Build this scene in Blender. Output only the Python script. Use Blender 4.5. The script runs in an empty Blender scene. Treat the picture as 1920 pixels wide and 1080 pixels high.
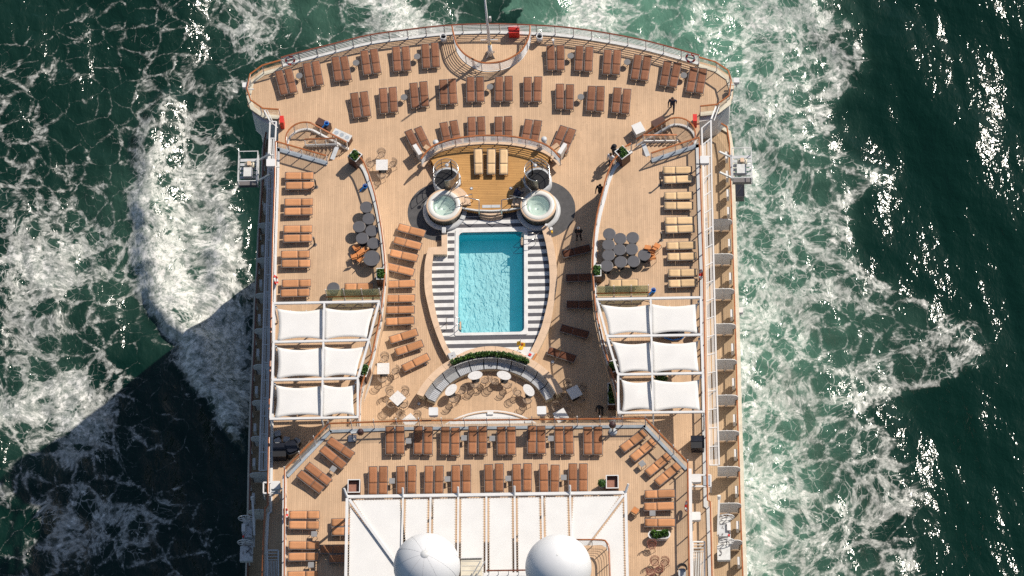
import bpy, bmesh, math, random
import numpy as np
from mathutils import Vector, Matrix
from mathutils.geometry import tessellate_polygon
random.seed(7)
R = math.radians
S = bpy.context.scene
C = S.collection

# ------------------------------------------------------------------ camera
TILT, SIDE, FPX, DIST = R(26.0), R(2.2), 7000.0, 254.5
_d = Vector((math.sin(SIDE), -math.sin(TILT), math.cos(TILT))).normalized()
CAM = _d * DIST
FWD = -_d
RIGHT = FWD.cross(Vector((0, 1, 0))).normalized()
UP = RIGHT.cross(FWD).normalized()
cd = bpy.data.cameras.new('camera')
cd.sensor_width = 36.0
cd.lens = FPX / 1920 * 36.0
cd.clip_start = 1.0
cd.clip_end = 12000.0
cam = bpy.data.objects.new('camera', cd)
C.objects.link(cam)
cam.matrix_world = Matrix((
    (RIGHT.x, UP.x, -FWD.x, CAM.x), (RIGHT.y, UP.y, -FWD.y, CAM.y),
    (RIGHT.z, UP.z, -FWD.z, CAM.z), (0, 0, 0, 1)))
S.camera = cam

# ------------------------------------------------------------------ sky, sun, exposure
SUN_EL, SUN_AZ = R(44), R(42)            # azimuth measured from +x towards +y
w = bpy.data.worlds.new('World'); S.world = w; w.use_nodes = True
nt = w.node_tree
sky = nt.nodes.new('ShaderNodeTexSky'); sky.sky_type = 'NISHITA'
sky.sun_disc = False
sky.sun_elevation = SUN_EL
sky.sun_rotation = math.pi / 2 - SUN_AZ
sky.air_density = 1.0; sky.dust_density = 1.0; sky.ozone_density = 1.0
bg = nt.nodes['Background']; bg.inputs['Strength'].default_value = 0.082
nt.links.new(sky.outputs[0], bg.inputs['Color'])
sl = bpy.data.lights.new('sun', 'SUN'); sl.energy = 4.6; sl.angle = R(0.55); sl.color = (1.0, 0.925, 0.82)
so = bpy.data.objects.new('sun', sl); C.objects.link(so)
to_sun = Vector((math.cos(SUN_AZ) * math.cos(SUN_EL), math.sin(SUN_AZ) * math.cos(SUN_EL), math.sin(SUN_EL)))
so.rotation_euler = to_sun.to_track_quat('Z', 'Y').to_euler()
so.location = to_sun * 200
S.view_settings.view_transform = 'Standard'
S.view_settings.look = 'None'
S.view_settings.exposure = 0.16
S.view_settings.gamma = 1.0
S.view_settings.use_curve_mapping = False
S.render.engine = 'CYCLES'
S.cycles.max_bounces = 6
S.cycles.diffuse_bounces = 2
S.cycles.glossy_bounces = 3
S.cycles.transparent_max_bounces = 10
S.cycles.caustics_reflective = False
S.cycles.caustics_refractive = False
S.cycles.use_denoising = False

# ------------------------------------------------------------------ levels (metres above the pool deck)
Z0, ZW, ZF, ZP, SEA = 0.0, 2.9, 5.8, -2.9, -26.0

def P(u, v, z=0.0):
    """A point read off the photograph, at the height of the deck (or thing) it belongs to -> metres."""
    r = RIGHT * ((u - 960.0) / FPX) + UP * ((540.0 - v) / FPX) + FWD
    t = (z - CAM.z) / r.z
    return CAM + r * t

def PX(pts, z):
    return [P(u, v, z) for u, v in pts]

# ------------------------------------------------------------------ mesh builder
class MB:
    def __init__(s):
        s.v = []; s.f = []; s.m = []; s.mi = 0
    def add(s, vs, fs):
        o = len(s.v)
        s.v += [tuple(p) for p in vs]
        s.f += [tuple(i + o for i in f) for f in fs]
        s.m += [s.mi] * len(fs)
        return s
    def obox(s, c, ax, ay, az):
        c = Vector(c); ax = Vector(ax); ay = Vector(ay); az = Vector(az)
        vs = [c + ax * i + ay * j + az * k for k in (-1, 1) for j in (-1, 1) for i in (-1, 1)]
        return s.add(vs, [(0, 2, 3, 1), (4, 5, 7, 6), (0, 1, 5, 4), (2, 6, 7, 3), (0, 4, 6, 2), (1, 3, 7, 5)])
    def box(s, x0, x1, y0, y1, z0, z1):
        return s.obox(((x0 + x1) / 2, (y0 + y1) / 2, (z0 + z1) / 2), ((x1 - x0) / 2, 0, 0), (0, (y1 - y0) / 2, 0), (0, 0, (z1 - z0) / 2))
    def rbox(s, x0, x1, y0, y1, z0, z1, r, n=3):
        pts = []
        for cx, cy, a0 in ((x1 - r, y1 - r, 0), (x0 + r, y1 - r, 90), (x0 + r, y0 + r, 180), (x1 - r, y0 + r, 270)):
            for k in range(n + 1):
                a = R(a0 + 90 * k / n); pts.append((cx + r * math.cos(a), cy + r * math.sin(a)))
        return s.prism(pts, z0, z1)
    def bar(s, p0, p1, w, h=None, up=(0, 0, 1)):
        h = w if h is None else h
        p0 = Vector(p0); p1 = Vector(p1); d = p1 - p0; L = d.length
        if L < 1e-6: return s
        d /= L; up = Vector(up)
        if abs(d.dot(up)) > 0.98: up = Vector((0, 1, 0)) if abs(d.y) < 0.9 else Vector((1, 0, 0))
        sd = d.cross(up).normalized(); u2 = sd.cross(d)
        return s.obox((p0 + p1) / 2, d * L / 2, sd * w / 2, u2 * h / 2)
    def cyl(s, p0, p1, r0, r1=None, n=10, caps=True):
        r1 = r0 if r1 is None else r1
        p0 = Vector(p0); p1 = Vector(p1); d = (p1 - p0).normalized()
        a = d.cross(Vector((0, 0, 1)) if abs(d.z) < 0.95 else Vector((1, 0, 0))).normalized(); b = d.cross(a)
        vs = []
        for p, r in ((p0, r0), (p1, r1)):
            for k in range(n):
                t = 2 * math.pi * k / n
                vs.append(p + a * math.cos(t) * r + b * math.sin(t) * r)
        fs = [(k, (k + 1) % n, n + (k + 1) % n, n + k) for k in range(n)]
        if caps: fs += [tuple(range(n))[::-1], tuple(range(n, 2 * n))]
        return s.add(vs, fs)
    def tube(s, pts, r, n=6, closed=False):
        pts = [Vector(p) for p in pts]
        prof = [(r * math.cos(2 * math.pi * k / n), r * math.sin(2 * math.pi * k / n)) for k in range(n)]
        return s.sweep(pts, prof, closed)
    def sweep(s, pts, prof, closed=False, up=(0, 0, 1)):
        """profile (side, up) swept along pts; side is to the right of travel"""
        pts = [Vector(p) for p in pts]; N = len(pts); n = len(prof); vs = []; fs = []
        for i, p in enumerate(pts):
            if closed: a = pts[i - 1]; b = pts[(i + 1) % N]
            else: a = pts[max(i - 1, 0)]; b = pts[min(i + 1, N - 1)]
            d = (b - a)
            d = d.normalized() if d.length > 1e-9 else Vector((1, 0, 0))
            U = Vector(up)
            if abs(d.dot(U)) > 0.97: U = Vector((0, 1, 0))
            sd = d.cross(U).normalized(); u2 = sd.cross(d).normalized()
            k = 1.0
            if 0 < i < N - 1 or closed:
                d1 = (p - a); d2 = (b - p)
                if d1.length > 1e-9 and d2.length > 1e-9:
                    c = max(0.35, math.sqrt(max(0, (1 + d1.normalized().dot(d2.normalized())) / 2))); k = 1 / c
            for q in prof: vs.append(p + sd * q[0] * k + u2 * q[1])
        M = N if closed else N - 1
        for i in range(M):
            j = (i + 1) % N
            for k in range(n):
                fs.append((i * n + k, i * n + (k + 1) % n, j * n + (k + 1) % n, j * n + k))
        if not closed:
            fs.append(tuple(range(n))[::-1]); fs.append(tuple((N - 1) * n + k for k in range(n)))
        return s.add(vs, fs)
    def strip(s, inner, outer, z0, z1):
        """solid band between two matching polylines"""
        n = len(inner); vs = []
        for a, b in zip(inner, outer):
            vs += [(a[0], a[1], z0), (b[0], b[1], z0), (b[0], b[1], z1), (a[0], a[1], z1)]
        fs = []
        for i in range(n - 1):
            o = i * 4; q = o + 4
            fs += [(o, o + 1, q + 1, q), (o + 1, o + 2, q + 2, q + 1), (o + 2, o + 3, q + 3, q + 2), (o + 3, o, q, q + 3)]
        fs += [(3, 2, 1, 0), tuple((n - 1) * 4 + k for k in range(4))]
        return s.add(vs, fs)
    def prism(s, poly, z0, z1, holes=(), walls=True, bottom=True):
        loops = [[Vector((p[0], p[1], 0)) for p in poly]] + [[Vector((p[0], p[1], 0)) for p in h] for h in holes]
        tris = tessellate_polygon(loops)
        flat = [p for l in loops for p in l]; n = len(flat)
        vs = [(p.x, p.y, z1) for p in flat]; fs = []
        for t in tris:
            a, b, c = (flat[i] for i in t)
            up = (b.x - a.x) * (c.y - a.y) - (b.y - a.y) * (c.x - a.x)
            fs.append(tuple(t) if up > 0 else tuple(t)[::-1])
        if walls:
            vs += [(p.x, p.y, z0) for p in flat]
            if bottom: fs += [tuple(i + n for i in f)[::-1] for f in list(fs)]
            o = 0
            for li, l in enumerate(loops):
                m = len(l)
                ar = sum(l[i].x * l[(i + 1) % m].y - l[(i + 1) % m].x * l[i].y for i in range(m))
                for i in range(m):
                    a = o + i; b = o + (i + 1) % m
                    q = (a, b, b + n, a + n)
                    fs.append(q[::-1] if (ar > 0) == (li == 0) else q)
                o += m
        return s.add(vs, fs)
    def lathe(s, prof, c, n=24, a0=0.0, a1=2 * math.pi):
        c = Vector(c); full = abs(a1 - a0 - 2 * math.pi) < 1e-6; N = n if full else n + 1; m = len(prof); vs = []
        for i in range(N):
            t = a0 + (a1 - a0) * i / n
            for r, z in prof: vs.append((c.x + r * math.cos(t), c.y + r * math.sin(t), c.z + z))
        fs = []
        for i in range(n):
            j = (i + 1) % N
            for k in range(m - 1): fs.append((i * m + k, j * m + k, j * m + k + 1, i * m + k + 1))
        return s.add(vs, fs)
    def grid(s, fn, nu, nv, thick=0.0):
        """sheet fn(u,v)->point, u,v in 0..1; optional thickness downwards"""
        vs = [fn(i / nu, j / nv) for j in range(nv + 1) for i in range(nu + 1)]
        W_ = nu + 1
        fs = [(j * W_ + i, j * W_ + i + 1, (j + 1) * W_ + i + 1, (j + 1) * W_ + i) for j in range(nv) for i in range(nu)]
        if thick:
            o = len(vs)
            vs += [Vector(p) - Vector((0, 0, thick)) for p in list(vs)]
            fs += [tuple(k + o for k in f)[::-1] for f in list(fs)]
            for i in range(nu):
                fs += [(i + 1, i, o + i, o + i + 1), (nv * W_ + i, nv * W_ + i + 1, o + nv * W_ + i + 1, o + nv * W_ + i)]
            for j in range(nv):
                fs += [(j * W_, (j + 1) * W_, o + (j + 1) * W_, o + j * W_), ((j + 1) * W_ + nu, j * W_ + nu, o + j * W_ + nu, o + (j + 1) * W_ + nu)]
        return s.add(vs, fs)
    def ball(s, c, rx, ry=None, rz=None, nu=12, nv=8):
        ry = rx if ry is None else ry; rz = rx if rz is None else rz
        c = Vector(c); vs = [c + Vector((0, 0, -rz))]
        for j in range(1, nv):
            t = -math.pi / 2 + math.pi * j / nv
            for i in range(nu):
                a = 2 * math.pi * i / nu
                vs.append(c + Vector((rx * math.cos(t) * math.cos(a), ry * math.cos(t) * math.sin(a), rz * math.sin(t))))
        vs.append(c + Vector((0, 0, rz))); top = len(vs) - 1
        fs = [(0, 1 + (i + 1) % nu, 1 + i) for i in range(nu)]
        for j in range(nv - 2):
            o = 1 + j * nu
            fs += [(o + i, o + (i + 1) % nu, o + nu + (i + 1) % nu, o + nu + i) for i in range(nu)]
        o = 1 + (nv - 2) * nu
        fs += [(o + i, o + (i + 1) % nu, top) for i in range(nu)]
        return s.add(vs, fs)
    def mesh(s, name, mats, smooth=False):
        me = bpy.data.meshes.new(name)
        me.from_pydata(s.v, [], s.f)
        if not isinstance(mats, (list, tuple)): mats = [mats]
        for m in mats: me.materials.append(m)
        me.polygons.foreach_set('material_index', s.m)
        if smooth: me.polygons.foreach_set('use_smooth', [True] * len(s.f))
        me.update()
        return me
    def build(s, name, mats, parent=None, smooth=False):
        return link(name, s.mesh(name, mats, smooth), parent)

def link(name, data, parent=None, loc=None, rz=0.0):
    o = bpy.data.objects.new(name, data); C.objects.link(o)
    if parent: o.parent = parent
    if loc is not None: o.location = loc
    if rz: o.rotation_euler = (0, 0, rz)
    return o

def tag(o, label=None, cat=None, group=None, kind=None):
    if label: o['label'] = label
    if cat: o['category'] = cat
    if group: o['group'] = group
    if kind: o['kind'] = kind
    return o

def empty(name, loc=(0, 0, 0), rz=0.0, label=None, cat=None, group=None):
    o = bpy.data.objects.new(name, None); C.objects.link(o)
    o.empty_display_size = 0.2
    o.location = loc; o.rotation_euler = (0, 0, rz)
    return tag(o, label, cat, group)

def place(name, parts, loc, rz, label, cat, group=None):
    """a thing whose parts share mesh data with its alikes"""
    e = empty(name, loc, rz, label, cat, group)
    for nm, me in parts:
        if isinstance(me, tuple):
            q = link(nm, me[0], e)
            for sn, sm in me[1]: link(sn, sm, q)
        else: link(nm, me, e)
    return e

def smooth_path(pts, n=6):
    pts = [Vector(p) for p in pts]; out = []
    for i in range(len(pts) - 1):
        p0 = pts[max(i - 1, 0)]; p1 = pts[i]; p2 = pts[i + 1]; p3 = pts[min(i + 2, len(pts) - 1)]
        for k in range(n):
            t = k / n
            out.append(0.5 * ((2 * p1) + (p2 - p0) * t + (2 * p0 - 5 * p1 + 4 * p2 - p3) * t * t + (3 * p1 - p0 - 3 * p2 + p3) * t ** 3))
    out.append(pts[-1])
    return out

def resample(pts, gap):
    pts = [Vector(p) for p in pts]
    L = [0.0]
    for a, b in zip(pts, pts[1:]): L.append(L[-1] + (b - a).length)
    n = max(1, round(L[-1] / gap)); out = []; i = 0
    for k in range(n + 1):
        t = L[-1] * k / n
        while i < len(pts) - 2 and L[i + 1] < t: i += 1
        q = (t - L[i]) / max(1e-9, L[i + 1] - L[i])
        p = pts[i].lerp(pts[i + 1], min(1, q))
        out.append((p, (pts[i + 1] - pts[i]).normalized()))
    return out

def offset(pts, d):
    """parallel path, d to the right of travel, in plan"""
    pts = [Vector(p) for p in pts]; out = []
    for i, p in enumerate(pts):
        a = pts[max(i - 1, 0)]; b = pts[min(i + 1, len(pts) - 1)]
        t = (b - a); t.z = 0; t.normalize()
        out.append(p + Vector((t.y, -t.x, 0)) * d)
    return out

def circ3(a, b, c):
    ax, ay, bx, by, cx, cy = a[0], a[1], b[0], b[1], c[0], c[1]
    d = 2 * (ax * (by - cy) + bx * (cy - ay) + cx * (ay - by))
    ux = ((ax * ax + ay * ay) * (by - cy) + (bx * bx + by * by) * (cy - ay) + (cx * cx + cy * cy) * (ay - by)) / d
    uy = ((ax * ax + ay * ay) * (cx - bx) + (bx * bx + by * by) * (ax - cx) + (cx * cx + cy * cy) * (bx - ax)) / d
    return Vector((ux, uy, 0)), math.hypot(ax - ux, ay - uy)

def ordn(i):
    return ['first', 'second', 'third', 'fourth', 'fifth', 'sixth', 'seventh', 'eighth', 'ninth', 'tenth', 'eleventh', 'twelfth', 'thirteenth', 'fourteenth'][i]

# ------------------------------------------------------------------ materials
MATS = {}
def mat(name, col, rough=0.5, metal=0.0, var=0.08, scale=3.0, bump=0.0, bscale=40.0, spec=0.5, coat=0.0):
    m = bpy.data.materials.new(name); m.use_nodes = True; n = m.node_tree; b = n.nodes['Principled BSDF']
    b.inputs['Roughness'].default_value = rough
    b.inputs['Metallic'].default_value = metal
    b.inputs['Specular IOR Level'].default_value = spec
    if coat: b.inputs['Coat Weight'].default_value = coat; b.inputs['Coat Roughness'].default_value = 0.15
    g = n.nodes.new('ShaderNodeNewGeometry')
    t = n.nodes.new('ShaderNodeTexNoise'); t.inputs['Scale'].default_value = scale; t.inputs['Detail'].default_value = 5
    n.links.new(g.outputs['Position'], t.inputs['Vector'])
    mr = n.nodes.new('ShaderNodeMapRange'); mr.inputs[1].default_value = 0.3; mr.inputs[2].default_value = 0.7
    mr.inputs[3].default_value = 1 - var; mr.inputs[4].default_value = 1 + var
    n.links.new(t.outputs['Fac'], mr.inputs[0])
    mx = n.nodes.new('ShaderNodeVectorMath'); mx.operation = 'SCALE'; mx.inputs[0].default_value = col[:3]
    n.links.new(mr.outputs[0], mx.inputs['Scale'])
    n.links.new(mx.outputs[0], b.inputs['Base Color'])
    if bump:
        t2 = n.nodes.new('ShaderNodeTexNoise'); t2.inputs['Scale'].default_value = bscale; t2.inputs['Detail'].default_value = 3
        n.links.new(g.outputs['Position'], t2.inputs['Vector'])
        bp = n.nodes.new('ShaderNodeBump'); bp.inputs['Strength'].default_value = bump; bp.inputs['Distance'].default_value = 0.02
        n.links.new(t2.outputs['Fac'], bp.inputs['Height']); n.links.new(bp.outputs[0], b.inputs['Normal'])
    MATS[name] = m
    return m

def teak(name, col, gap, axis='X', width=0.135, var=0.12, seam=0.10, stain=0.17):
    """deck boards: narrow dark caulk seams every `width` metres, boards of uneven tone, butt joints, weathering"""
    m = bpy.data.materials.new(name); m.use_nodes = True; n = m.node_tree; L = n.links; b = n.nodes['Principled BSDF']
    b.inputs['Roughness'].default_value = 0.62; b.inputs['Specular IOR Level'].default_value = 0.3
    g = n.nodes.new('ShaderNodeNewGeometry')
    sp = n.nodes.new('ShaderNodeSeparateXYZ'); L.new(g.outputs['Position'], sp.inputs[0])
    def math_(op, a, bb=None, c=None):
        q = n.nodes.new('ShaderNodeMath'); q.operation = op
        for i, x in enumerate((a, bb, c)):
            if x is None: continue
            if isinstance(x, (int, float)): q.inputs[i].default_value = x
            else: L.new(x, q.inputs[i])
        return q.outputs[0]
    ac, al = (sp.outputs[0], sp.outputs[1]) if axis == 'X' else (sp.outputs[1], sp.outputs[0])
    u = math_('DIVIDE', ac, width)
    fr = math_('FRACT', u); idx = math_('FLOOR', u)
    wn = n.nodes.new('ShaderNodeTexWhiteNoise'); wn.noise_dimensions = '1D'; L.new(idx, wn.inputs['W'])
    # butt joints: each board cut every 2.4 m at its own phase
    v = math_('ADD', math_('DIVIDE', al, 2.4), math_('MULTIPLY', wn.outputs['Value'], 7.3))
    bi = math_('FLOOR', v)
    wn2 = n.nodes.new('ShaderNodeTexWhiteNoise'); wn2.noise_dimensions = '2D'
    cb = n.nodes.new('ShaderNodeCombineXYZ'); L.new(idx, cb.inputs[0]); L.new(bi, cb.inputs[1]); L.new(cb.outputs[0], wn2.inputs['Vector'])
    seam_ = math_('LESS_THAN', fr, seam)
    butt = math_('LESS_THAN', math_('FRACT', v), 0.008)
    dark = math_('MAXIMUM', seam_, butt)
    ns = n.nodes.new('ShaderNodeTexNoise'); ns.inputs['Scale'].default_value = 0.35; ns.inputs['Detail'].default_value = 6; ns.inputs['Roughness'].default_value = 0.65
    L.new(g.outputs['Position'], ns.inputs['Vector'])
    st = n.nodes.new('ShaderNodeMapRange'); st.inputs[1].default_value = 0.3; st.inputs[2].default_value = 0.7
    st.inputs[3].default_value = 1 - stain; st.inputs[4].default_value = 1 + stain * 0.6; L.new(ns.outputs['Fac'], st.inputs[0])
    gr = n.nodes.new('ShaderNodeTexNoise'); gr.inputs['Scale'].default_value = 9; gr.inputs['Detail'].default_value = 4
    mp = n.nodes.new('ShaderNodeMapping'); mp.inputs['Scale'].default_value = (1, 0.12, 1) if axis == 'X' else (0.12, 1, 1)
    L.new(g.outputs['Position'], mp.inputs[0]); L.new(mp.outputs[0], gr.inputs['Vector'])
    tone = math_('MULTIPLY', math_('ADD', 1 - var / 2, math_('MULTIPLY', wn2.outputs['Value'], var)), st.outputs[0])
    wv = n.nodes.new('ShaderNodeTexNoise'); wv.inputs['Scale'].default_value = 1.1; wv.inputs['Detail'].default_value = 7; wv.inputs['Roughness'].default_value = 0.7; wv.inputs['Distortion'].default_value = 0.5
    L.new(g.outputs['Position'], wv.inputs['Vector'])
    ws = n.nodes.new('ShaderNodeMapRange'); ws.inputs[1].default_value = 0.56; ws.inputs[2].default_value = 0.70; ws.inputs[3].default_value = 1.0; ws.inputs[4].default_value = 0.86; L.new(wv.outputs['Fac'], ws.inputs[0])
    tone = math_('MULTIPLY', tone, ws.outputs[0])
    tone = math_('MULTIPLY', tone, math_('ADD', 0.93, math_('MULTIPLY', gr.outputs['Fac'], 0.14)))
    sc = n.nodes.new('ShaderNodeVectorMath'); sc.operation = 'SCALE'; sc.inputs[0].default_value = col
    L.new(tone, sc.inputs['Scale'])
    mx = n.nodes.new('ShaderNodeMix'); mx.data_type = 'RGBA'
    L.new(dark, mx.inputs[0]); L.new(sc.outputs[0], mx.inputs[6]); mx.inputs[7].default_value = (*gap, 1)
    L.new(mx.outputs[2], b.inputs['Base Color'])
    MATS[name] = m
    return m

def glass(name, tint, gloss=0.08, rough=0.03, body=0.0, bodycol=(0.5, 0.6, 0.5)):
    m = bpy.data.materials.new(name); m.use_nodes = True; n = m.node_tree; n.nodes.remove(n.nodes['Principled BSDF'])
    out = n.nodes['Material Output']
    t = n.nodes.new('ShaderNodeBsdfTransparent'); t.inputs[0].default_value = (*tint, 1)
    g = n.nodes.new('ShaderNodeBsdfGlossy'); g.inputs['Roughness'].default_value = rough; g.inputs[0].default_value = (1, 1, 1, 1)
    lw = n.nodes.new('ShaderNodeLayerWeight'); lw.inputs[0].default_value = 0.3
    ma = n.nodes.new('ShaderNodeMath'); ma.operation = 'MULTIPLY_ADD'; ma.inputs[1].default_value = 0.22; ma.inputs[2].default_value = gloss
    n.links.new(lw.outputs['Fresnel'], ma.inputs[0])
    mx = n.nodes.new('ShaderNodeMixShader'); n.links.new(ma.outputs[0], mx.inputs[0])
    if body:
        d = n.nodes.new('ShaderNodeBsdfDiffuse'); d.inputs[0].default_value = (*bodycol, 1)
        m2 = n.nodes.new('ShaderNodeMixShader'); m2.inputs[0].default_value = body
        n.links.new(t.outputs[0], m2.inputs[1]); n.links.new(d.outputs[0], m2.inputs[2]); n.links.new(m2.outputs[0], mx.inputs[1])
    else: n.links.new(t.outputs[0], mx.inputs[1])
    n.links.new(g.outputs[0], mx.inputs[2]); n.links.new(mx.outputs[0], out.inputs[0])
    MATS[name] = m
    return m

def sling(name, col, alpha=0.28):
    """woven sling cloth: lets some light through"""
    m = bpy.data.materials.new(name); m.use_nodes = True; n = m.node_tree; L = n.links; b = n.nodes['Principled BSDF']
    out = n.nodes['Material Output']
    b.inputs['Roughness'].default_value = 0.7; b.inputs['Specular IOR Level'].default_value = 0.2
    g = n.nodes.new('ShaderNodeNewGeometry'); oi = n.nodes.new('ShaderNodeObjectInfo')
    t = n.nodes.new('ShaderNodeTexNoise'); t.inputs['Scale'].default_value = 2.2; t.inputs['Detail'].default_value = 4
    L.new(g.outputs['Position'], t.inputs['Vector'])
    a = n.nodes.new('ShaderNodeMath'); a.operation = 'MULTIPLY_ADD'; a.inputs[1].default_value = 0.26; a.inputs[2].default_value = 0.70
    L.new(t.outputs['Fac'], a.inputs[0])
    a2 = n.nodes.new('ShaderNodeMath'); a2.operation = 'MULTIPLY_ADD'; a2.inputs[1].default_value = 0.34; L.new(oi.outputs['Random'], a2.inputs[0]); L.new(a.outputs[0], a2.inputs[2])
    sc = n.nodes.new('ShaderNodeVectorMath'); sc.operation = 'SCALE'; sc.inputs[0].default_value = col
    L.new(a2.outputs[0], sc.inputs['Scale']); L.new(sc.outputs[0], b.inputs['Base Color'])
    tr = n.nodes.new('ShaderNodeBsdfTransparent'); tr.inputs[0].default_value = (1, 0.93, 0.86, 1)
    mx = n.nodes.new('ShaderNodeMixShader'); mx.inputs[0].default_value = alpha
    L.new(b.outputs[0], mx.inputs[1]); L.new(tr.outputs[0], mx.inputs[2]); L.new(mx.outputs[0], out.inputs[0])
    MATS[name] = m
    return m

TEAK = teak('teak_main', (0.575, 0.388, 0.243), (0.40, 0.262, 0.16), seam=0.15)
TEAKP = teak('teak_platform', (0.50, 0.27, 0.09), (0.29, 0.14, 0.045), axis='Y', seam=0.16)
TEAKB = teak('teak_promenade', (0.48, 0.335, 0.205), (0.29, 0.195, 0.115), seam=0.16)
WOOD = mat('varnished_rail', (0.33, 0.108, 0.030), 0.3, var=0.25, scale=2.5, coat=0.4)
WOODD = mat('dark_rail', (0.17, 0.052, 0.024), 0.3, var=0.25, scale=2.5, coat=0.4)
BENCHW = mat('bench_wood', (0.62, 0.44, 0.30), 0.55, var=0.10, scale=2.0)
STEPW = mat('step_wood', (0.50, 0.33, 0.20), 0.55, var=0.15, scale=5)
WHITE = mat('white_paint', (0.68, 0.67, 0.655), 0.4, var=0.05, scale=1.5)
WHITE2 = mat('weathered_white', (0.58, 0.58, 0.565), 0.5, var=0.12, scale=4)
CREAM = mat('cream_paint', (0.62, 0.56, 0.44), 0.5, var=0.12, scale=2)
LGREY = mat('light_grey', (0.48, 0.49, 0.50), 0.5, var=0.10)
BLUEG = mat('grey_gutter', (0.34, 0.38, 0.42), 0.5, var=0.15, scale=2)
GREY = mat('table_grey', (0.078, 0.077, 0.086), 0.6, var=0.08)
MGREY = mat('frame_grey', (0.17, 0.155, 0.15), 0.45, metal=0.3)
BLACK = mat('black', (0.012, 0.012, 0.014), 0.45)
DARKN = mat('dark_navy_box', (0.012, 0.014, 0.022), 0.3, var=0.2)
BROWN = mat('planter_brown', (0.075, 0.030, 0.020), 0.5, var=0.2)
BROWNI = mat('planter_lining', (0.30, 0.135, 0.09), 0.7, var=0.15, scale=6)
RED = mat('red', (0.62, 0.025, 0.018), 0.45, var=0.12)
ORANGE = mat('orange_plastic', (0.56, 0.21, 0.06), 0.5, var=0.1)
YELLOW = mat('yellow', (0.85, 0.50, 0.02), 0.5, var=0.1)
BLUE = mat('blue_plastic', (0.02, 0.22, 0.66), 0.35, var=0.15)
STEEL = mat('steel', (0.62, 0.60, 0.57), 0.25, metal=1.0, var=0.1)
BRONZE = mat('bronze_panel', (0.30, 0.25, 0.19), 0.28, metal=0.7, var=0.25, scale=1.5)
WICKER = mat('wire_taupe', (0.30, 0.22, 0.16), 0.6, var=0.15)
WICKERR = mat('wire_rust', (0.25, 0.085, 0.055), 0.6, var=0.2)
DTILE = mat('dark_tile', (0.080, 0.078, 0.090), 0.7, var=0.12, scale=6)
WTILE = mat('white_tile', (0.67, 0.66, 0.645), 0.55, var=0.10, scale=2.5)
RUBBER = mat('dark_floor', (0.068, 0.066, 0.068), 0.75, var=0.18, scale=3)
SHELL = mat('tub_shell', (0.66, 0.645, 0.60), 0.3, var=0.03)
TUBSIDE = mat('tub_side', (0.10, 0.10, 0.08), 0.35, var=0.3, scale=3)
FABRIC = mat('white_canvas', (0.70, 0.685, 0.66), 0.85, var=0.04, scale=0.8, bump=0.06, bscale=5)
DOMEW = mat('radome_white', (0.70, 0.70, 0.70), 0.45, var=0.02)
SEAMM = mat('radome_seam', (0.50, 0.49, 0.48), 0.6)
MARBLE = mat('table_white', (0.66, 0.645, 0.63), 0.35, var=0.12, scale=14)
CUSH = mat('grey_cushion', (0.30, 0.305, 0.31), 0.85, var=0.12, scale=5)
SLATG = mat('slat_grey', (0.42, 0.43, 0.45), 0.6, var=0.10, scale=4)
SOIL = mat('soil', (0.02, 0.016, 0.01), 0.95)
LEAF = mat('leaf_green', (0.030, 0.085, 0.016), 0.55, var=0.5, scale=9)
LEAF2 = mat('leaf_bright', (0.075, 0.17, 0.02), 0.55, var=0.5, scale=9)
HULLM = mat('hull_white', (0.70, 0.69, 0.67), 0.45, var=0.08, scale=0.4)
SKIN = mat('skin', (0.45, 0.26, 0.19), 0.55, var=0.05)
CLOTHK = mat('cloth_black', (0.014, 0.014, 0.018), 0.9, var=0.3, scale=8)
CLOTHN = mat('cloth_navy', (0.016, 0.024, 0.055), 0.9, var=0.3, scale=8)
CLOTHW = mat('cloth_white', (0.62, 0.63, 0.66), 0.9, var=0.1, scale=8)
HAIRG = mat('hair_grey', (0.55, 0.53, 0.50), 0.8, var=0.2, scale=30)
HAIRD = mat('hair_dark', (0.03, 0.02, 0.015), 0.7, var=0.2, scale=30)
GLASSR = glass('rail_glass', (0.985, 0.99, 0.985), 0.005)
GLASSG = glass('screen_glass', (0.86, 0.93, 0.83), 0.05, 0.06, body=0.36, bodycol=(0.52, 0.58, 0.42))
GLASSS = glass('stair_glass', (0.985, 0.985, 0.985), 0.015, 0.04, body=0.05, bodycol=(0.7, 0.7, 0.72))
SL_BROWN = sling('sling_brown', (0.275, 0.122, 0.070), 0.24)
SL_CARAMEL = sling('sling_caramel', (0.37, 0.160, 0.078), 0.24)
SL_TAN = sling('sling_tan', (0.56, 0.265, 0.125), 0.14)
SL_BEIGE = sling('sling_beige', (0.72, 0.495, 0.275), 0.12)
SL_SHADED = sling('sling_shaded', (0.15, 0.058, 0.032), 0.10)  # darkened sling for the loungers below the wing: shade put into the colour
# ================================================================== SEA
def vnoise(x, y, seed):
    rs = np.random.RandomState(seed); n = 256; lat = rs.rand(n, n)
    xi = np.floor(x).astype(int); yi = np.floor(y).astype(int); fx = x - xi; fy = y - yi
    fx = fx * fx * (3 - 2 * fx); fy = fy * fy * (3 - 2 * fy)
    a = lat[xi % n, yi % n]; b = lat[(xi + 1) % n, yi % n]; c = lat[xi % n, (yi + 1) % n]; d = lat[(xi + 1) % n, (yi + 1) % n]
    return (a * (1 - fx) + b * fx) * (1 - fy) + (c * (1 - fx) + d * fx) * fy

def fbm(x, y, seed, octv=4):
    s = 0; a = 1.0; t = 0
    for k in range(octv):
        s = s + a * vnoise(x * 2 ** k + 13.7 * k, y * 2 ** k - 7.1 * k, seed + k); t += a; a *= 0.5
    return s / t

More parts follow.
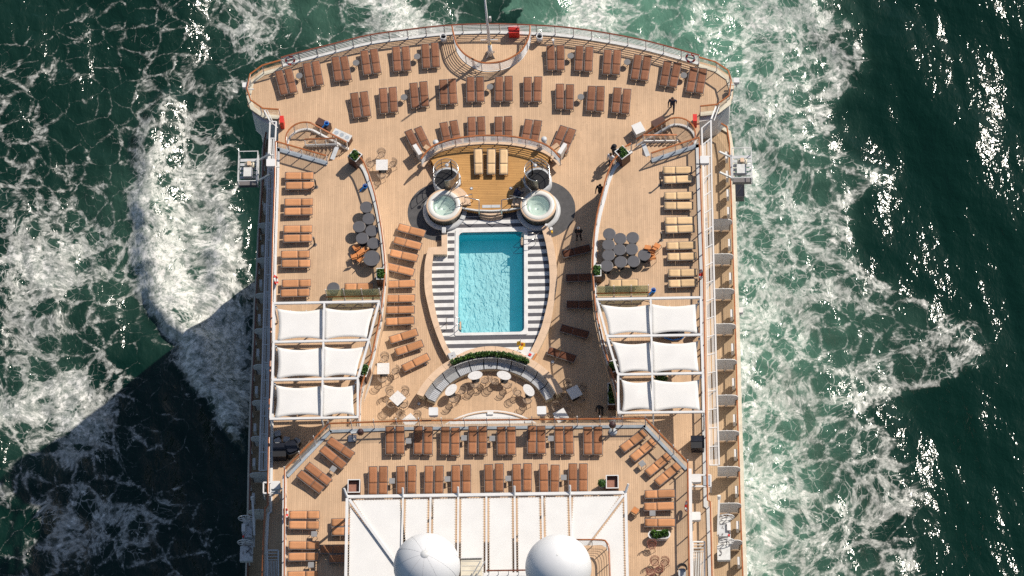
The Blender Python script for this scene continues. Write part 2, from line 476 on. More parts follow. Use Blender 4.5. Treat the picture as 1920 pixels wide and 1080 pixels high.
def sea_shader():
    m = bpy.data.materials.new('sea_water'); m.use_nodes = True; n = m.node_tree; L = n.links; b = n.nodes['Principled BSDF']
    def N(t): return n.nodes.new(t)
    def M_(op, *a, clamp=False):
        q = N('ShaderNodeMath'); q.operation = op; q.use_clamp = clamp
        for i, x in enumerate(a):
            if isinstance(x, (int, float)): q.inputs[i].default_value = x
            else: L.new(x, q.inputs[i])
        return q.outputs[0]
    def sstep(x, lo, hi):
        q = N('ShaderNodeMapRange'); q.interpolation_type = 'SMOOTHSTEP'
        L.new(x, q.inputs[0])
        for i, v in ((1, lo), (2, hi)):
            if isinstance(v, (int, float)): q.inputs[i].default_value = v
            else: L.new(v, q.inputs[i])
        return q.outputs[0]
    g = N('ShaderNodeNewGeometry')
    def noise(scale, det=4, rough=0.55, vec=None, col=False, dist=0.0):
        t = N('ShaderNodeTexNoise'); t.inputs['Scale'].default_value = scale; t.inputs['Detail'].default_value = det
        t.inputs['Roughness'].default_value = rough; t.inputs['Distortion'].default_value = dist
        L.new(vec or g.outputs['Position'], t.inputs['Vector'])
        return t.outputs['Color'] if col else t.outputs['Fac']
    def vadd(a, bb):
        q = N('ShaderNodeVectorMath'); q.operation = 'ADD'; L.new(a, q.inputs[0]); L.new(bb, q.inputs[1]); return q.outputs[0]
    def warp(vec, scale, amt, det=2):
        c = noise(scale, det, 0.5, vec, True)
        q = N('ShaderNodeVectorMath'); q.operation = 'MULTIPLY_ADD'; L.new(c, q.inputs[0])
        q.inputs[1].default_value = (amt, amt, 0); q.inputs[2].default_value = (-amt / 2, -amt / 2, 0)
        return vadd(vec, q.outputs[0])
    flat = N('ShaderNodeVectorMath'); flat.operation = 'MULTIPLY'; flat.inputs[1].default_value = (1, 1, 0); L.new(g.outputs['Position'], flat.inputs[0])
    p0 = warp(flat.outputs[0], 0.16, 3.4, 2)
    p1 = warp(p0, 0.9, 0.75, 3)
    def vor(scale, vec, jit=1.0):
        t = N('ShaderNodeTexVoronoi'); t.feature = 'DISTANCE_TO_EDGE'; t.inputs['Scale'].default_value = scale
        t.inputs['Randomness'].default_value = jit; L.new(vec, t.inputs['Vector']); return t.outputs['Distance']
    fa = N('ShaderNodeAttribute'); fa.attribute_name = 'foam'; D = fa.outputs['Fac']
    ma = N('ShaderNodeAttribute'); ma.attribute_name = 'milk'; MK = ma.outputs['Fac']
    fb = noise(0.55, 5, 0.6, p0)
    fb2 = noise(3.4, 6, 0.68, p1)
    d1 = vor(0.50, p1); d2 = vor(1.45, p1); d3 = vor(3.9, p1)
    # foam density, broken up by turbulence
    Dn = M_('ADD', M_('MULTIPLY_ADD', D, 1.0, -0.13), M_('ADD', M_('MULTIPLY', M_('SUBTRACT', fb, 0.5), 0.85), M_('MULTIPLY', M_('SUBTRACT', fb2, 0.5), 0.55)))
    def lace(d, off, k, soft):
        w = M_('ADD', off, M_('MULTIPLY', Dn, k))
        return M_('SUBTRACT', 1.0, sstep(d, M_('SUBTRACT', w, soft), M_('ADD', w, soft)))
    A = lace(d1, -0.10, 0.52, 0.05)
    B = lace(d2, -0.06, 0.55, 0.08)
    Cc = lace(d3, 0.0, 0.70, 0.14)
    solid = M_('MULTIPLY', M_('MULTIPLY', A, M_('ADD', 0.25, M_('MULTIPLY', B, 0.75))), M_('ADD', 0.45, M_('MULTIPLY', Cc, 0.55)))
    fil = M_('MULTIPLY', lace(d2, -0.075, 0.22, 0.04), M_('MULTIPLY', Cc, 0.50))
    fil1 = M_('MULTIPLY', lace(d1, -0.03, 0.15, 0.035), M_('MULTIPLY', sstep(fb2, 0.36, 0.66), 0.62))
    thick = M_('MULTIPLY', sstep(Dn, 0.78, 1.45), 0.9)
    fth = noise(1.5, 10, 0.76, p1)
    feather = M_('MULTIPLY', sstep(fth, M_('SUBTRACT', 0.69, M_('MULTIPLY', Dn, 0.29)), M_('SUBTRACT', 0.77, M_('MULTIPLY', Dn, 0.29))), 0.9)
    haze = M_('MULTIPLY', sstep(Dn, 0.40, 1.2), 0.12)
    foam = M_('MAXIMUM', M_('MAXIMUM', M_('MULTIPLY', solid, M_('ADD', 0.55, M_('MULTIPLY', feather, 0.6))), thick), M_('MAXIMUM', fil, fil1))
    foam = M_('MAXIMUM', M_('MAXIMUM', foam, feather), haze)
    foam = M_('MULTIPLY', foam, sstep(D, 0.04, 0.22))
    streak = sstep(noise(2.4, 9, 0.76, p0), 0.40, 0.58)
    foam = M_('MULTIPLY', foam, M_('MULTIPLY', M_('ADD', 0.42, M_('MULTIPLY', streak, 0.58)), M_('ADD', 0.62, M_('MULTIPLY', fb2, 0.80))), clamp=True)
    # water body colour: clear deep green, milky where air is mixed in
    milk = M_('MULTIPLY', M_('ADD', MK, M_('MULTIPLY', sstep(Dn, 0.3, 1.0), M_('MULTIPLY', D, 0.35))), M_('ADD', 0.45, M_('MULTIPLY', fb, 1.1)), clamp=True)
    mx = N('ShaderNodeMix'); mx.data_type = 'RGBA'; L.new(milk, mx.inputs[0])
    mx.inputs[6].default_value = (0.0020, 0.0168, 0.0112, 1); mx.inputs[7].default_value = (0.090, 0.195, 0.140, 1)
    m2 = N('ShaderNodeMix'); m2.data_type = 'RGBA'; L.new(foam, m2.inputs[0]); L.new(mx.outputs[2], m2.inputs[6]); m2.inputs[7].default_value = (0.74, 0.725, 0.68, 1)
    n.nodes.remove(b); out = n.nodes['Material Output']
    df = N('ShaderNodeBsdfDiffuse'); L.new(m2.outputs[2], df.inputs[0])
    gl = N('ShaderNodeBsdfGlossy'); gl.distribution = 'BECKMANN'; gl.inputs[0].default_value = (1, 1, 1, 1)
    rg = N('ShaderNodeMapRange'); L.new(foam, rg.inputs[0]); rg.inputs[3].default_value = 0.15; rg.inputs[4].default_value = 0.6
    L.new(rg.outputs[0], gl.inputs['Roughness'])
    # ripples
    mp = N('ShaderNodeMapping'); mp.inputs['Rotation'].default_value = (0, 0, R(20)); mp.inputs['Scale'].default_value = (1.0, 0.6, 1)
    L.new(g.outputs['Position'], mp.inputs[0])
    n1 = M_('ADD', M_('MULTIPLY', noise(1.7, 3, 0.6, mp.outputs[0], dist=0.3), 0.46), M_('MULTIPLY', noise(4.6, 2, 0.5, mp.outputs[0], dist=0.4), M_('MULTIPLY', sstep(noise(0.45, 3, 0.6, mp.outputs[0]), 0.48, 0.66), 0.13)))

    bp = N('ShaderNodeBump'); bp.inputs['Distance'].default_value = 0.235
    L.new(M_('SUBTRACT', 1.0, M_('MULTIPLY', foam, 0.65)), bp.inputs['Strength'])
    L.new(n1, bp.inputs['Height'])
    L.new(bp.outputs[0], df.inputs['Normal']); L.new(bp.outputs[0], gl.inputs['Normal'])
    fr_ = N('ShaderNodeFresnel'); fr_.inputs[0].default_value = 1.33; L.new(bp.outputs[0], fr_.inputs['Normal'])
    ms = N('ShaderNodeMixShader'); L.new(M_('MULTIPLY', fr_.outputs[0], M_('SUBTRACT', 1.0, M_('MULTIPLY', foam, 0.8), clamp=True)), ms.inputs[0])
    L.new(df.outputs[0], ms.inputs[1]); L.new(gl.outputs[0], ms.inputs[2]); L.new(ms.outputs[0], out.inputs[0])
    return m

def build_sea():
    ca = P(0, 0, SEA); cb_ = P(1920, 0, SEA); cc = P(0, 1080, SEA); cdd = P(1920, 1080, SEA)
    x0 = min(ca.x, cc.x) - 9; x1 = max(cb_.x, cdd.x) + 9; y0 = min(cc.y, cdd.y) - 7; y1 = max(ca.y, cb_.y) + 7
    st = 0.15
    nx = int((x1 - x0) / st); ny = int((y1 - y0) / st)
    X, Y = np.meshgrid(np.linspace(x0, x1, nx), np.linspace(y0, y1, ny))
    # plan coordinates of the photograph's frame at sea level (only to lay out where the wake lies)
    px, py, pz = X - CAM.x, Y - CAM.y, SEA - CAM.z
    dep = px * FWD.x + py * FWD.y + pz * FWD.z
    U = 960 + FPX * (px * RIGHT.x + py * RIGHT.y + pz * RIGHT.z) / dep
    V = 540 - FPX * (px * UP.x + py * UP.y + pz * UP.z) / dep
    wu = (fbm(X * .12, Y * .12, 1) - .5) * 170 + (fbm(X * .5, Y * .5, 5, 3) - .5) * 60
    wv = (fbm(X * .12, Y * .12, 21) - .5) * 170 + (fbm(X * .5, Y * .5, 25, 3) - .5) * 60
    u = U + wu; v = V + wv
    def blob(cx, cy, rx, ry, s, rot=0.0, p=1.0):
        a = R(rot); dx = u - cx; dy = v - cy
        q = ((dx * math.cos(a) + dy * math.sin(a)) / rx) ** 2 + ((-dx * math.sin(a) + dy * math.cos(a)) / ry) ** 2
        return s * np.exp(-q ** p)
    D = np.full(U.shape, 0.0); K = np.full(U.shape, 0.0)
    # left of the ship: lacework, the breaking wave, the patch ahead of it
    left = 1 / (1 + np.exp((u - 470) / 25))
    D += left * (0.37 + 0.10 * (fbm(X * .2, Y * .2, 40) - .5))
    D += blob(478, 60, 45, 130, .45, -8)
    us_ = U + 0.30 * wu; vs_ = V + 0.30 * wv
    xl_ = np.interp(vs_, [150, 220, 300, 480, 560, 610, 640, 700, 780, 840, 900], [330, 268, 250, 256, 270, 300, 340, 362, 408, 450, 475])
    xr_ = np.interp(vs_, [150, 300, 400, 500, 600, 700, 830], [440, 455, 446, 446, 458, 478, 485])
    band = 1 / (1 + np.exp(-(us_ - xl_) / 7)) / (1 + np.exp((us_ - xr_) / 11)) * np.clip((vs_ - 170) / 60, 0, 1) * np.clip((900 - vs_) / 80, 0, 1)
    dens = np.interp(vs_, [170, 250, 380, 450, 620, 700, 800, 900], [.12, .24, .34, .52, .56, .54, .46, .20])
    D += band * dens + band * (blob(300, 545, 40, 95, .32, -6) + blob(410, 470, 34, 95, .34, -6) - blob(358, 420, 26, 100, .22, -4) - blob(345, 300, 50, 45, .10))
    D += .22 * np.exp(-((us_ - xl_ - 8) / 11) ** 2) * np.clip((vs_ - 330) / 80, 0, 1) * np.clip((860 - vs_) / 60, 0, 1)
    D += blob(30, 540, 70, 110, .34) + blob(150, 520, 110, 40, .30, -12) + blob(90, 770, 85, 65, .42, 0, 1.4) + blob(200, 720, 170, 26, .20, -14)
    D += blob(470, 640, 30, 160, .2) + blob(240, 940, 130, 55, .20) + blob(90, 950, 80, 70, .20) + blob(250, 800, 90, 40, .12)
    D -= blob(40, 60, 110, 70, .30) + blob(300, 690, 75, 70, .30) + blob(300, 830, 120, 60, .16) + blob(130, 210, 70, 45, .10) + blob(440, 880, 60, 110, .20) + blob(20, 980, 60, 80, .12)
    K += left * 0.02 + blob(330, 450, 130, 170, .20) + blob(180, 500, 180, 140, .13) + blob(70, 740, 140, 110, .20)
    K -= blob(330, 860, 220, 230, .2) 
    # right of the ship: broad churned band with tongues
    edge = np.interp(V, [-80, 0, 50, 150, 200, 260, 330, 400, 470, 540, 620, 690, 740, 800, 870, 930, 1000, 1080, 1160],
                    [1500, 1540, 1590, 1630, 1600, 1610, 1690, 1620, 1610, 1680, 1790, 1810, 1660, 1690, 1735, 1740, 1715, 1725, 1730])
    inside = 1 / (1 + np.exp((u - edge) / 16)) * (u > 930)
    ramp = np.clip((u - 1380) / 330, 0, 1)
    D += inside * (0.64 - 0.16 * ramp)
    D += np.exp(-((u - edge + 18) / 30) ** 2) * .20 * (u > 1300)
    D -= blob(1620, 640, 95, 45, .26) + blob(1600, 700, 90, 30, .18) + blob(1570, 350, 70, 50, .14) + blob(1600, 860, 60, 45, .14)
    K += inside * (0.66 - 0.56 * ramp) + blob(1450, 1000, 80, 160, .2) + blob(1460, 600, 90, 240, .12)
    # astern: propeller wash
    top = 1 / (1 + np.exp((v - 150) / 30)) * (1 / (1 + np.exp(-(u - 430) / 20))) * (1 / (1 + np.exp((u - 1560) / 30)))
    D = np.where((u > 430) & (u < 1400), D * (1 - top) + top * 0.40, D)
    D += top * (blob(760, 20, 70, 70, .42, 0, 1.4) + blob(1105, 20, 75, 80, .42, 0, 1.4) + blob(500, 70, 60, 120, .28) + blob(1420, 60, 110, 90, .12))
    D -= top * (blob(930, 20, 75, 70, .16) + blob(620, 30, 70, 60, .12))
    K += top * (0.20 + blob(1270, 30, 110, 90, .40) + blob(620, 40, 90, 80, .14) + blob(760, 20, 90, 80, .2) + blob(1100, 20, 90, 80, .2) - blob(930, 10, 60, 60, .16))
    D = np.clip(D, 0, 1) * (0.72 + 0.62 * fbm(X * .28 + 50, Y * .28, 130, 4))
    D = np.clip(D, 0, 1); K = np.clip(K, 0, 1)
    # height: wind waves plus the breaking crest and churn
    rs = np.random.RandomState(3); H = np.zeros(U.shape)
    for i in range(46):
        lam = 0.9 * (1.12 ** i) if i < 26 else rs.uniform(1.5, 14)
        a = R(200) + rs.normal(0, 0.55); k = 2 * math.pi / lam
        ph = rs.rand() * 6.28
        H += 0.0046 * lam ** 0.95 * np.sin(k * (X * math.cos(a) + Y * math.sin(a)) + ph + 1.2 * (fbm(X * .1, Y * .1, 70 + i % 5, 2) - .5))
    H += 1.1 * band * np.exp(-((us_ - xl_ - 35) / 45) ** 2) + 0.6 * np.exp(-((u - 410) / 40) ** 2 - ((V - 480) / 130) ** 2)
    H += D * (fbm(X * .5, Y * .5, 90, 3) - .5) * 0.8
    Z = SEA + H
    # ring of big quads out to the horizon
    vs = np.stack([X.ravel(), Y.ravel(), Z.ravel()], 1)
    ii, jj = np.meshgrid(np.arange(ny - 1), np.arange(nx - 1), indexing='ij')
    q = np.stack([ii * nx + jj, ii * nx + jj + 1, (ii + 1) * nx + jj + 1, (ii + 1) * nx + jj], -1).reshape(-1, 4)
    nv = len(vs); B = 6000.0
    far = np.array([(-B, -B, SEA), (B, -B, SEA), (B, B, SEA), (-B, B, SEA), (x0, y0, SEA), (x1, y0, SEA), (x1, y1, SEA), (x0, y1, SEA)])
    qf = np.array([(0, 1, 5, 4), (1, 2, 6, 5), (2, 3, 7, 6), (3, 0, 4, 7)]) + nv
    vs = np.concatenate([vs, far]); q = np.concatenate([q, qf])
    me = bpy.data.meshes.new('sea')
    me.vertices.add(len(vs)); me.vertices.foreach_set('co', vs.astype(np.float32).ravel())
    me.loops.add(q.size); me.loops.foreach_set('vertex_index', q.astype(np.int32).ravel())
    me.polygons.add(len(q)); me.polygons.foreach_set('loop_start', np.arange(0, q.size, 4, dtype=np.int32))
    me.polygons.foreach_set('use_smooth', np.ones(len(q), dtype=bool))
    for nm, A in (('foam', D), ('milk', K)):
        at = me.attributes.new(nm, 'FLOAT', 'POINT')
        at.data.foreach_set('value', np.concatenate([A.ravel(), np.zeros(8)]).astype(np.float32))
    me.update(); me.validate()
    me.materials.append(sea_shader())
    o = link('sea', me); tag(o, 'dark green sea streaked with white wake foam', 'sea', kind='structure')
build_sea()

# ================================================================== SHIP: hull and decks
ship = empty('cruise_ship', (0, 0, SEA), 0, 'stern of a white cruise ship with wooden sun decks around a pool', 'ship')
def sbuild(mb, name, m, smooth=False):
    o = mb.build(name, m, None, smooth); o.parent = ship; o.matrix_parent_inverse = Matrix.Translation((0, 0, -SEA)); return o

RH = 1.2
stern_px = [(526.7, 108), (558, 99), (625, 82), (690, 66), (760, 56), (837, 47.5), (917, 44.7), (993, 46.7), (1060, 51), (1138, 62), (1218, 78), (1311, 103.6)]
stern_rail = smooth_path([p.xy.to_3d() for p in PX(stern_px, RH)], 4)
left_corner = [p.xy.to_3d() for p in PX([(526.7, 112.5), (491.7, 122.5), (469, 139), (465, 157.5), (463, 166), (470, 187.5), (492.5, 203), (523, 205)], RH)]
right_corner = [p.xy.to_3d() for p in PX([(1310.6, 107), (1341.6, 116), (1365.5, 132), (1371, 150.5), (1367, 179), (1345, 195.6), (1313, 199)], RH)]
# outline of the stern deck, a little outside its railing
deck_out = [P(u, v).xy.to_3d() for u, v in [(523, 225), (495, 219), (478, 211), (465, 199), (461, 174), (464, 158), (470, 146), (492, 130)]]
so_ = offset(stern_rail, -0.18)
deck_r = [P(u, v).xy.to_3d() for u, v in [(1342, 124), (1368, 142), (1376, 160), (1373, 185), (1352, 205), (1335, 212), (1311, 216)]]
XL, XR = P(523, 225).x, P(1311, 216).x
YB = -26.0
outline = deck_out + so_ + deck_r + [Vector((XR, YB, 0)), Vector((XL, YB, 0))]
outline = outline[::-1]
# pool opening
def rrect(u0, v0, u1, v1, z, r, n=5):
    a = P(u0, v1, z); b = P(u1, v0, z); x0, x1, y0, y1 = a.x, b.x, a.y, b.y
    pts = []
    for cx, cy, a0 in ((x1 - r, y1 - r, 0), (x0 + r, y1 - r, 90), (x0 + r, y0 + r, 180), (x1 - r, y0 + r, 270)):
        for k in range(n + 1):
            t = R(a0 + 90 * k / n); pts.append((cx + r * math.cos(t), cy + r * math.sin(t)))
    return pts
POOL = rrect(859, 433.5, 982.5, 624, 0.06, 0.32)
hole = rrect(856, 430, 985.5, 627, 0.0, 0.4)
sbuild(MB().prism(outline, -0.25, 0.0, [hole], bottom=False), 'stern_deck', TEAK)
# promenade with its rail, one level below
pl_px = [(500, 242.5), (495.4, 268), (493.5, 307), (491, 365), (486.7, 430), (484, 497), (480, 557), (477.5, 640), (472.5, 740), (470, 830), (468.5, 900), (467.5, 960), (465, 1050), (463, 1120)]
pr_px = [(1337.6, 223), (1363, 237.6), (1367.7, 267.7), (1369.7, 326), (1371.6, 384), (1376, 527), (1377.5, 567.5), (1380.6, 680), (1382, 746), (1385.5, 859), (1387, 917), (1392.5, 1067), (1394, 1120)]
prl = [p.xy.to_3d() for p in PX(pl_px, ZP + 1.1)]
prr = [p.xy.to_3d() for p in PX(pr_px, ZP + 1.1)]
hl = offset(prl, 0.28)     # outside (to the left of the ship, walking forward = right hand)
hr = offset(prr, -0.32)
prom = [Vector((-9, prl[0].y + 1, 0)), Vector((9, prr[0].y + 1, 0))] + hr + hl[::-1]
prom = [Vector((p.x, p.y, 0)) for p in prom]
sbuild(MB().prism(prom[::-1], ZP - 0.2, ZP), 'promenade_deck', TEAKB)
hullp = offset(hr, 0.06)
hull_poly = [Vector((p.x, p.y, 0)) for p in (deck_out[4:] + so_ + deck_r[:3])]
hull_poly = [Vector((p.x * 0.97, p.y - 0.6, 0)) for p in hull_poly] + [Vector((p.x, p.y, 0)) for p in hr] + [Vector((p.x, p.y, 0)) for p in hl[::-1]]
sbuild(MB().prism(hull_poly[::-1], SEA - 3, ZP - 0.22), 'hull', HULLM)
stern_wall = [Vector((p.x * 0.985, p.y - 0.4, 0)) for p in outline]
sbuild(MB().prism(stern_wall, ZP + 0.01, -0.26, [rrect(846, 423, 995, 634.5, 0.0, 0.5)]), 'stern_wall', HULLM)
# cream ledges outside the promenade railing
for rail, sgn in ((prl, 0.28), (prr, -0.32)):
    mb = MB(); mb.strip(offset(rail, sgn * 0.25), offset(rail, sgn * 1.0), ZP + 0.004, ZP + 0.14)
    sbuild(mb, 'ledge', CREAM)
# corner ledges beside the stern deck
# wing decks
wl_in = [(658, 280), (678.3, 298.3), (688, 318), (696, 342), (702, 362), (708, 388), (715, 428), (719, 460), (722, 493), (721.7, 515), (718, 553), (713, 593), (706.7, 622), (699, 658), (692, 682), (680, 715), (674.5, 743), (673, 783), (672.5, 850)]
wr_in = [(1206, 257.5), (1172.5, 275), (1160, 290), (1148, 304), (1137, 332.5), (1131, 356), (1122, 390.6), (1116, 426), (1113.5, 456), (1111.8, 495.6), (1113.2, 535), (1118, 584), (1125, 618), (1132, 650), (1141, 678), (1152, 715.6), (1158, 745), (1160, 780), (1161, 850)]
wl_rail = smooth_path([p.xy.to_3d() for p in PX(wl_in, ZW + 1.1)], 3)
wr_rail = smooth_path([p.xy.to_3d() for p in PX(wr_in, ZW + 1.1)], 3)
wlo_px = [(517, 265), (515.5, 330), (511.5, 450), (510, 530), (506.5, 700), (504.5, 800), (502, 948)]
wro_px = [(1311, 257.5), (1313.5, 340), (1316, 420), (1319.3, 509), (1320.5, 600), (1322, 690), (1324.5, 830), (1327, 938)]
wlo = [p.xy.to_3d() for p in PX(wlo_px, ZW + 1.1)]
wro = [p.xy.to_3d() for p in PX(wro_px, ZW + 1.1)]
wlo2 = [p.xy.to_3d() for p in PX([(502, 948), (497, 952), (494, 1010), (491, 1120)], ZW + 1.1)]
wro2 = [p.xy.to_3d() for p in PX([(1327, 938), (1332, 941), (1333.5, 1010), (1336, 1120)], ZW + 1.1)]
wla = [p.xy.to_3d() for p in PX([(517, 265), (612, 292)], ZW + 1.1)]
wra = [p.xy.to_3d() for p in PX([(1311, 257.5), (1221, 287)], ZW + 1.1)]
def wing(inn, out, out2, aft, sx, gap, q=0.16):
    i2 = offset(inn, q * sx); o2 = offset(out, -q * sx); o3 = offset(out2, -q * sx)
    # landing of the stair: deck edge runs from the aft rail to the start of the inboard rail
    poly = [o2[0]] + [aft[1] + Vector((0, 0.15, 0))] + [gap] + i2 + [Vector((0.0 + sx * -6, -19, 0)), Vector((sx * -6, YB, 0))] + [Vector((o3[-1].x, YB, 0))] + o3[::-1] + o2[::-1][:-1]
    return poly
gl = P(634, 300, ZW).xy.to_3d(); gr_ = P(1204, 291, ZW).xy.to_3d()
polyL = wing(wl_rail, wlo, wlo2, wla, -1, gl)
polyR = wing(wr_rail, wro, wro2, wra, 1, gr_)
wallL = wing(wl_rail, wlo, wlo2, [p - Vector((0, 0.6, 0)) for p in wla], -1, gl - Vector((0.3, 0.5, 0)), -0.30)
wallR = wing(wr_rail, wro, wro2, [p - Vector((0, 0.6, 0)) for p in wra], 1, gr_ - Vector((-0.3, 0.5, 0)), -0.30)
for poly, wall_ in ((polyL, wallL), (polyR, wallR)):
    ar = sum(poly[i].x * poly[(i + 1) % len(poly)].y - poly[(i + 1) % len(poly)].x * poly[i].y for i in range(len(poly)))
    if ar < 0: poly.reverse()
    sbuild(MB().prism(poly, ZW - 0.22, ZW), 'wing_deck', TEAK)
    if sum(wall_[i].x * wall_[(i + 1) % len(wall_)].y - wall_[(i + 1) % len(wall_)].x * wall_[i].y for i in range(len(wall_))) < 0: wall_.reverse()
    sbuild(MB().prism(wall_, ZP + 0.004, ZW - 0.225), 'wing_wall', HULLM)
# forward deck
f_px = [(533, 1120), (533.5, 1000), (534, 880), (616, 794), (760, 789), (1000, 786.5), (1210, 784.7), (1289.5, 867), (1291, 980), (1293.5, 1120)]
fr = [p.xy.to_3d() for p in PX(f_px, ZF + 1.1)]
fo = offset(fr, -0.22)
fpoly = [Vector((p.x, p.y, 0)) for p in fo] + [Vector((fo[-1].x, YB, 0)), Vector((fo[0].x, YB, 0))]
fpoly = fpoly[::-1]
sbuild(MB().prism(fpoly, ZF - 0.25, ZF), 'forward_deck', TEAK)
sbuild(MB().prism([Vector((p.x * 0.97, p.y - 0.5 if p.y > -24 else p.y, 0)) for p in fpoly], 0.004, ZF - 0.255), 'forward_wall', HULLM)

# ================================================================== RAILINGS
def flatbar(h, w, t): 
    return MB().box(-w / 2, w / 2, -t / 2, t / 2, 0, h)
def railing(name, label, path, z, h, gap=1.3, bars=0, glassm=None, railm=None, rw=0.11, rh=0.05, postw=0.07, postt=0.05, kerb=None, kerbm=None,
            posth=None, glassh=None, cat='railing', barm=None, zfun=None, postm=None, foot=True, skip_ends=False, kerb_side=0.0, group=None):
    railm = railm or WOOD; postm = postm or WHITE
    path = [Vector((p[0], p[1], 0)) for p in path]
    base = path[0].copy(); base.z = z
    e = empty(name, base, 0, label, cat, group)
    off = -base
    zf = zfun or (lambda t: 0.0)
    Ls = [0.0]
    for a, b in zip(path, path[1:]): Ls.append(Ls[-1] + (b - a).length)
    tt = [l / Ls[-1] for l in Ls]
    def lift(hh, pts=path): return [p + off + Vector((0, 0, z + hh + zf(t))) for p, t in zip(pts, tt)]
    if railm != 'none':
        MB().sweep(lift(h), [(-rw / 2, -rh / 2), (rw / 2, -rh / 2), (rw / 2, rh / 3), (rw / 3, rh / 2), (-rw / 3, rh / 2), (-rw / 2, rh / 3)]).build('handrail', railm, e)
    if kerb:
        kw, kh = kerb
        k2 = offset(path, kerb_side)
        MB().sweep(lift(0.002, k2), [(-kw / 2, 0), (kw / 2, 0), (kw / 2, kh), (-kw / 2, kh)]).build('kerb', kerbm or WHITE, e)
    for i in range(bars):
        MB().sweep(lift(0.16 + (h - 0.22) * (i + 0.5) / bars), [(-.018, -.018), (.018, -.018), (.018, .018), (-.018, .018)]).build('bar', barm or WHITE, e)
    ps = resample(path, gap)
    ph = (posth or h) - 0.02
    me = flatbar(ph, postt, postw).mesh('post', postm)
    fm = MB().cyl((0, 0, 0.001), (0, 0, 0.03), 0.09, n=10).mesh('foot_plate', postm)
    N_ = len(ps)
    for i, (p, d) in enumerate(ps):
        q = link('post', me, e, p + off + Vector((0, 0, z + zf(i / (N_ - 1)))), math.atan2(d.y, d.x))
    if glassm:
        gh = glassh or h - 0.06
        for i in range(N_ - 1):
            a, b = ps[i][0], ps[i + 1][0]; d = (b - a).normalized()
            a2 = a + d * 0.05 + off; b2 = b - d * 0.05 + off
            za = z + zf(i / (N_ - 1)); zb = z + zf((i + 1) / (N_ - 1))
            mb = MB(); s = d.cross(Vector((0, 0, 1))) * 0.007
            vs = []
            for sd in (-1, 1):
                vs += [a2 + s * sd + Vector((0, 0, za + 0.1)), b2 + s * sd + Vector((0, 0, zb + 0.1)), b2 + s * sd + Vector((0, 0, zb + gh)), a2 + s * sd + Vector((0, 0, za + gh))]
            mb.add(vs, [(0, 1, 2, 3), (7, 6, 5, 4), (0, 4, 5, 1), (1, 5, 6, 2), (2, 6, 7, 3), (3, 7, 4, 0)])
            mb.build('glass_panel', glassm, e)
    return e

railing('stern_railing', 'long white stern railing with brown handrail curving along the aft deck edge', stern_rail, 0, RH, 1.3, 5, railm=WOODD, kerb=(0.22, 0.05), kerb_side=0.02, kerbm=WHITE2)
railing('corner_railing', 'glazed corner railing with wooden handrail beside the stern on the shaded port side', left_corner, 0, RH, 1.35, 0, GLASSR, kerb=(0.30, 0.06), kerbm=CREAM)
railing('corner_railing', 'glazed corner railing with wooden handrail beside the stern on the sunlit starboard side', right_corner, 0, RH, 1.35, 0, GLASSR, kerb=(0.30, 0.06), kerbm=CREAM)
# half-round railing round the flagstaff
fl_px = [(847.5, 48.5), (850, 61), (856, 82), (868, 98.5), (885, 110), (902, 117), (919, 118), (940, 115), (960, 107), (978, 94), (989, 76), (993.5, 60), (994, 48)]
fl = smooth_path([p.xy.to_3d() for p in PX(fl_px, RH)], 3)
railing('flagstaff_railing', 'half round white railing with wooden handrail enclosing the flagstaff', fl, 0, RH, 1.35, 6, kerb=(0.06, 0.04))
# arc railing over the bar platform
ZB = 0.55
arc_px = [(789.5, 298), (799, 285), (815, 272), (842, 262), (870, 257), (900, 254.2), (930, 254), (960, 256), (990, 261), (1018, 269), (1036, 280), (1050, 296)]
arc = smooth_path([p.xy.to_3d() for p in PX(arc_px, ZB + 1.1)], 3)
railing('arc_railing', 'curved railing with wooden handrail behind the three beige loungers on the raised platform', arc, ZB, 1.1, 1.0, 5, railm=WOOD, kerb=(0.30, 0.05), kerbm=BENCHW, postw=0.05, postt=0.04, barm=LGREY, postm=LGREY)
# wings
railing('wing_railing', 'curved wooden handrail on the inboard edge of the port wing deck', wl_rail[2:], ZW, 1.1, 1.6, 0, GLASSR, kerb=(0.22, 0.10), kerb_side=0.08)
railing('wing_railing', 'curved wooden handrail on the inboard edge of the starboard wing deck', wr_rail[2:], ZW, 1.1, 1.6, 0, GLASSR, kerb=(0.22, 0.10), kerb_side=-0.08)
railing('side_railing', 'straight orange handrail along the outer edge of the port wing deck', wlo + wlo2[1:], ZW, 1.1, 1.7, 0, GLASSR, kerb=(0.16, 0.10), kerb_side=-0.10)
railing('side_railing', 'straight orange handrail along the outer edge of the starboard wing deck', wro + wro2[1:], ZW, 1.1, 1.7, 0, GLASSR, kerb=(0.24, 0.10), kerb_side=0.12)
railing('stairhead_railing', 'short straight handrail at the aft end of the port wing deck by the stair', wla, ZW, 1.1, 0.92, 0, GLASSS, kerb=(0.30, 0.10), kerbm=BLUEG, kerb_side=0.05)
railing('stairhead_railing', 'short straight handrail at the aft end of the starboard wing deck by the stair', wra, ZW, 1.1, 0.92, 0, GLASSS, kerb=(0.30, 0.10), kerbm=BLUEG, kerb_side=-0.05)
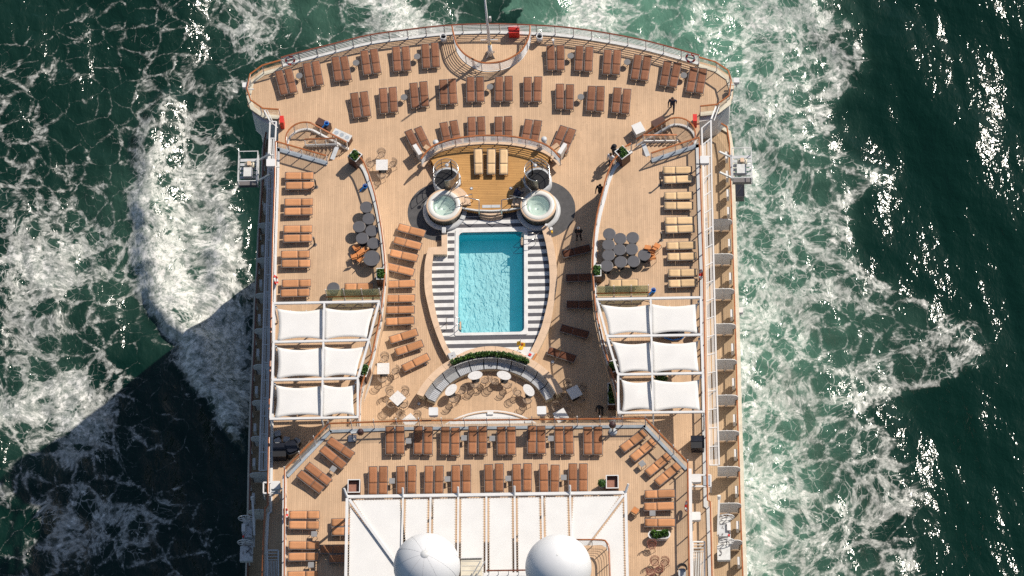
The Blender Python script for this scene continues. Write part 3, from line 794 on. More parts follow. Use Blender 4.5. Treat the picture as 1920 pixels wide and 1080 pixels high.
# forward deck windscreen railing
railing('windscreen_railing', 'long orange handrail with tall glass windscreen along the aft edge of the forward deck', [p for p in fr[3:7]], ZF, 1.1, 1.45, 0, GLASSR, posth=1.55, glassh=1.5, kerb=(0.20, 0.08), kerbm=BLUEG, kerb_side=0.10)
for a, b, nm in ((fr[2], fr[3], 'port'), (fr[6], fr[7], 'starboard')):
    railing('angled_railing', 'orange handrail with glass windscreen on the angled %s corner of the forward deck' % nm, [a, b], ZF, 1.1, 1.45, 0, GLASSR, posth=1.55, glassh=1.5, kerb=(0.20, 0.08), kerbm=BLUEG, kerb_side=0.10)
for seg, nm, ks in ((fr[:3], 'port', 0.0), (fr[7:], 'starboard', 0.0)):
    railing('forward_side_railing', 'straight orange handrail on the %s side of the forward deck' % nm, seg, ZF, 1.1, 1.5, 0, GLASSR, kerb=(0.26, 0.08), kerb_side=-0.12)
# promenade
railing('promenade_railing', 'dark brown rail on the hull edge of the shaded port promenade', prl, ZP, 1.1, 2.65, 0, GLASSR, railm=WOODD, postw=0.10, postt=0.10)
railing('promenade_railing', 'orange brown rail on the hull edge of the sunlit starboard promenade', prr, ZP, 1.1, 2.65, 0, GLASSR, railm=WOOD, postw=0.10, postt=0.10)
# ================================================================== POOL AREA
pool_c = P(921, 529, 0)
pool = empty('swimming_pool', (pool_c.x, pool_c.y, -1.4), 0, 'rectangular turquoise swimming pool with white coping in the middle of the deck', 'pool')
def under(mb, name, m, e, smooth=False):
    o = mb.build(name, m, None, smooth); o.parent = e; o.matrix_parent_inverse = Matrix.Translation(-Vector(e.location)); return o
def pool_water_mat():
    m = bpy.data.materials.new('pool_water'); m.use_nodes = True; n = m.node_tree; L = n.links; n.nodes.remove(n.nodes['Principled BSDF']); out = n.nodes['Material Output']
    t = n.nodes.new('ShaderNodeBsdfTransparent'); t.inputs[0].default_value = (0.84, 0.98, 0.99, 1)
    d = n.nodes.new('ShaderNodeBsdfDiffuse'); d.inputs[0].default_value = (0.002, 0.58, 0.80, 1)
    g = n.nodes.new('ShaderNodeBsdfGlossy'); g.inputs['Roughness'].default_value = 0.06
    ge = n.nodes.new('ShaderNodeNewGeometry')
    mp = n.nodes.new('ShaderNodeMapping'); mp.inputs['Scale'].default_value = (1.5, 0.75, 1); mp.inputs['Rotation'].default_value = (0, 0, R(-12)); L.new(ge.outputs['Position'], mp.inputs[0])
    ns = n.nodes.new('ShaderNodeTexNoise'); ns.inputs['Scale'].default_value = 2.8; ns.inputs['Detail'].default_value = 4; ns.inputs['Distortion'].default_value = 0.8; L.new(mp.outputs[0], ns.inputs['Vector'])
    bp = n.nodes.new('ShaderNodeBump'); bp.inputs['Strength'].default_value = 0.8; bp.inputs['Distance'].default_value = 0.035; L.new(ns.outputs['Fac'], bp.inputs['Height'])
    L.new(bp.outputs[0], g.inputs['Normal'])
    fr_ = n.nodes.new('ShaderNodeFresnel'); fr_.inputs[0].default_value = 1.33; L.new(bp.outputs[0], fr_.inputs['Normal'])
    m1 = n.nodes.new('ShaderNodeMixShader'); m1.inputs[0].default_value = 0.17; L.new(t.outputs[0], m1.inputs[1]); L.new(d.outputs[0], m1.inputs[2])
    m2 = n.nodes.new('ShaderNodeMixShader'); L.new(fr_.outputs[0], m2.inputs[0]); L.new(m1.outputs[0], m2.inputs[1]); L.new(g.outputs[0], m2.inputs[2])
    L.new(m2.outputs[0], out.inputs[0])
    return m
POOLW = pool_water_mat()
PFLOOR = mat('pool_floor', (0.72, 0.89, 0.88), 0.6, var=0.12, scale=1.6)
PWALL = mat('pool_wall', (0.10, 0.55, 0.66), 0.5, var=0.08)
under(MB().prism(rrect(848, 425, 993, 632.5, 0, 0.6), -1.45, -1.30), 'basin_floor', PFLOOR, pool)
pw = MB(); pw.strip([Vector((*p, 0)) for p in POOL + POOL[:1]], [Vector((*p, 0)) for p in (hole + hole[:1])], -1.30, 0.004); under(pw, 'basin_wall', PWALL, pool)
under(MB().prism(POOL, -0.30, -0.12, walls=False), 'water', POOLW, pool)
copo = rrect(852.5, 427.3, 988.7, 629.3, 0.06, 0.10)
mb = MB(); mb.strip([Vector((*p, 0)) for p in POOL + POOL[:1]], [Vector((*p, 0)) for p in copo + copo[:1]], -0.05, 0.06)
under(mb, 'coping', WTILE, pool)

# ring bench (coaming) around the striped floor
ZC = 0.45
ringL_o = [(828, 440), (828, 462), (803, 464), (799, 480), (796, 500), (796, 537), (800, 562), (811, 605), (828, 650), (844, 678)]
ringL_i = [(838.5, 440), (838.5, 477), (812.5, 477), (811.5, 488), (810, 500), (809.8, 530), (812.5, 557), (820.6, 599), (836.5, 645), (848, 664)]
ringR_o = [(1025, 419), (1036, 451), (1041, 475), (1043.75, 498), (1044.7, 528), (1040, 562), (1032.5, 605), (1025, 627), (1008, 661), (996, 681)]
ringR_i = [(1015.6, 428), (1023, 455), (1027, 478), (1029.7, 498), (1030.6, 535), (1027, 565), (1017.5, 605), (1011, 624), (1001, 646), (990, 666)]
def xy(l, z): return [p.xy.to_3d() for p in PX(l, z)]
def seg_bench(name, label, o_px, i_px, z0, z1, m, corner=0, n=4):
    c = xy(o_px, z1)[len(o_px) // 2]
    e = empty(name, (c.x, c.y, z0), 0, label, 'bench')
    o = xy(o_px, z1); i = xy(i_px, z1)
    if corner:
        o = o[:corner] + smooth_path(o[corner:], n); i = i[:corner] + smooth_path(i[corner:], n)
    else: o = smooth_path(o, n); i = smooth_path(i, n)
    # tops are laid as planks with thin joints, on a slightly inset base
    k = 0; step = 4
    while k < len(o) - 1:
        q = min(k + step, len(o) - 1)
        a = o[k:q + 1]; b = i[k:q + 1]
        a = list(a); b = list(b)
        if q < len(o) - 1:
            a[-1] = a[-1].lerp(a[-2], 0.02); b[-1] = b[-1].lerp(b[-2], 0.02)
        mbb = MB(); mbb.strip(b, a, z1 - 0.05, z1); under(mbb, 'plank', m, e)
        k = q
    ob = [p.lerp(r, 0.08) for p, r in zip(o, i)]; ib = [r.lerp(p, 0.08) for p, r in zip(o, i)]
    mbb = MB(); mbb.strip(ib, ob, z0 + 0.001, z1 - 0.052); under(mbb, 'base', CREAM, e)
    return e
seg_bench('ring_bench', 'curved wooden bench bordering the striped pool floor beside the row of orange loungers', ringL_o, ringL_i, 0, ZC, BENCHW, 3)
seg_bench('ring_bench', 'curved wooden bench bordering the striped pool floor beside the shaded dark loungers', ringR_o, ringR_i, 0, ZC, BENCHW)

# striped floor: white sheet with dark bands
RLi = smooth_path(xy(ringL_i[3:], 0), 6); RRi = smooth_path(xy(ringR_i[1:], 0), 6)
def xin(path, y):
    for a, b in zip(path, path[1:]):
        if (a.y - y) * (b.y - y) <= 0 and abs(a.y - b.y) > 1e-6:
            t = (y - a.y) / (b.y - a.y); return a.x + (b.x - a.x) * t
    return path[0].x if y > path[0].y else path[-1].x
fl_c = P(921, 640, 0)
floor = empty('striped_floor', (fl_c.x, fl_c.y, 0), 0, 'black and white striped tile floor around the pool', 'floor tiles')
floor['kind'] = 'structure'
top_y = P(900, 405, 0).y
wp = [p for p in RLi] + [P(880, 672, 0).xy.to_3d(), P(960, 668, 0).xy.to_3d()] + [p for p in RRi[::-1]] + [P(1012, 420, 0).xy.to_3d(), P(1000, 402, 0).xy.to_3d(), P(846, 405, 0).xy.to_3d(), P(838, 440, 0).xy.to_3d(), P(838, 478, 0).xy.to_3d(), P(812, 480, 0).xy.to_3d()]
wp2 = [Vector((p.x, p.y, 0)) for p in wp]
ar = sum(wp2[i].x * wp2[(i + 1) % len(wp2)].y - wp2[(i + 1) % len(wp2)].x * wp2[i].y for i in range(len(wp2)))
if ar < 0: wp2.reverse()
under(MB().prism(wp2, 0.001, 0.006, [hole]), 'white_tiles', WTILE, floor)
def stripe(x0, x1, x0b, x1b, y1, y0):
    mbb = MB(); mbb.prism([(x0b, y0), (x1b, y0), (x1, y1), (x0, y1)], 0.007, 0.014); under(mbb, 'dark_stripe', DTILE, floor)
v = 435.3
xl1 = P(851.7, 500, 0).x; xr0 = P(989.8, 500, 0).x
while v < 624:
    ya = P(921, v, 0).y; yb = P(921, v + 6.3, 0).y
    if v < 478:
        xa = xb = P(839.5, v, 0).x
    else: xa, xb = xin(RLi, ya), xin(RLi, yb)
    stripe(xa, xl1, xb, xl1, ya, yb)
    xa, xb = xin(RRi, ya), xin(RRi, yb)
    stripe(xr0, xa, xr0, xb, ya, yb)
    v += 13.9
for v0, h_ in ((629.8, 7.3), (644.0, 7.5)):
    ya = P(921, v0, 0).y; yb = P(921, v0 + h_, 0).y
    stripe(xin(RLi, ya), xin(RRi, ya), xin(RLi, yb), xin(RRi, yb), ya, yb)
for v0, h_, u0, u1 in ((406.5, 6, 862, 984), (419.5, 6.5, 856, 992)):
    ya = P(921, v0, 0).y; yb = P(921, v0 + h_, 0).y
    stripe(P(u0, v0, 0).x, P(u1, v0, 0).x, P(u0 - 4, v0, 0).x, P(u1 + 4, v0, 0).x, ya, yb)
under(MB().prism([p.xy for p in PX([(880, 396), (962, 396), (990, 406), (855, 406)], 0)][::-1], 0.007, 0.012), 'dark_stripe', DTILE, floor)

# grey discs under the hot tubs
for u, v, side in ((825, 397, 'port'), (1018, 393, 'starboard')):
    c = P(u, v, 0); mbb = MB(); mbb.lathe([(0, 0.003), (2.24, 0.003)], c, 48)
    o = under(MB().add([(x, y, 0.003 + c.z) for x, y, z in mbb.v], mbb.f), 'dark_disc', RUBBER, floor)
    o.location.z += 0.0
# raised platform
plat = empty('raised_platform', (P(920, 330).x, P(920, 330).y, 0), 0, 'raised golden wood platform with three beige loungers between the hot tubs', 'platform')
arc_in = offset(arc, -0.0)
bot = xy([(1014, 338), (1000, 352), (987, 380), (975, 389), (950, 393.5), (921, 395), (893, 394), (868, 390), (856, 380), (843, 352), (829, 338)], ZB)
pp = [Vector((p.x, p.y, 0)) for p in arc[4:-4]] + [Vector((p.x, p.y, 0)) for p in bot]
under(MB().prism(pp[::-1], 0.03, ZB), 'platform_deck', TEAKP, plat)
# white nosing along the pool side
mbb = MB(); nb = [Vector((p.x, p.y, ZB + 0.004)) for p in bot[2:-2]]
mbb.sweep(nb, [(-0.05, -0.12), (0.05, -0.12), (0.05, 0.004), (-0.05, 0.004)]); under(mbb, 'nosing', WHITE2, plat)
# steps down to the pool
st = empty('pool_steps', (P(921, 402).x, P(921, 402).y, 0), 0, 'three curved wooden steps with chrome handrails leading to the pool', 'steps')
for k, (va, vb, z) in enumerate(((392, 399.5, 0.42), (396, 404.5, 0.28), (400, 408.5, 0.14))):
    ya = P(921, va, z).y; yb = P(921, vb, z).y; xa = P(900.5, va, z).x; xb = P(942.5, va, z).x
    arcp = [(xa + (xb - xa) * t / 8, yb - 0.16 * math.sin(math.pi * t / 8)) for t in range(9)]
    under(MB().prism(arcp + [(xb, ya), (xa, ya)], 0.012 + 0.001 * k, z), 'step', BENCHW, st)
mat_ = P(921, 387, ZB)
under(MB().box(mat_.x - 0.62, mat_.x - 0.01, mat_.y - 0.11, mat_.y + 0.11, ZB + 0.002, ZB + 0.02), 'grate', LGREY, st)
under(MB().box(mat_.x + 0.01, mat_.x + 0.62, mat_.y - 0.11, mat_.y + 0.11, ZB + 0.002, ZB + 0.02), 'grate', LGREY, st)
for u0, sg in ((899.5, -1), (941.5, 1)):
    a = P(u0, 410, 0.012); b = P(u0, 386.5, ZB); c_ = P(u0 + sg * 27, 381, ZB)
    pts = [a, a + Vector((0, 0, 0.9)), Vector((b.x, b.y, ZB + 0.9)), Vector((c_.x, c_.y, ZB + 0.9)), c_]
    under(MB().tube(pts, 0.028, 8), 'handrail', STEEL, st, True)
# hot tubs
def spa_water():
    m = glass('spa_water', (0.88, 0.97, 0.945), 0.03, 0.05, body=0.20, bodycol=(0.58, 0.84, 0.76)); return m
SPAW = spa_water()
def hot_tub(u, v, label):
    zr = 0.95; c = P(u, v, zr); c.z = 0
    e = empty('hot_tub', c, 0, label, 'hot tub', 'round hot tubs beside the platform')
    MB().lathe([(1.14, 0.02), (1.18, 0.80), (1.23, 0.84)], (0, 0, 0), 48).build('side', TUBSIDE, e, True)
    MB().lathe([(1.24, 0.84), (1.25, 0.92), (1.20, 0.95), (1.12, 0.95)], (0, 0, 0), 48).build('wooden_rim', BENCHW, e, True)
    MB().lathe([(1.12, 0.95), (1.09, 0.985), (0.90, 0.97), (0.80, 0.94), (0.78, 0.70), (0.70, 0.60), (0.45, 0.58), (0.42, 0.42), (0.0, 0.40)], (0, 0, 0), 48).build('shell', SHELL, e, True)
    MB().lathe([(0.0, 0.86), (0.79, 0.86)], (0, 0, 0), 40).build('water', SPAW, e)
    jets = MB()
    for k in range(9):
        a = k * 0.7; jets.cyl((0.66 * math.cos(a), 0.66 * math.sin(a), 0.60), (0.66 * math.cos(a), 0.66 * math.sin(a), 0.64), 0.022, n=6)
    o = jets.build('jets', MGREY, e); o['kind'] = 'stuff'
    dr = MB().cyl((0, 0, 0.40), (0, 0, 0.44), 0.08, n=12).build('drain', LGREY, e)
    # curved inner seat
    MB().lathe([(0.45, 0.60), (0.45, 0.66), (0.70, 0.66)], (0, 0, 0), 20, R(150), R(330)).build('seat', SHELL, e, True)
    MB().lathe([(1.20, 0.015), (1.52, 0.015), (1.52, 0.16), (1.30, 0.18), (1.20, 0.18)], (0, 0, 0), 48).build('plinth', LGREY, e, True)
    return e
hot_tub(832.8, 384.7, 'round hot tub nearest the orange loungers')
hot_tub(1009, 384.7, 'round hot tub with a person crouching beside it')
# curved wooden steps beside the tubs on the platform
for u, v, a0, a1, side in ((832.8, 384.7, 5, 80, 'orange loungers'), (1009, 384.7, 100, 175, 'crouching person')):
    c = P(u, v, 0.95); c.z = ZB
    e = empty('tub_step', c, 0, 'curved wooden step hugging the hot tub nearest the %s' % side, 'step')
    for j, (r0, r1, h_) in enumerate(((1.28, 1.60, 0.20), (1.62, 1.84, 0.10))):
        ia = [Vector((r0 * math.cos(R(t)), r0 * math.sin(R(t)), 0)) for t in range(a0, a1 + 1, 5)]
        oa = [Vector((r1 * math.cos(R(t)), r1 * math.sin(R(t)), 0)) for t in range(a0, a1 + 1, 5)]
        MB().strip(ia, oa, 0.002, h_).build('tread', BENCHW, e)
    sg = 1 if u < 900 else -1
    for (x0, y0, x1, y1) in ((0.75, 0.12, 1.95, 0.45), (0.45, 0.75, 1.15, 1.75)):
        MB().tube([(sg * x0, y0, 0.35), (sg * x0, y0, 1.15), (sg * x1, y1, 1.10), (sg * x1, y1, 0.0)], 0.025, 8).build('handrail', STEEL, e, True)
# shower enclosures
def shower(u, v, label, mir):
    c = P(u, v, ZB + 0.15); c.z = ZB
    e = empty('shower_enclosure', c, 0, label, 'shower')
    r = 0.86
    MB().lathe([(0.82, 0.16), (0.98, 0.15), (0.98, -0.52)], (0, 0, 0), 32).build('base_ring', LGREY, e, True)
    MB().lathe([(0.0, 0.15), (0.82, 0.15)], (0, 0, 0), 32).build('floor_pan', BLACK, e)
    a0, a1 = (-95, 20) if not mir else (160, 275)
    MB().lathe([(r, 0.17), (r, 1.62)], (0, 0, 0), 16, R(a0), R(a1)).build('bronze_panel', BRONZE, e, True)
    b0, b1 = (20, 205) if not mir else (-25, 160)
    MB().lathe([(r, 0.17), (r, 1.62)], (0, 0, 0), 20, R(b0), R(b1)).build('glass_panel', GLASSS, e, True)
    t0, t1 = min(a0, b0), max(a1, b1)
    for z in (1.64, 1.1, 0.6):
        f0, f1 = (t0, t1) if z > 1.5 else (b0, b1)
        MB().tube([(r * math.cos(R(t)), r * math.sin(R(t)), z) for t in np.linspace(f0, f1, 26)], 0.025, 6).build('rail', STEEL, e, True)
    for k in range(5):
        t = R(b0 + (b1 - b0) * k / 4); MB().cyl((r * math.cos(t), r * math.sin(t), 0.17), (r * math.cos(t), r * math.sin(t), 1.64), 0.022, n=8).build('post', MGREY, e, True)
    sx = -1 if mir else 1
    MB().cyl((sx * 0.35, 0.45, 0.15), (sx * 0.35, 0.45, 2.1), 0.05, n=10).build('column', BLACK, e, True)
    MB().tube([(sx * 0.35, 0.45, 2.1), (sx * 0.1, 0.1, 2.15)], 0.02, 6).cyl((sx * 0.1, 0.1, 2.08), (sx * 0.1, 0.1, 2.14), 0.13, n=14).build('shower_head', LGREY, e, True)
    return e
shower(838, 337, 'cylindrical shower enclosure behind the hot tub nearest the orange loungers', False)
shower(1008, 337.5, 'cylindrical shower enclosure behind the hot tub with the crouching person', True)
# steps at both ends of the platform rail, with white boxes
for u, v, sg, nm in ((806, 291, 1, 'left'), (1038, 288, -1, 'right')):
    c = P(u, v, 0); e = empty('platform_steps', c, R(-38 * sg), 'short dark steps at the %s end of the curved platform railing' % nm, 'steps')
    for k in range(3):
        MB().box(-0.55, 0.55, -0.3 - 0.3 * k + 0.3, 0.0 - 0.3 * k + 0.3, 0.004, 0.54 - 0.17 * k).build('step', STEPW, e)
for u, v, nm, rz in ((784, 290, 'leftmost', 30), (1055, 288, 'rightmost', -30)):
    c = P(u, v, 0.2); c.z = 0
    e = empty('cabinet', c, R(rz), 'slim white cabinet at the %s end of the curved platform railing' % nm, 'cabinet')
    MB().box(-0.12, 0.12, -0.42, 0.42, 0.0, 0.95).build('body', WHITE2, e); MB().box(-0.14, 0.14, -0.44, 0.44, 0.95, 0.99).build('lid', WHITE, e)
for u, v, nm in ((818.5, 279, 'left'), (1021, 273, 'right')):
    c = P(u, v, ZB); e = empty('vent_cowl', c, 0, 'white round vent cowl standing on the %s part of the curved platform rail' % nm, 'vent')
    MB().cyl((0, 0, 0), (0, 0, 0.9), 0.14, 0.17, 14).build('pipe', WHITE, e, True); MB().cyl((0, 0, 0.9), (0, 0, 0.99), 0.20, n=14).build('cap', LGREY, e, True)

# arc sofa with planter
c_in, r_in = circ3(P(815.5, 754, 0.45), P(919, 692, 0.45), P(1023, 751, 0.45))
c_out, r_out = circ3(P(801, 742, 0.85), P(919, 671, 0.95), P(1036, 738, 0.85))
def ang(p, c): return math.atan2(p[1] - c[1], p[0] - c[0])
aL = ang(P(815.5, 754, 0.45), c_in); aR = ang(P(1023, 751, 0.45), c_in)
sofa = empty('arc_sofa', (c_in.x, c_in.y + r_in, 0), 0, 'long curved grey slatted sofa with wooden surround facing the oval tables', 'sofa')
NS = 11
for k in range(NS):
    t0 = aL + (aR - aL) * k / NS; t1 = aL + (aR - aL) * (k + 1) / NS
    g_ = 0.006 * (1 if t1 > t0 else -1)
    ts = [t0 + g_ + (t1 - t0 - 2 * g_) * j / 5 for j in range(6)]
    def ring(r, z): return [Vector((c_in.x + r * math.cos(t), c_in.y + r * math.sin(t), z)) for t in ts]
    mbb = MB(); mbb.strip(ring(r_in + 0.02, 0), ring(r_in + 0.52, 0), 0.30, 0.44); under(mbb, 'seat', CUSH if k in (2, 7) else SLATG, sofa)
    mbb = MB()
    n_s = 11
    for j in range(n_s):                     # upright slats of the sloping backrest
        t = t0 + g_ + (t1 - t0 - 2 * g_) * (j + 0.5) / n_s
        d = Vector((math.cos(t), math.sin(t), 0)); tn = Vector((-d.y, d.x, 0))
        p0 = Vector((c_in.x, c_in.y, 0)) + d * (r_in + 0.50) + Vector((0, 0, 0.45)); p1 = Vector((c_in.x, c_in.y, 0)) + d * (r_in + 0.74) + Vector((0, 0, 0.92))
        mbb.bar(p0, p1, 0.055, 0.02, up=tn.cross(p1 - p0).normalized())
    o = under(mbb, 'backrest', SLATG, sofa)
    mbb = MB()
    for j in range(7):                     # seat slats
        t = t0 + g_ + (t1 - t0 - 2 * g_) * (j + 0.5) / 7
        d = Vector((math.cos(t), math.sin(t), 0)); cc_ = Vector((c_in.x, c_in.y, 0.448))
        mbb.bar(cc_ + d * (r_in + 0.03), cc_ + d * (r_in + 0.50), 0.07, 0.018)
    if k not in (2, 7): under(mbb, 'slats', SLATG, sofa)
    d = Vector((math.cos(t0), math.sin(t0), 0)); cc_ = Vector((c_in.x, c_in.y, 0))
    mbb = MB(); mbb.bar(cc_ + d * (r_in + 0.0) + Vector((0, 0, 0.475)), cc_ + d * (r_in + 0.50) + Vector((0, 0, 0.475)), 0.03, 0.03)
    mbb.bar(cc_ + d * (r_in + 0.50) + Vector((0, 0, 0.475)), cc_ + d * (r_in + 0.76) + Vector((0, 0, 0.96)), 0.03, 0.03); under(mbb, 'bracket', BLACK, sofa)
def arcpts(c, r, a0, a1, n=28): return [Vector((c.x + r * math.cos(a0 + (a1 - a0) * j / n), c.y + r * math.sin(a0 + (a1 - a0) * j / n), 0)) for j in range(n + 1)]
ext = 0.02 * (1 if aL > aR else -1)
mbb = MB(); mbb.strip(arcpts(c_in, r_in + 0.03, aL, aR), arcpts(c_in, r_in + 0.60, aL, aR), 0.004, 0.298); under(mbb, 'base', CREAM, sofa)
n_p = 9
for k in range(n_p):
    a0 = aL + ext + (aR - aL - 2 * ext) * k / n_p; a1 = aL + ext + (aR - aL - 2 * ext) * (k + 1) / n_p - (0.003 if aR > aL else -0.003)
    mbb = MB(); mbb.strip(arcpts(c_in, r_in + 0.80, a0, a1, 5), arcpts(c_in, r_in + 1.28, a0, a1, 5), 0.78, 0.84); under(mbb, 'top_plank', BENCHW, sofa)
mbb = MB(); mbb.strip(arcpts(c_in, r_in + 0.80, aL, aR), arcpts(c_in, r_in + 1.24, aL, aR), 0.005, 0.775); under(mbb, 'back_wall', CREAM, sofa)

# leaf masses
def leafball(mb, c, r, n, s, rz=None, seed=0):
    rnd = random.Random(seed); rz = rz or r
    for _ in range(n):
        a = rnd.uniform(0, 6.283); t = rnd.uniform(-0.25, 1) ; q = math.sqrt(max(0, 1 - t * t)); rr = rnd.uniform(0.7, 1.05)
        p = Vector((c[0] + r * rr * q * math.cos(a), c[1] + r * rr * q * math.sin(a), c[2] + rz * rr * t))
        d = Vector((rnd.uniform(-1, 1), rnd.uniform(-1, 1), rnd.uniform(-0.3, 1))).normalized(); e_ = d.cross(Vector((rnd.uniform(-1, 1), rnd.uniform(-1, 1), rnd.uniform(-1, 1)))).normalized()
        l = s * rnd.uniform(0.7, 1.4)
        mb.mi = 0 if rnd.random() < 0.6 else 1
        mb.add([p - e_ * l * .35, p + d * l * .5, p + e_ * l * .35, p - d * l * .5], [(0, 1, 2, 3)])
hedge_c, hedge_r = circ3(P(848, 682, 0.9), P(919, 664, 1.0), P(990, 681, 0.9))
h0, h1 = ang(P(848, 682, 0.9), hedge_c), ang(P(990, 681, 0.9), hedge_c)
hedge = empty('curved_planter', (hedge_c.x, hedge_c.y + hedge_r, 0), 0, 'low curved planter of green shrubs behind the slatted sofa', 'planter')
mbb = MB(); mbb.strip(arcpts(hedge_c, hedge_r - 0.24, h0, h1), arcpts(hedge_c, hedge_r + 0.26, h0, h1), 0.842, 0.90); under(mbb, 'trough', WHITE2, hedge)
mbb = MB(); mbb.strip(arcpts(hedge_c, hedge_r - 0.20, h0, h1), arcpts(hedge_c, hedge_r + 0.22, h0, h1), 0.901, 0.92); under(mbb, 'soil', SOIL, hedge)
for k in range(26):
    t = h0 + (h1 - h0) * (k + 0.5) / 26; mbb = MB()
    rnd = random.Random(k); q_ = rnd.uniform(0.75, 1.2); leafball(mbb, (hedge_c.x + hedge_r * math.cos(t), hedge_c.y + hedge_r * math.sin(t) + rnd.uniform(0.0, 0.1), 0.93), 0.20 * q_, 100, 0.10, 0.27 * q_, k)
    under(mbb, 'shrub', [LEAF, LEAF2], hedge)
# wooden counter on the pool side of the planter
cb_c, cb_r = circ3(P(850, 671, 0.5), P(919, 649, 0.5), P(988, 669, 0.5))
k0, k1 = ang(P(850, 671, 0.5), cb_c), ang(P(988, 669, 0.5), cb_c)
cou = empty('curved_counter', (cb_c.x, cb_c.y + cb_r, 0), 0, 'curved wooden ledge between the green planter and the striped floor', 'ledge')
for k in range(7):
    a0 = k0 + (k1 - k0) * k / 7; a1 = k0 + (k1 - k0) * (k + 1) / 7 + (0.004 if k1 < k0 else -0.004)
    mbb = MB(); mbb.strip(arcpts(cb_c, cb_r - 0.75, a0, a1, 5), arcpts(cb_c, cb_r, a0, a1, 5), 0.45, 0.50); under(mbb, 'plank', BENCHW, cou)
mbb = MB(); mbb.strip(arcpts(cb_c, cb_r - 0.75, k0, k1), arcpts(cb_c, cb_r - 0.05, k0, k1), 0.02, 0.448); under(mbb, 'base', CREAM, cou)
# pool ladders
def ladder(u, v, label, sg):
    c = P(u, v, 0.06)
    e = empty('pool_ladder', c, 0, label, 'ladder')
    for dy in (-0.24, 0.24):
        MB().tube([(sg * -0.75, dy, 0.0), (sg * -0.75, dy, 0.6), (sg * -0.6, dy, 0.72), (sg * 0.05, dy, 0.72), (sg * 0.16, dy, 0.6), (sg * 0.16, dy, -1.1)], 0.024, 8).build('rail', STEEL, e, True)
    for k in range(2):
        MB().box(sg * 0.10 - 0.14 * (sg < 0), sg * 0.10 + 0.14 * (sg > 0), -0.3, 0.3, -0.10 - 0.35 * k, -0.05 - 0.35 * k).build('tread', BENCHW if k == 0 else WOODD, e)
ladder(858, 610, 'chrome pool ladder at the sunlit corner of the pool', 1)
ladder(983.5, 452, 'chrome pool ladder in the shaded corner of the pool', -1)
# white round bar roof under the forward deck edge
c_b, r_b = circ3(P(848, 787, 2.4), P(920, 769, 2.4), P(992, 785, 2.4))
e = empty('round_bar_roof', (c_b.x, c_b.y, 0), 0, 'white rounded bar roof peeking out below the windscreen railing', 'roof')
under(MB().cyl((c_b.x, c_b.y, 2.2), (c_b.x, c_b.y, 2.4), r_b, n=64), 'disc', WHITE, e)
mbb = MB(); mbb.tube([(c_b.x + (r_b - 0.15) * math.cos(t), c_b.y + (r_b - 0.15) * math.sin(t), 2.45) for t in np.linspace(0, 6.283, 64, endpoint=False)], 0.045, 6, True); under(mbb, 'rim_pipe', BENCHW, e)
under(MB().cyl((c_b.x, c_b.y, 0.0), (c_b.x, c_b.y, 2.199), r_b - 0.6, n=32), 'drum', CREAM, e)
for k in range(3):
    t = R(60 + 30 * k)
    q = Vector((c_b.x + (r_b - 0.25) * math.cos(t), c_b.y + (r_b - 0.25) * math.sin(t), 2.46))
    under(MB().obox(q, (0.2, 0, 0), (0, 0.1, 0), (0, 0, 0.05)), 'lamp', WHITE, e)
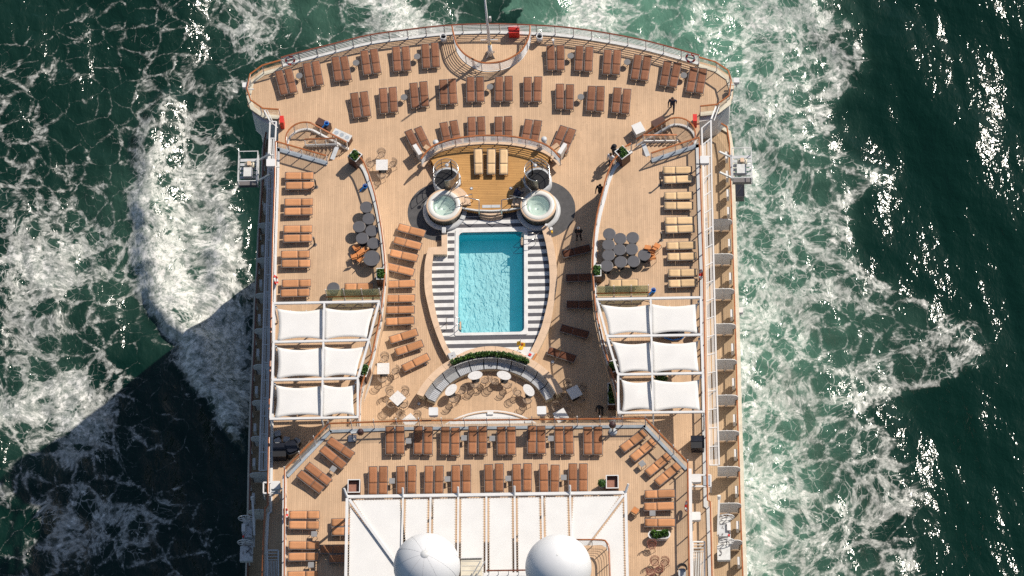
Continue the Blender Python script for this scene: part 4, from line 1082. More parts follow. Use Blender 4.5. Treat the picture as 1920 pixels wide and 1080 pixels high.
# ================================================================== LOUNGERS
LW = 0.56
def lounger_meshes(sm, raised, key):
    a = R((0, 2.5, 4.0, 5.5)[int(raised)]) if raised else R(1.5)
    ys, L1, L2 = 0.82, 0.82, 1.13
    hz = 0.35
    def back(t): return Vector((0, ys + L2 * t * math.cos(a), hz + L2 * t * math.sin(a)))
    fr_ = MB()
    for s in (-1, 1):
        fr_.bar((s * LW / 2, 0.0, hz - 0.015), (s * LW / 2, ys, hz - 0.015), 0.035, 0.045)
        fr_.bar((s * LW / 2, ys, hz - 0.015), back(1) + Vector((s * LW / 2, 0, -0.015)), 0.035, 0.045)
    fr_.bar((-LW / 2, 0.0, hz - 0.02), (LW / 2, 0.0, hz - 0.02), 0.035)
    fr_.bar((-LW / 2, ys, hz - 0.03), (LW / 2, ys, hz - 0.03), 0.035)
    fr_.bar(back(1) + Vector((-LW / 2, 0, -0.02)), back(1) + Vector((LW / 2, 0, -0.02)), 0.035)
    fr_.bar((-LW / 2, 1.55, 0.22), (LW / 2, 1.55, 0.22), 0.03)
    for s in (-1, 1): fr_.bar((s * LW / 2, ys, hz - 0.05), (s * LW / 2, 1.72, 0.24), 0.03, 0.04)
    if raised:
        for s in (-1, 1): fr_.bar((s * 0.2, 1.55, 0.24), back(0.62) + Vector((s * 0.2, 0, -0.03)), 0.025)
    frm = fr_.mesh('frame', MGREY)
    w = LW / 2 - 0.012
    seat = MB().grid(lambda u, v: Vector(((u - .5) * 2 * w, 0.01 + v * (ys - 0.03), hz + 0.006 - 0.016 * math.sin(math.pi * u) * math.sin(math.pi * v))), 4, 4, 0.006).mesh('seat_sling', sm, True)
    def bk(u, v):
        p = back(0.01 + v * 0.985)
        n = Vector((0, -math.sin(a), math.cos(a)))
        d = 0.014 * math.sin(math.pi * u) * math.sin(math.pi * min(1, v * 1.0))
        if v > 0.8: d += 0.03 * ((v - 0.8) / 0.2) ** 2
        if 0.84 < v < 0.9: d += 0.008
        return Vector(((u - .5) * 2 * w, p.y, p.z)) + n * (0.008 - d)
    bks = MB().grid(bk, 4, 10, 0.006).mesh('back_sling', sm, True)
    legs = []
    for s in (-1, 1):
        legs.append(MB().bar((s * LW / 2, 0.16, hz - 0.03), (s * (LW / 2 + 0.01), 0.05, 0.0), 0.032, 0.032).bar((s * LW / 2, 0.16, 0.30), (s * LW / 2, 0.42, 0.012), 0.028).mesh('leg', MGREY))
        legs.append(MB().bar((s * LW / 2, 1.62, 0.25), (s * (LW / 2 + 0.01), 1.80, 0.0), 0.032, 0.032).bar((s * LW / 2, 1.55, 0.25), (s * LW / 2, 1.36, 0.012), 0.028).mesh('leg', MGREY))
    return [('frame', frm), ('seat_sling', seat), ('back_sling', bks)] + [('leg', l) for l in legs]
LM = {}
def lounger(foot, head, z, sm, raised, label, group, shift=0.0):
    k = (sm.name, 0)
    f = P(*foot, z + 0.35); h = P(*head, z + (0.42 if raised else 0.36))
    d = h - f; d.z = 0; d.normalize(); rz = math.atan2(d.y, d.x) - math.pi / 2
    jr = random.Random(int(foot[0] * 131 + foot[1] * 17 + shift * 999)); rz += R(jr.uniform(-1.3, 1.3))
    rt = Vector((d.y, -d.x, 0))
    loc = Vector((f.x, f.y, z)) + rt * (shift + jr.uniform(-.012, .012)) + d * jr.uniform(-.035, .035)
    if raised: k = (sm.name, jr.choice((1, 2, 3)))
    if k not in LM: LM[k] = lounger_meshes(sm, k[1], k)
    return place('sun_lounger', LM[k], loc, rz, label, 'sun lounger', group)
PAIR = 0.335
def pair(foot, head, z, sm, raised, what, group, names=('left', 'right')):
    j = random.uniform(-0.03, 0.03)
    lounger(foot, head, z, sm, raised, '%s one of %s' % (names[0], what), group, -PAIR)
    lounger((foot[0], foot[1] + j * 20), head, z, sm, raised, '%s one of %s' % (names[1], what), group, PAIR)
ROW1 = [((542, 175.3), (530.8, 131)), ((590.8, 161.3), (583.3, 119.7)), ((643.7, 150.8), (636.3, 106.3)), ((698.3, 138.8), (691.7, 95.3)), ((754.7, 132.5), (751.8, 88.8)), ((808.8, 127.5), (806.7, 84.2)),
        ((1042.5, 131.7), (1041.7, 88)), ((1093.6, 133.2), (1096.3, 89.4)), ((1145.4, 139.9), (1149.4, 96.2)), ((1198.5, 150), (1205.6, 106.3)), ((1252.5, 162), (1260.5, 118.6)), ((1302, 173.5), (1309.7, 131.4))]
for i, (f, h) in enumerate(ROW1):
    pair(f, h, 0, SL_BROWN, True, 'the %s brown lounger pair from the left along the stern railing' % ordn(i), 'brown loungers on the stern deck')
ROW2 = [((679.5, 218.8), (672.5, 173.3)), ((730, 210.8), (727, 165.8)), ((788.3, 201.2), (785, 155.8)), ((841.7, 195.3), (838.7, 150.3)), ((892, 190), (891.3, 145.5)), ((944.7, 189.7), (944.3, 144)), ((998.3, 190.8), (999.5, 146.3)), ((1058.5, 205), (1058.5, 160.5)), ((1115.7, 207.3), (1118, 164)), ((1163, 212.5), (1167, 168.2))]
for i, (f, h) in enumerate(ROW2):
    pair(f, h, 0, SL_BROWN, True, 'the %s brown lounger pair from the left in the second stern row' % ordn(i), 'brown loungers on the stern deck')
ROW3 = [((795, 284), (774, 241.3)), ((850, 274), (840, 229)), ((894, 266), (892.5, 220.8)), ((943.7, 266.5), (944, 221.3)), ((991.5, 271.5), (1000, 227)), ((1046.5, 284), (1064, 241))]
for i, (f, h) in enumerate(ROW3):
    pair(f, h, 0, SL_BROWN, True, 'the %s brown lounger pair from the left behind the curved platform railing' % ordn(i), 'brown loungers on the stern deck')
for (u, v), nm in (((897.5, 326.7), 'left'), ((920.8, 326.2), 'middle'), ((944, 327), 'right')):
    lounger((u, v), (u - 0.3, v - 44), ZB, SL_BEIGE, False, '%s one of the three beige loungers on the raised platform' % nm, 'beige loungers on the platform')
# wing decks: pairs lie across the ship, heads outboard
LWG = [((534.7, 587.7, 330.3), (534.7, 588, 348)), ((534.2, 587.5, 379.3), (532.5, 586.7, 396.2)), ((531.7, 585, 429.6), (530, 584, 446.8)), ((528, 581.2, 477), (527, 581.7, 494.7)), ((528, 582.5, 531.5), (527, 581, 548.5))]
for i, pr in enumerate(LWG):
    for j, (u0, u1, v) in enumerate(pr):
        lounger((u1, v - 0.8), (u0, v + 0.2), ZW, SL_TAN, False, '%s orange lounger of the %s pair from the stern on the port wing deck' % (('aft', 'forward')[j], ordn(i)), 'orange loungers on the port wing')
RWG = [((1243.7, 1295, 318.5), (1245.6, 1297.7, 337)), ((1245.6, 1297, 367), (1245, 1297.7, 385)), ((1247.5, 1299, 413.7), (1248.8, 1300, 430)), ((1250, 1302, 461), (1251, 1302, 481.5)), ((1253, 1303.7, 511.6), (1253, 1303.7, 531.3))]
for i, pr in enumerate(RWG):
    for j, (u0, u1, v) in enumerate(pr):
        lounger((u0, v + 0.4), (u1, v - 0.6), ZW, SL_BEIGE, False, '%s beige lounger of the %s pair from the stern on the starboard wing deck' % (('aft', 'forward')[j], ordn(i)), 'beige loungers on the starboard wing')
lounger((646, 538.5), (700, 537), ZW, SL_TAN, False, 'single orange lounger behind the glass windbreak on the port wing deck', 'orange loungers on the port wing')
lounger((1142.5, 531.5), (1194, 530.5), ZW, SL_BEIGE, False, 'single beige lounger behind the glass windbreak on the starboard wing deck', 'beige loungers on the starboard wing')
# row of single loungers left of the pool: (foot px, head px)
POOLROW = [((746, 425), (797, 439)), ((738.5, 449), (791, 462)), ((731.5, 473.5), (784.5, 486)), ((726, 499), (778, 511)), ((724.5, 533.5), (776.7, 532)), ((724, 559.7), (776.7, 559.3)), ((723.5, 581.3), (776.7, 581)), ((724, 603.5), (777, 601.5)), ((731.5, 638), (782.5, 623)), ((741, 661), (791.5, 644)), ((755, 691.5), (803, 669))]
for i, (f, h) in enumerate(POOLROW):
    lounger(f, h, 0, SL_TAN, False, '%s orange lounger from the hot tub in the curved row beside the pool' % ordn(i), 'orange loungers beside the pool')
# shaded loungers right of the pool (zoom 4.156)
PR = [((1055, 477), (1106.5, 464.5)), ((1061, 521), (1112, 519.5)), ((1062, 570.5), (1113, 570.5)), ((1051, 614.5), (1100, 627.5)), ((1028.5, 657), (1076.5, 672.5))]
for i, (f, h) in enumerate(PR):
    lounger(f, h, 0, SL_SHADED, False, '%s single lounger from the hot tub in the shade beside the starboard wing' % ordn(i), 'shaded loungers beside the pool')
# forward deck
FA = [((741, 851.9), (741, 801.6)), ((793, 852), (793.3, 801.7)), ((843.8, 852.8), (843.8, 801.4)), ((895.3, 851.6), (895, 800.6)), ((949.7, 852.6), (949, 801.8)), ((1006, 850.9), (1005.6, 800.3)), ((1057.9, 852), (1056.6, 801)), ((1112, 852.8), (1111, 802.7))]
for i, (f, h) in enumerate(FA):
    pair(f, h, ZF, SL_CARAMEL, True, 'the %s lounger pair from the left along the forward deck windscreen' % ordn(i), 'brown loungers on the forward deck')
FB = [(708.5, 876), (762, 875), (812.6, 874.3), (864.7, 873), (926.5, 871.5), (978.8, 871), (1029.8, 872), (1083.8, 870.8)]
for i, (u, v) in enumerate(FB):
    pair((u, v + 51), (u, v), ZF, SL_CARAMEL, True, 'the %s lounger pair from the left beside the white canvas roof' % ordn(i), 'brown loungers on the forward deck')
AL = [((660.3, 853.8), (619, 824.7)), ((645.3, 874.4), (604.4, 841)), ((618, 904.8), (577, 872)), ((603, 919.4), (562, 887.5))]
for i, (f, h) in enumerate(AL):
    lounger(f, h, ZF, SL_CARAMEL, True, '%s slanted lounger from the windscreen at the port corner of the forward deck' % ordn(i), 'slanted loungers at the port corner')
AR = [((1165.9, 842.5), (1205.7, 812.4)), ((1184.5, 861), (1223.4, 829.2)), ((1212.8, 888.5), (1251.8, 857.6)), ((1230.5, 906.3), (1268.6, 875.3))]
for i, (f, h) in enumerate(AR):
    lounger(f, h, ZF, SL_TAN, False, '%s slanted lounger from the windscreen at the starboard corner of the forward deck' % ordn(i), 'slanted loungers at the starboard corner')
for i, (u0, u1, v) in enumerate(((1209.4, 1265.3, 926.3), (1208.5, 1264, 949.8), (1209.4, 1265, 979.5))):
    lounger((u0, v + 0.4), (u1, v - 0.4), ZF, SL_TAN, False, '%s lounger aft of the oval white planter on the forward deck' % ('third', 'second', 'first')[i], 'loungers by the oval planter')
for i, (u0, u1, v) in enumerate(((543.7, 599.5, 965.5), (542.8, 599, 985.3), (541, 598, 1023), (540.8, 597.5, 1044), (539, 596.7, 1078))):
    lounger((u1, v - 0.4), (u0, v + 0.4), ZF, SL_TAN, False, '%s orange lounger from the stern in the port side column of the forward deck' % ordn(i), 'loungers on the port side of the forward deck')
for i, (u0, u1, v) in enumerate(((622, 677, 980), (622, 677, 996), (600, 655, 1030), (616, 671, 1048))):
    lounger((u0, v), (u1, v - 1), ZF, SL_TAN if i < 2 else SL_CARAMEL, False, '%s lounger from the stern half hidden under the edge of the canvas roof' % ordn(i), 'loungers under the canvas roof edge')

# ================================================================== SMALL TABLES
def table_round(r, h, topm, key, black=False):
    ps = [('top', MB().cyl((0, 0, h - 0.035), (0, 0, h), r, n=28).mesh('top', topm))]
    if black:
        ps.append(('rim', MB().lathe([(r + 0.002, h - 0.04), (r + 0.012, h - 0.03), (r + 0.012, h - 0.006), (r - 0.02, h + 0.003)], (0, 0, 0), 28).mesh('rim', MGREY, True)))
        ps.append(('skirt', MB().cyl((0, 0, h - 0.16), (0, 0, h - 0.036), r * 0.78, r * 0.85, 18).mesh('skirt', BLACK)))
        ps.append(('pedestal', MB().cyl((0, 0, 0.03), (0, 0, h - 0.16), 0.05, n=8).mesh('pedestal', BLACK)))
        ps.append(('base', MB().cyl((0, 0, 0.0), (0, 0, 0.03), r * 0.6, n=18).mesh('base', BLACK)))
    else:
        for k in range(3):
            a = k * 2.094 + 0.5
            ps.append(('leg', MB().bar((r * .7 * math.cos(a), r * .7 * math.sin(a), h - 0.035), (r * .95 * math.cos(a), r * .95 * math.sin(a), 0), 0.025).mesh('leg', MGREY)))
    return ps
SIDE_R = table_round(0.235, 0.45, mat('side_table_top', (0.16, 0.155, 0.155), 0.5, var=0.06), 's')
for i, (u, v) in enumerate(((561, 141.7), (667.5, 117.5), (782, 105.8), (1070, 104.5), (1176, 116), (1282, 141))):
    place('side_table', SIDE_R, P(u, v, 0.45) - Vector((0, 0, 0.45)), 0, '%s small round grey table from the left in the row along the stern railing' % ordn(i), 'side table', 'round side tables on the stern')
for i, (u, v) in enumerate(((757.5, 182), (918.7, 162.5), (1089, 181.5))):
    place('side_table', SIDE_R, P(u, v, 0.45) - Vector((0, 0, 0.45)), 0, '%s small round grey table from the left in the second stern row' % ordn(i), 'side table', 'round side tables on the stern')
SQT = [('top', MB().rbox(-0.19, 0.19, -0.19, 0.19, 0.42, 0.45, 0.03, 2).mesh('top', mat('square_table_top', (0.25, 0.245, 0.245), 0.5)))] + [('leg', MB().bar((sx * .17, sy * .17, 0.42), (sx * .18, sy * .18, 0), 0.025).mesh('leg', MGREY)) for sx in (-1, 1) for sy in (-1, 1)]
def sqt(u, v, label, rz=0):
    place('side_table', SQT, P(u, v, ZF + 0.45) - Vector((0, 0, 0.45)), R(rz), label, 'side table', 'square side tables on the forward deck')
for i, (u, v) in enumerate(((766, 826.6), (870, 821), (923, 822), (1032.8, 822))): sqt(u, v, '%s small square grey table from the left in the row along the windscreen' % ordn(i))
for i, (u, v) in enumerate(((735, 901.6), (839, 898), (953, 897), (1057, 895))): sqt(u, v, '%s small square grey table from the left in the row beside the canvas roof' % ordn(i))
sqt(624.7, 879, 'small square grey table between slanted loungers at the port corner', -35)
sqt(1204, 869, 'small square grey table between slanted loungers at the starboard corner', 35)
sqt(1223.5, 962, 'small square grey table between loungers near the oval white planter')
sqt(589, 1001, 'small square grey table after the second lounger in the port side column')
sqt(583, 1059, 'small square grey table after the fourth lounger in the port side column')

# tables and wire chairs
def wire_chair(m, key):
    seat = MB().tube([(0.23 * math.cos(t) * 1.05, 0.22 * math.sin(t), 0.44) for t in np.linspace(0, 6.283, 18, endpoint=False)], 0.021, 5, True)
    for k in range(-3, 4): seat.bar((k * 0.065, -0.2 + abs(k) * 0.02, 0.44), (k * 0.065, 0.2 - abs(k) * 0.02, 0.44), 0.026, 0.010)
    bk = MB()
    for rr, z in ((0.29, 0.66), (0.31, 0.82)):
        bk.tube([(rr * math.cos(t), rr * math.sin(t) * 1.0 - 0.02, z - 0.10 * max(0, math.sin(t)) ) for t in np.linspace(R(175 + 10), R(355), 16)] if z > 0.7 else [(rr * math.cos(t), rr * math.sin(t) - 0.02, z) for t in np.linspace(R(170), R(370), 16)], 0.016, 5)
    for k in range(11):
        t = R(190 + 16 * k); bk.bar((0.22 * math.cos(t), 0.21 * math.sin(t), 0.44), (0.31 * math.cos(t), 0.31 * math.sin(t) - 0.02, 0.80), 0.020)
    ps = [('seat', seat.mesh('seat', m)), ('backrest', bk.mesh('backrest', m))]
    for sx, sy in ((-1, -1), (1, -1), (-1, 1), (1, 1)):
        ps.append(('leg', MB().bar((sx * 0.17, sy * 0.16, 0.44), (sx * 0.23, sy * 0.22, 0), 0.024).mesh('leg', m)))
    return ps
WCH = wire_chair(WICKER, 'w'); WCHR = wire_chair(WICKERR, 'r')
def chair(u, v, face, z, label, group, ms=None):
    c = P(u, v, z + 0.5); c.z = z
    place('wire_chair', ms or WCH, c, math.atan2(face.y - c.y, face.x - c.x) - math.pi / 2, label, 'chair', group)
SQ = [('top', MB().box(-0.41, 0.41, -0.41, 0.41, 0.71, 0.74).mesh('top', MARBLE)), ('pedestal', MB().cyl((0, 0, 0.03), (0, 0, 0.71), 0.05, n=10).mesh('pedestal', BLACK)), ('base', MB().box(-0.26, 0.26, -0.26, 0.26, 0, 0.03).mesh('base', BLACK))]
def sq_table(u, v, rz, label, chairs, what):
    c = P(u, v, 0.74); c.z = 0
    place('dining_table', SQ, c, R(rz), label, 'table', 'square white tables on the pool deck')
    for (cu, cv), w_ in chairs:
        chair(cu, cv, c, 0, 'wire chair on the %s side of %s' % (w_, what), 'wire chairs at the square tables')
sq_table(716, 309, 0, 'square white table nearest the stern on the pool deck', (((715.5, 289), 'aft'), ((694.5, 307), 'left'), ((736.5, 307), 'right'), ((716, 329), 'forward')), 'the square table nearest the stern')
sq_table(718.5, 691, 0, 'square white table standing upright beside the port wing canopy', (((721.5, 671.5), 'aft'), ((741, 695), 'right'), ((717.5, 711), 'forward')), 'the square table beside the port canopy')
sq_table(745.5, 746.5, 45, 'diamond-turned white table in the sun left of the slatted sofa', (((731.8, 735), 'upper left'), ((759, 735), 'upper right'), ((757, 759), 'lower right'), ((734, 759), 'lower left')), 'the sunlit diamond table')
sq_table(768.4, 789, 40, 'square white table half hidden by the windscreen in the sun', (((755, 781), 'left'), ((781.6, 780), 'right')), 'the half hidden sunlit table')
sq_table(1077, 735.3, 28, 'diamond-turned white table in the shade right of the slatted sofa', (((1064.8, 722), 'upper left'), ((1092, 728), 'upper right'), ((1061, 745), 'lower left'), ((1089, 750), 'lower right')), 'the shaded diamond table')
sq_table(1051.6, 779, 28, 'square white table half hidden by the windscreen in the shade', (((1042.4, 764), 'left'), ((1063.8, 769), 'right')), 'the half hidden shaded table')
OV = [('top', MB().add(*(lambda q: (q.v, q.f))(MB().prism([(0.50 * math.cos(t), 0.31 * math.sin(t)) for t in np.linspace(0, 6.283, 28, endpoint=False)], 0.71, 0.74))).mesh('top', MARBLE)),
      ('pedestal', MB().cyl((0, 0, 0.03), (0, 0, 0.71), 0.06, n=10).mesh('pedestal', BLACK)), ('base', MB().cyl((0, 0, 0), (0, 0, 0.03), 0.27, n=18).mesh('base', BLACK))]
for (u, v), rz, nm in (((845.6, 731), 50, 'leftmost'), ((891, 703.7), 12, 'second from the left'), ((945, 703.7), -20, 'third from the left'), ((991.5, 731.5), -55, 'rightmost')):
    c = P(u, v, 0.74); c.z = 0
    place('oval_table', OV, c, R(rz), 'oval white table in front of the slatted sofa, %s' % nm, 'table', 'oval tables at the sofa')
for i, ((u, v), f) in enumerate((((850.7, 749), (845, 733)), ((867, 732), (846, 731)), ((891.5, 721.5), (891, 704)), ((909, 713), (893, 702)), ((928.5, 715), (945, 702)), ((951.7, 722.5), (946, 704)), ((971, 736.5), (990, 731)), ((989.6, 751), (992, 733)))):
    chair(u, v, P(*f, 0.7), 0, '%s wire chair from the left along the oval tables' % ordn(i), 'wire chairs at the oval tables')
for i, (u, v, fu, fv) in enumerate(((1228, 1054, 1235, 1080), (1245.6, 1055, 1225, 1080), (1234.4, 1068, 1215, 1060))):
    chair(u, v, P(fu, fv, ZF), ZF, '%s rust wire chair from the left at the starboard edge of the forward deck' % ordn(i), 'rust wire chairs', WCHR)
chair(1220.6, 1073, P(1240, 1060, ZF), ZF, 'rust wire chair lowest of the huddle on the forward deck', 'rust wire chairs', WCHR)
chair(1222, 1023, P(1222, 1040, ZF), ZF, 'single rust chair tucked behind the oval white planter', None, WCHR)
# grey round tables pushed together on the wings
GT = table_round(0.425, 0.74, GREY, 'g', True); GTB = table_round(0.58, 0.74, GREY, 'gb', True)
LT = [(686.7, 388.3), (691.3, 410), (673.3, 425), (697, 432.5), (679, 446.7), (700, 456)]
for i, (u, v) in enumerate(LT):
    place('round_table', GT, P(u, v, ZW + 0.74) - Vector((0, 0, 0.74)), 0, '%s grey round table from the stern in the cluster on the port wing' % ordn(i), 'table', 'grey round tables on the port wing')
place('round_table', GTB, P(696.7, 484, ZW + 0.74) - Vector((0, 0, 0.74)), 0, 'largest grey round table, beside the planter on the port wing', 'table', 'grey round tables on the port wing')
place('round_table', GT, P(625, 540, ZW + 0.74) - Vector((0, 0, 0.74)), 0, 'lone grey round table behind the glass windbreak on the port wing', 'table', 'grey round tables on the port wing')
RT = [(1142.5, 438.4), (1141, 459), (1141, 478.4), (1137.8, 498.4), (1162.8, 447.4), (1162, 468), (1164, 491), (1186.4, 445.6), (1184.5, 467), (1188, 490), (1208, 477.8)]
RTN = ['first', 'second', 'third', 'fourth']
for i, (u, v) in enumerate(RT):
    if i < 10: lab = '%s grey round table from the stern in the %s column of the starboard cluster' % ((RTN[i], 'left') if i < 4 else (RTN[i - 4], 'middle') if i < 7 else (RTN[i - 7], 'right'))
    else: lab = 'grey round table touching the orange chairs on the starboard wing'
    place('round_table', GT, P(u, v, ZW + 0.74) - Vector((0, 0, 0.74)), 0, lab, 'table', 'grey round tables on the starboard wing')
def tube_chair():
    ps = [('seat', MB().rbox(-0.21, 0.21, -0.21, 0.21, 0.44, 0.47, 0.05, 2).mesh('seat', ORANGE)), ('backrest', MB().obox((0, -0.24, 0.72), (0.2, 0, 0), (0, 0.015, 0.005), (0, -0.03, 0.13)).mesh('backrest', ORANGE))]
    for sx in (-1, 1):
        ps.append(('leg', MB().bar((sx * 0.2, 0.2, 0.45), (sx * 0.22, 0.25, 0), 0.025).mesh('leg', BLACK)))
        ps.append(('leg', MB().bar((sx * 0.2, -0.27, 0.85), (sx * 0.22, -0.22, 0), 0.025).mesh('leg', BLACK)))
    return ps
TCH = tube_chair()
for i, (u, v, rz) in enumerate(((668, 464, 30), (684, 469, 40), (675, 474, 35), (664, 481, 15), (675, 486, 50))):
    place('stacked_chair', TCH, P(u, v, ZW + 0.45) - Vector((0, 0, 0.45)), R(rz), '%s orange seat chair from the stern among the port wing tables' % ordn(i), 'chair', 'orange chairs on the port wing')
for i, (u, v, rz) in enumerate(((1231.6, 461.5, -30), (1214, 465, -10), (1223.5, 470.5, -20), (1223, 482, 10))):
    place('stacked_chair', TCH, P(u, v, ZW + 0.45) - Vector((0, 0, 0.45)), R(rz), '%s orange seat chair from the stern among the starboard wing tables' % ordn(i), 'chair', 'orange chairs on the starboard wing')

# ================================================================== STAIRS from the wing decks down to the stern deck
def stair(u, v, sx, nm):
    E = P(u, v, ZW); a = R(18)
    d = Vector((sx * math.cos(a), math.sin(a), 0)); n_ = Vector((-sx * math.sin(a), math.cos(a), 0))
    def W(x, y, z): return Vector((E.x, E.y, 0)) + d * x + n_ * y + Vector((0, 0, z))
    base = W(1.2, 0.6, 0)
    e = empty('stair', base, 0, 'wooden half-turn stair from the %s wing deck to the stern deck' % nm, 'stair')
    zl = 1.45; ns = 8; run = 2.4 / ns
    for k in range(ns):
        z = ZW - (ZW - zl) * (k + 1) / (ns + 0)
        mbb = MB(); mbb.prism([W(k * run, -0.58, 0), W((k + 1) * run + 0.02, -0.58, 0), W((k + 1) * run + 0.02, 0.58, 0), W(k * run, 0.58, 0)][::(1 if sx < 0 else -1)], z - 0.05 if k < ns - 1 else z - 0.05, z); 
        ar_ = 0
        o = under(mbb, 'tread', STEPW, e)
        z2 = zl * (ns - k) / ns - zl / ns
        if k < ns - 1:
            mbb = MB(); x0 = 2.4 - (k + 1) * run; mbb.prism([W(x0 - 0.02, 0.72, 0), W(x0 + run, 0.72, 0), W(x0 + run, 1.88, 0), W(x0 - 0.02, 1.88, 0)], max(0.004, z2 - 0.05), max(0.06, z2)); under(mbb, 'tread', STEPW, e)
    # landing of fan boards
    for k in range(9):
        t0 = -math.pi / 2 + math.pi * k / 9; t1 = t0 + math.pi / 9 - 0.012
        pts = [W(2.42, 0.65, 0)] + [W(2.42 + 1.24 * math.cos(t0 + (t1 - t0) * j / 3), 0.65 + 1.24 * math.sin(t0 + (t1 - t0) * j / 3), 0) for j in range(4)]
        mbb = MB(); mbb.prism(pts, zl - 0.06, zl); under(mbb, 'landing_board', STEPW, e)
    # white outer stringer
    path = [W(-0.1, 1.94, 0), W(0.8, 1.94, 0), W(1.6, 1.94, 0), W(2.4, 1.94, 0)] + [W(2.42 + 1.29 * math.cos(t), 0.65 + 1.29 * math.sin(t), 0) for t in np.linspace(math.pi / 2 - 0.15, -math.pi / 2, 14)]
    L_ = [0]
    for p, q in zip(path, path[1:]): L_.append(L_[-1] + (q - p).length)
    t1_ = L_[3] / L_[-1]
    zf = lambda t: zl * min(1, t / t1_)
    mbb = MB(); mbb.sweep([p + Vector((0, 0, zf(l / L_[-1]))) for p, l in zip(path, L_)], [(-0.07, -0.12), (0.07, -0.12), (0.07, 0.14), (-0.07, 0.14)]); under(mbb, 'stringer', WHITE, e)
    mbb = MB()
    mbb.sweep([W(2.42, 0.65, zl), W(0, 0.65, ZW)], [(-0.04, -0.16), (0.04, -0.16), (0.04, 0.16), (-0.04, 0.16)]); under(mbb, 'stringer', WHITE, e)
    mbb = MB(); mbb.bar(W(-0.05, -0.5, ZW + 0.012), W(-0.05, 0.5, ZW + 0.012), 0.30, 0.02); under(mbb, 'door_mat', LGREY, e)
    railing('stair_railing', 'looped wooden handrail with glass panels round the %s stair' % nm, path, 0, 1.1, 0.95, 0, GLASSS, zfun=zf)
    railing('stair_inner_railing', 'straight inner handrail between the two flights of the %s stair' % nm, [W(2.42, 0.65, 0), W(0, 0.65, 0)], 0, 1.0, 0.95, 0, GLASSS, zfun=lambda t: zl + (ZW - zl) * t)
stair(626, 287, -1, 'port')
stair(1212, 281, 1, 'starboard')

# ================================================================== WING CANOPIES
ZK = ZW + 2.75
def canopy(name, label, left, right, mid, rows):
    """left/right/mid: x at each row (px); rows: list of (v_left, v_right)"""
    pts = [[P(left[i], rows[i][0], ZK), P(mid[i], (rows[i][0] * (right[i] - mid[i]) + rows[i][1] * (mid[i] - left[i])) / (right[i] - left[i]), ZK), P(right[i], rows[i][1], ZK)] for i in range(len(rows))]
    b = pts[-1][1].copy(); b.z = ZW
    e = empty(name, b, 0, label, 'canopy')
    for i, r_ in enumerate(pts):
        under(MB().bar(r_[0] - Vector((0.05, 0, 0)), r_[2] + Vector((0.05, 0, 0)), 0.15, 0.14), 'cross_beam', WHITE, e)
    for j in range(3):
        for i in range(len(pts) - 1):
            a, b2 = pts[i][j], pts[i + 1][j]; dd = (b2 - a).normalized() * 0.08
            under(MB().bar(a + dd - Vector((0, 0, 0.003)), b2 - dd - Vector((0, 0, 0.003)), 0.145 if j != 1 else 0.12, 0.13), 'side_beam', WHITE, e)
        for i in range(len(pts)):
            if j == 1 and i in (1, 2): continue
            p = pts[i][j]; under(MB().cyl((p.x, p.y - 0.12, ZW), (p.x, p.y, ZK - 0.07), 0.055, n=10), 'post', WHITE, e, True)
    for i in range(len(pts) - 1):
        for j in range(2):
            q = [pts[i][j], pts[i][j + 1], pts[i + 1][j + 1], pts[i + 1][j]]
            ww = (q[1] - q[0]).length; hh_ = (q[3] - q[0]).length; fx0, fx1 = (0.20 / ww, -0.03 / ww) if j == 0 else (-0.03 / ww, 0.20 / ww); fy = 0.27 / hh_
            def bil(a, b): return q[0].lerp(q[1], a).lerp(q[3].lerp(q[2], a), b)
            k = [bil(fx0, fy), bil(1 - fx1, fy), bil(1 - fx1, 1 - fy * 0.75), bil(fx0, 1 - fy * 0.75)]
            sh = (0.36, 0.30)
            def fn(u_, v_, k=k):
                tp = k[0].lerp(k[1], u_); bt = k[3].lerp(k[2], u_); p = tp.lerp(bt, v_)
                inw_v = 0.22 * 4 * u_ * (1 - u_) * (1 - 2 * v_); inw_u = (0.13 if (u_ < .5) == (j == 0) else 0.0) * 4 * v_ * (1 - v_) * (1 - 2 * u_)
                yv = (k[3] - k[0]).normalized(); xv = (k[1] - k[0]).normalized()
                p = p + yv * inw_v + xv * inw_u
                return p + Vector((0, 0, -0.27 + (0.10 + 0.04 * i) * (u_ - .5) * (v_ - .5) * 2 + 0.012 * math.sin(9 * u_ + 4 * v_ + i + 2 * j)))
            o = under(MB().grid(fn, 12, 10, 0.008), 'canvas_sheet', FABRIC, e, True)
            for p, kk in zip(q, k):
                mbb = MB(); dd = (p - kk); mbb.bar(kk - dd.normalized() * 0.06 - Vector((0, 0, 0.24)), p - Vector((0, 0, 0.05)), 0.03)
                mbb.cyl(kk + dd * 0.25 - Vector((0, 0, 0.22)), kk + dd * 0.25 - Vector((0, 0, 0.14)), 0.08, n=10)
                under(mbb, 'turnbuckle', LGREY, e)
    return e
canopy('wing_canopy', 'white frame with six tensioned canvas sheets on the port wing deck', (513, 513, 511, 507), (711, 692, 671, 671), (608, 606.5, 605, 603), ((569, 565.5), (641.7, 637.5), (713, 709.5), (786, 782.5)))
canopy('wing_canopy', 'white frame with six tensioned canvas sheets on the starboard wing deck', (1119, 1138, 1159, 1159.5), (1314, 1315, 1318, 1320), (1220, 1221.5, 1223, 1224.6), ((561.5, 558), (631, 628), (702.5, 700), (774.5, 772.5)))

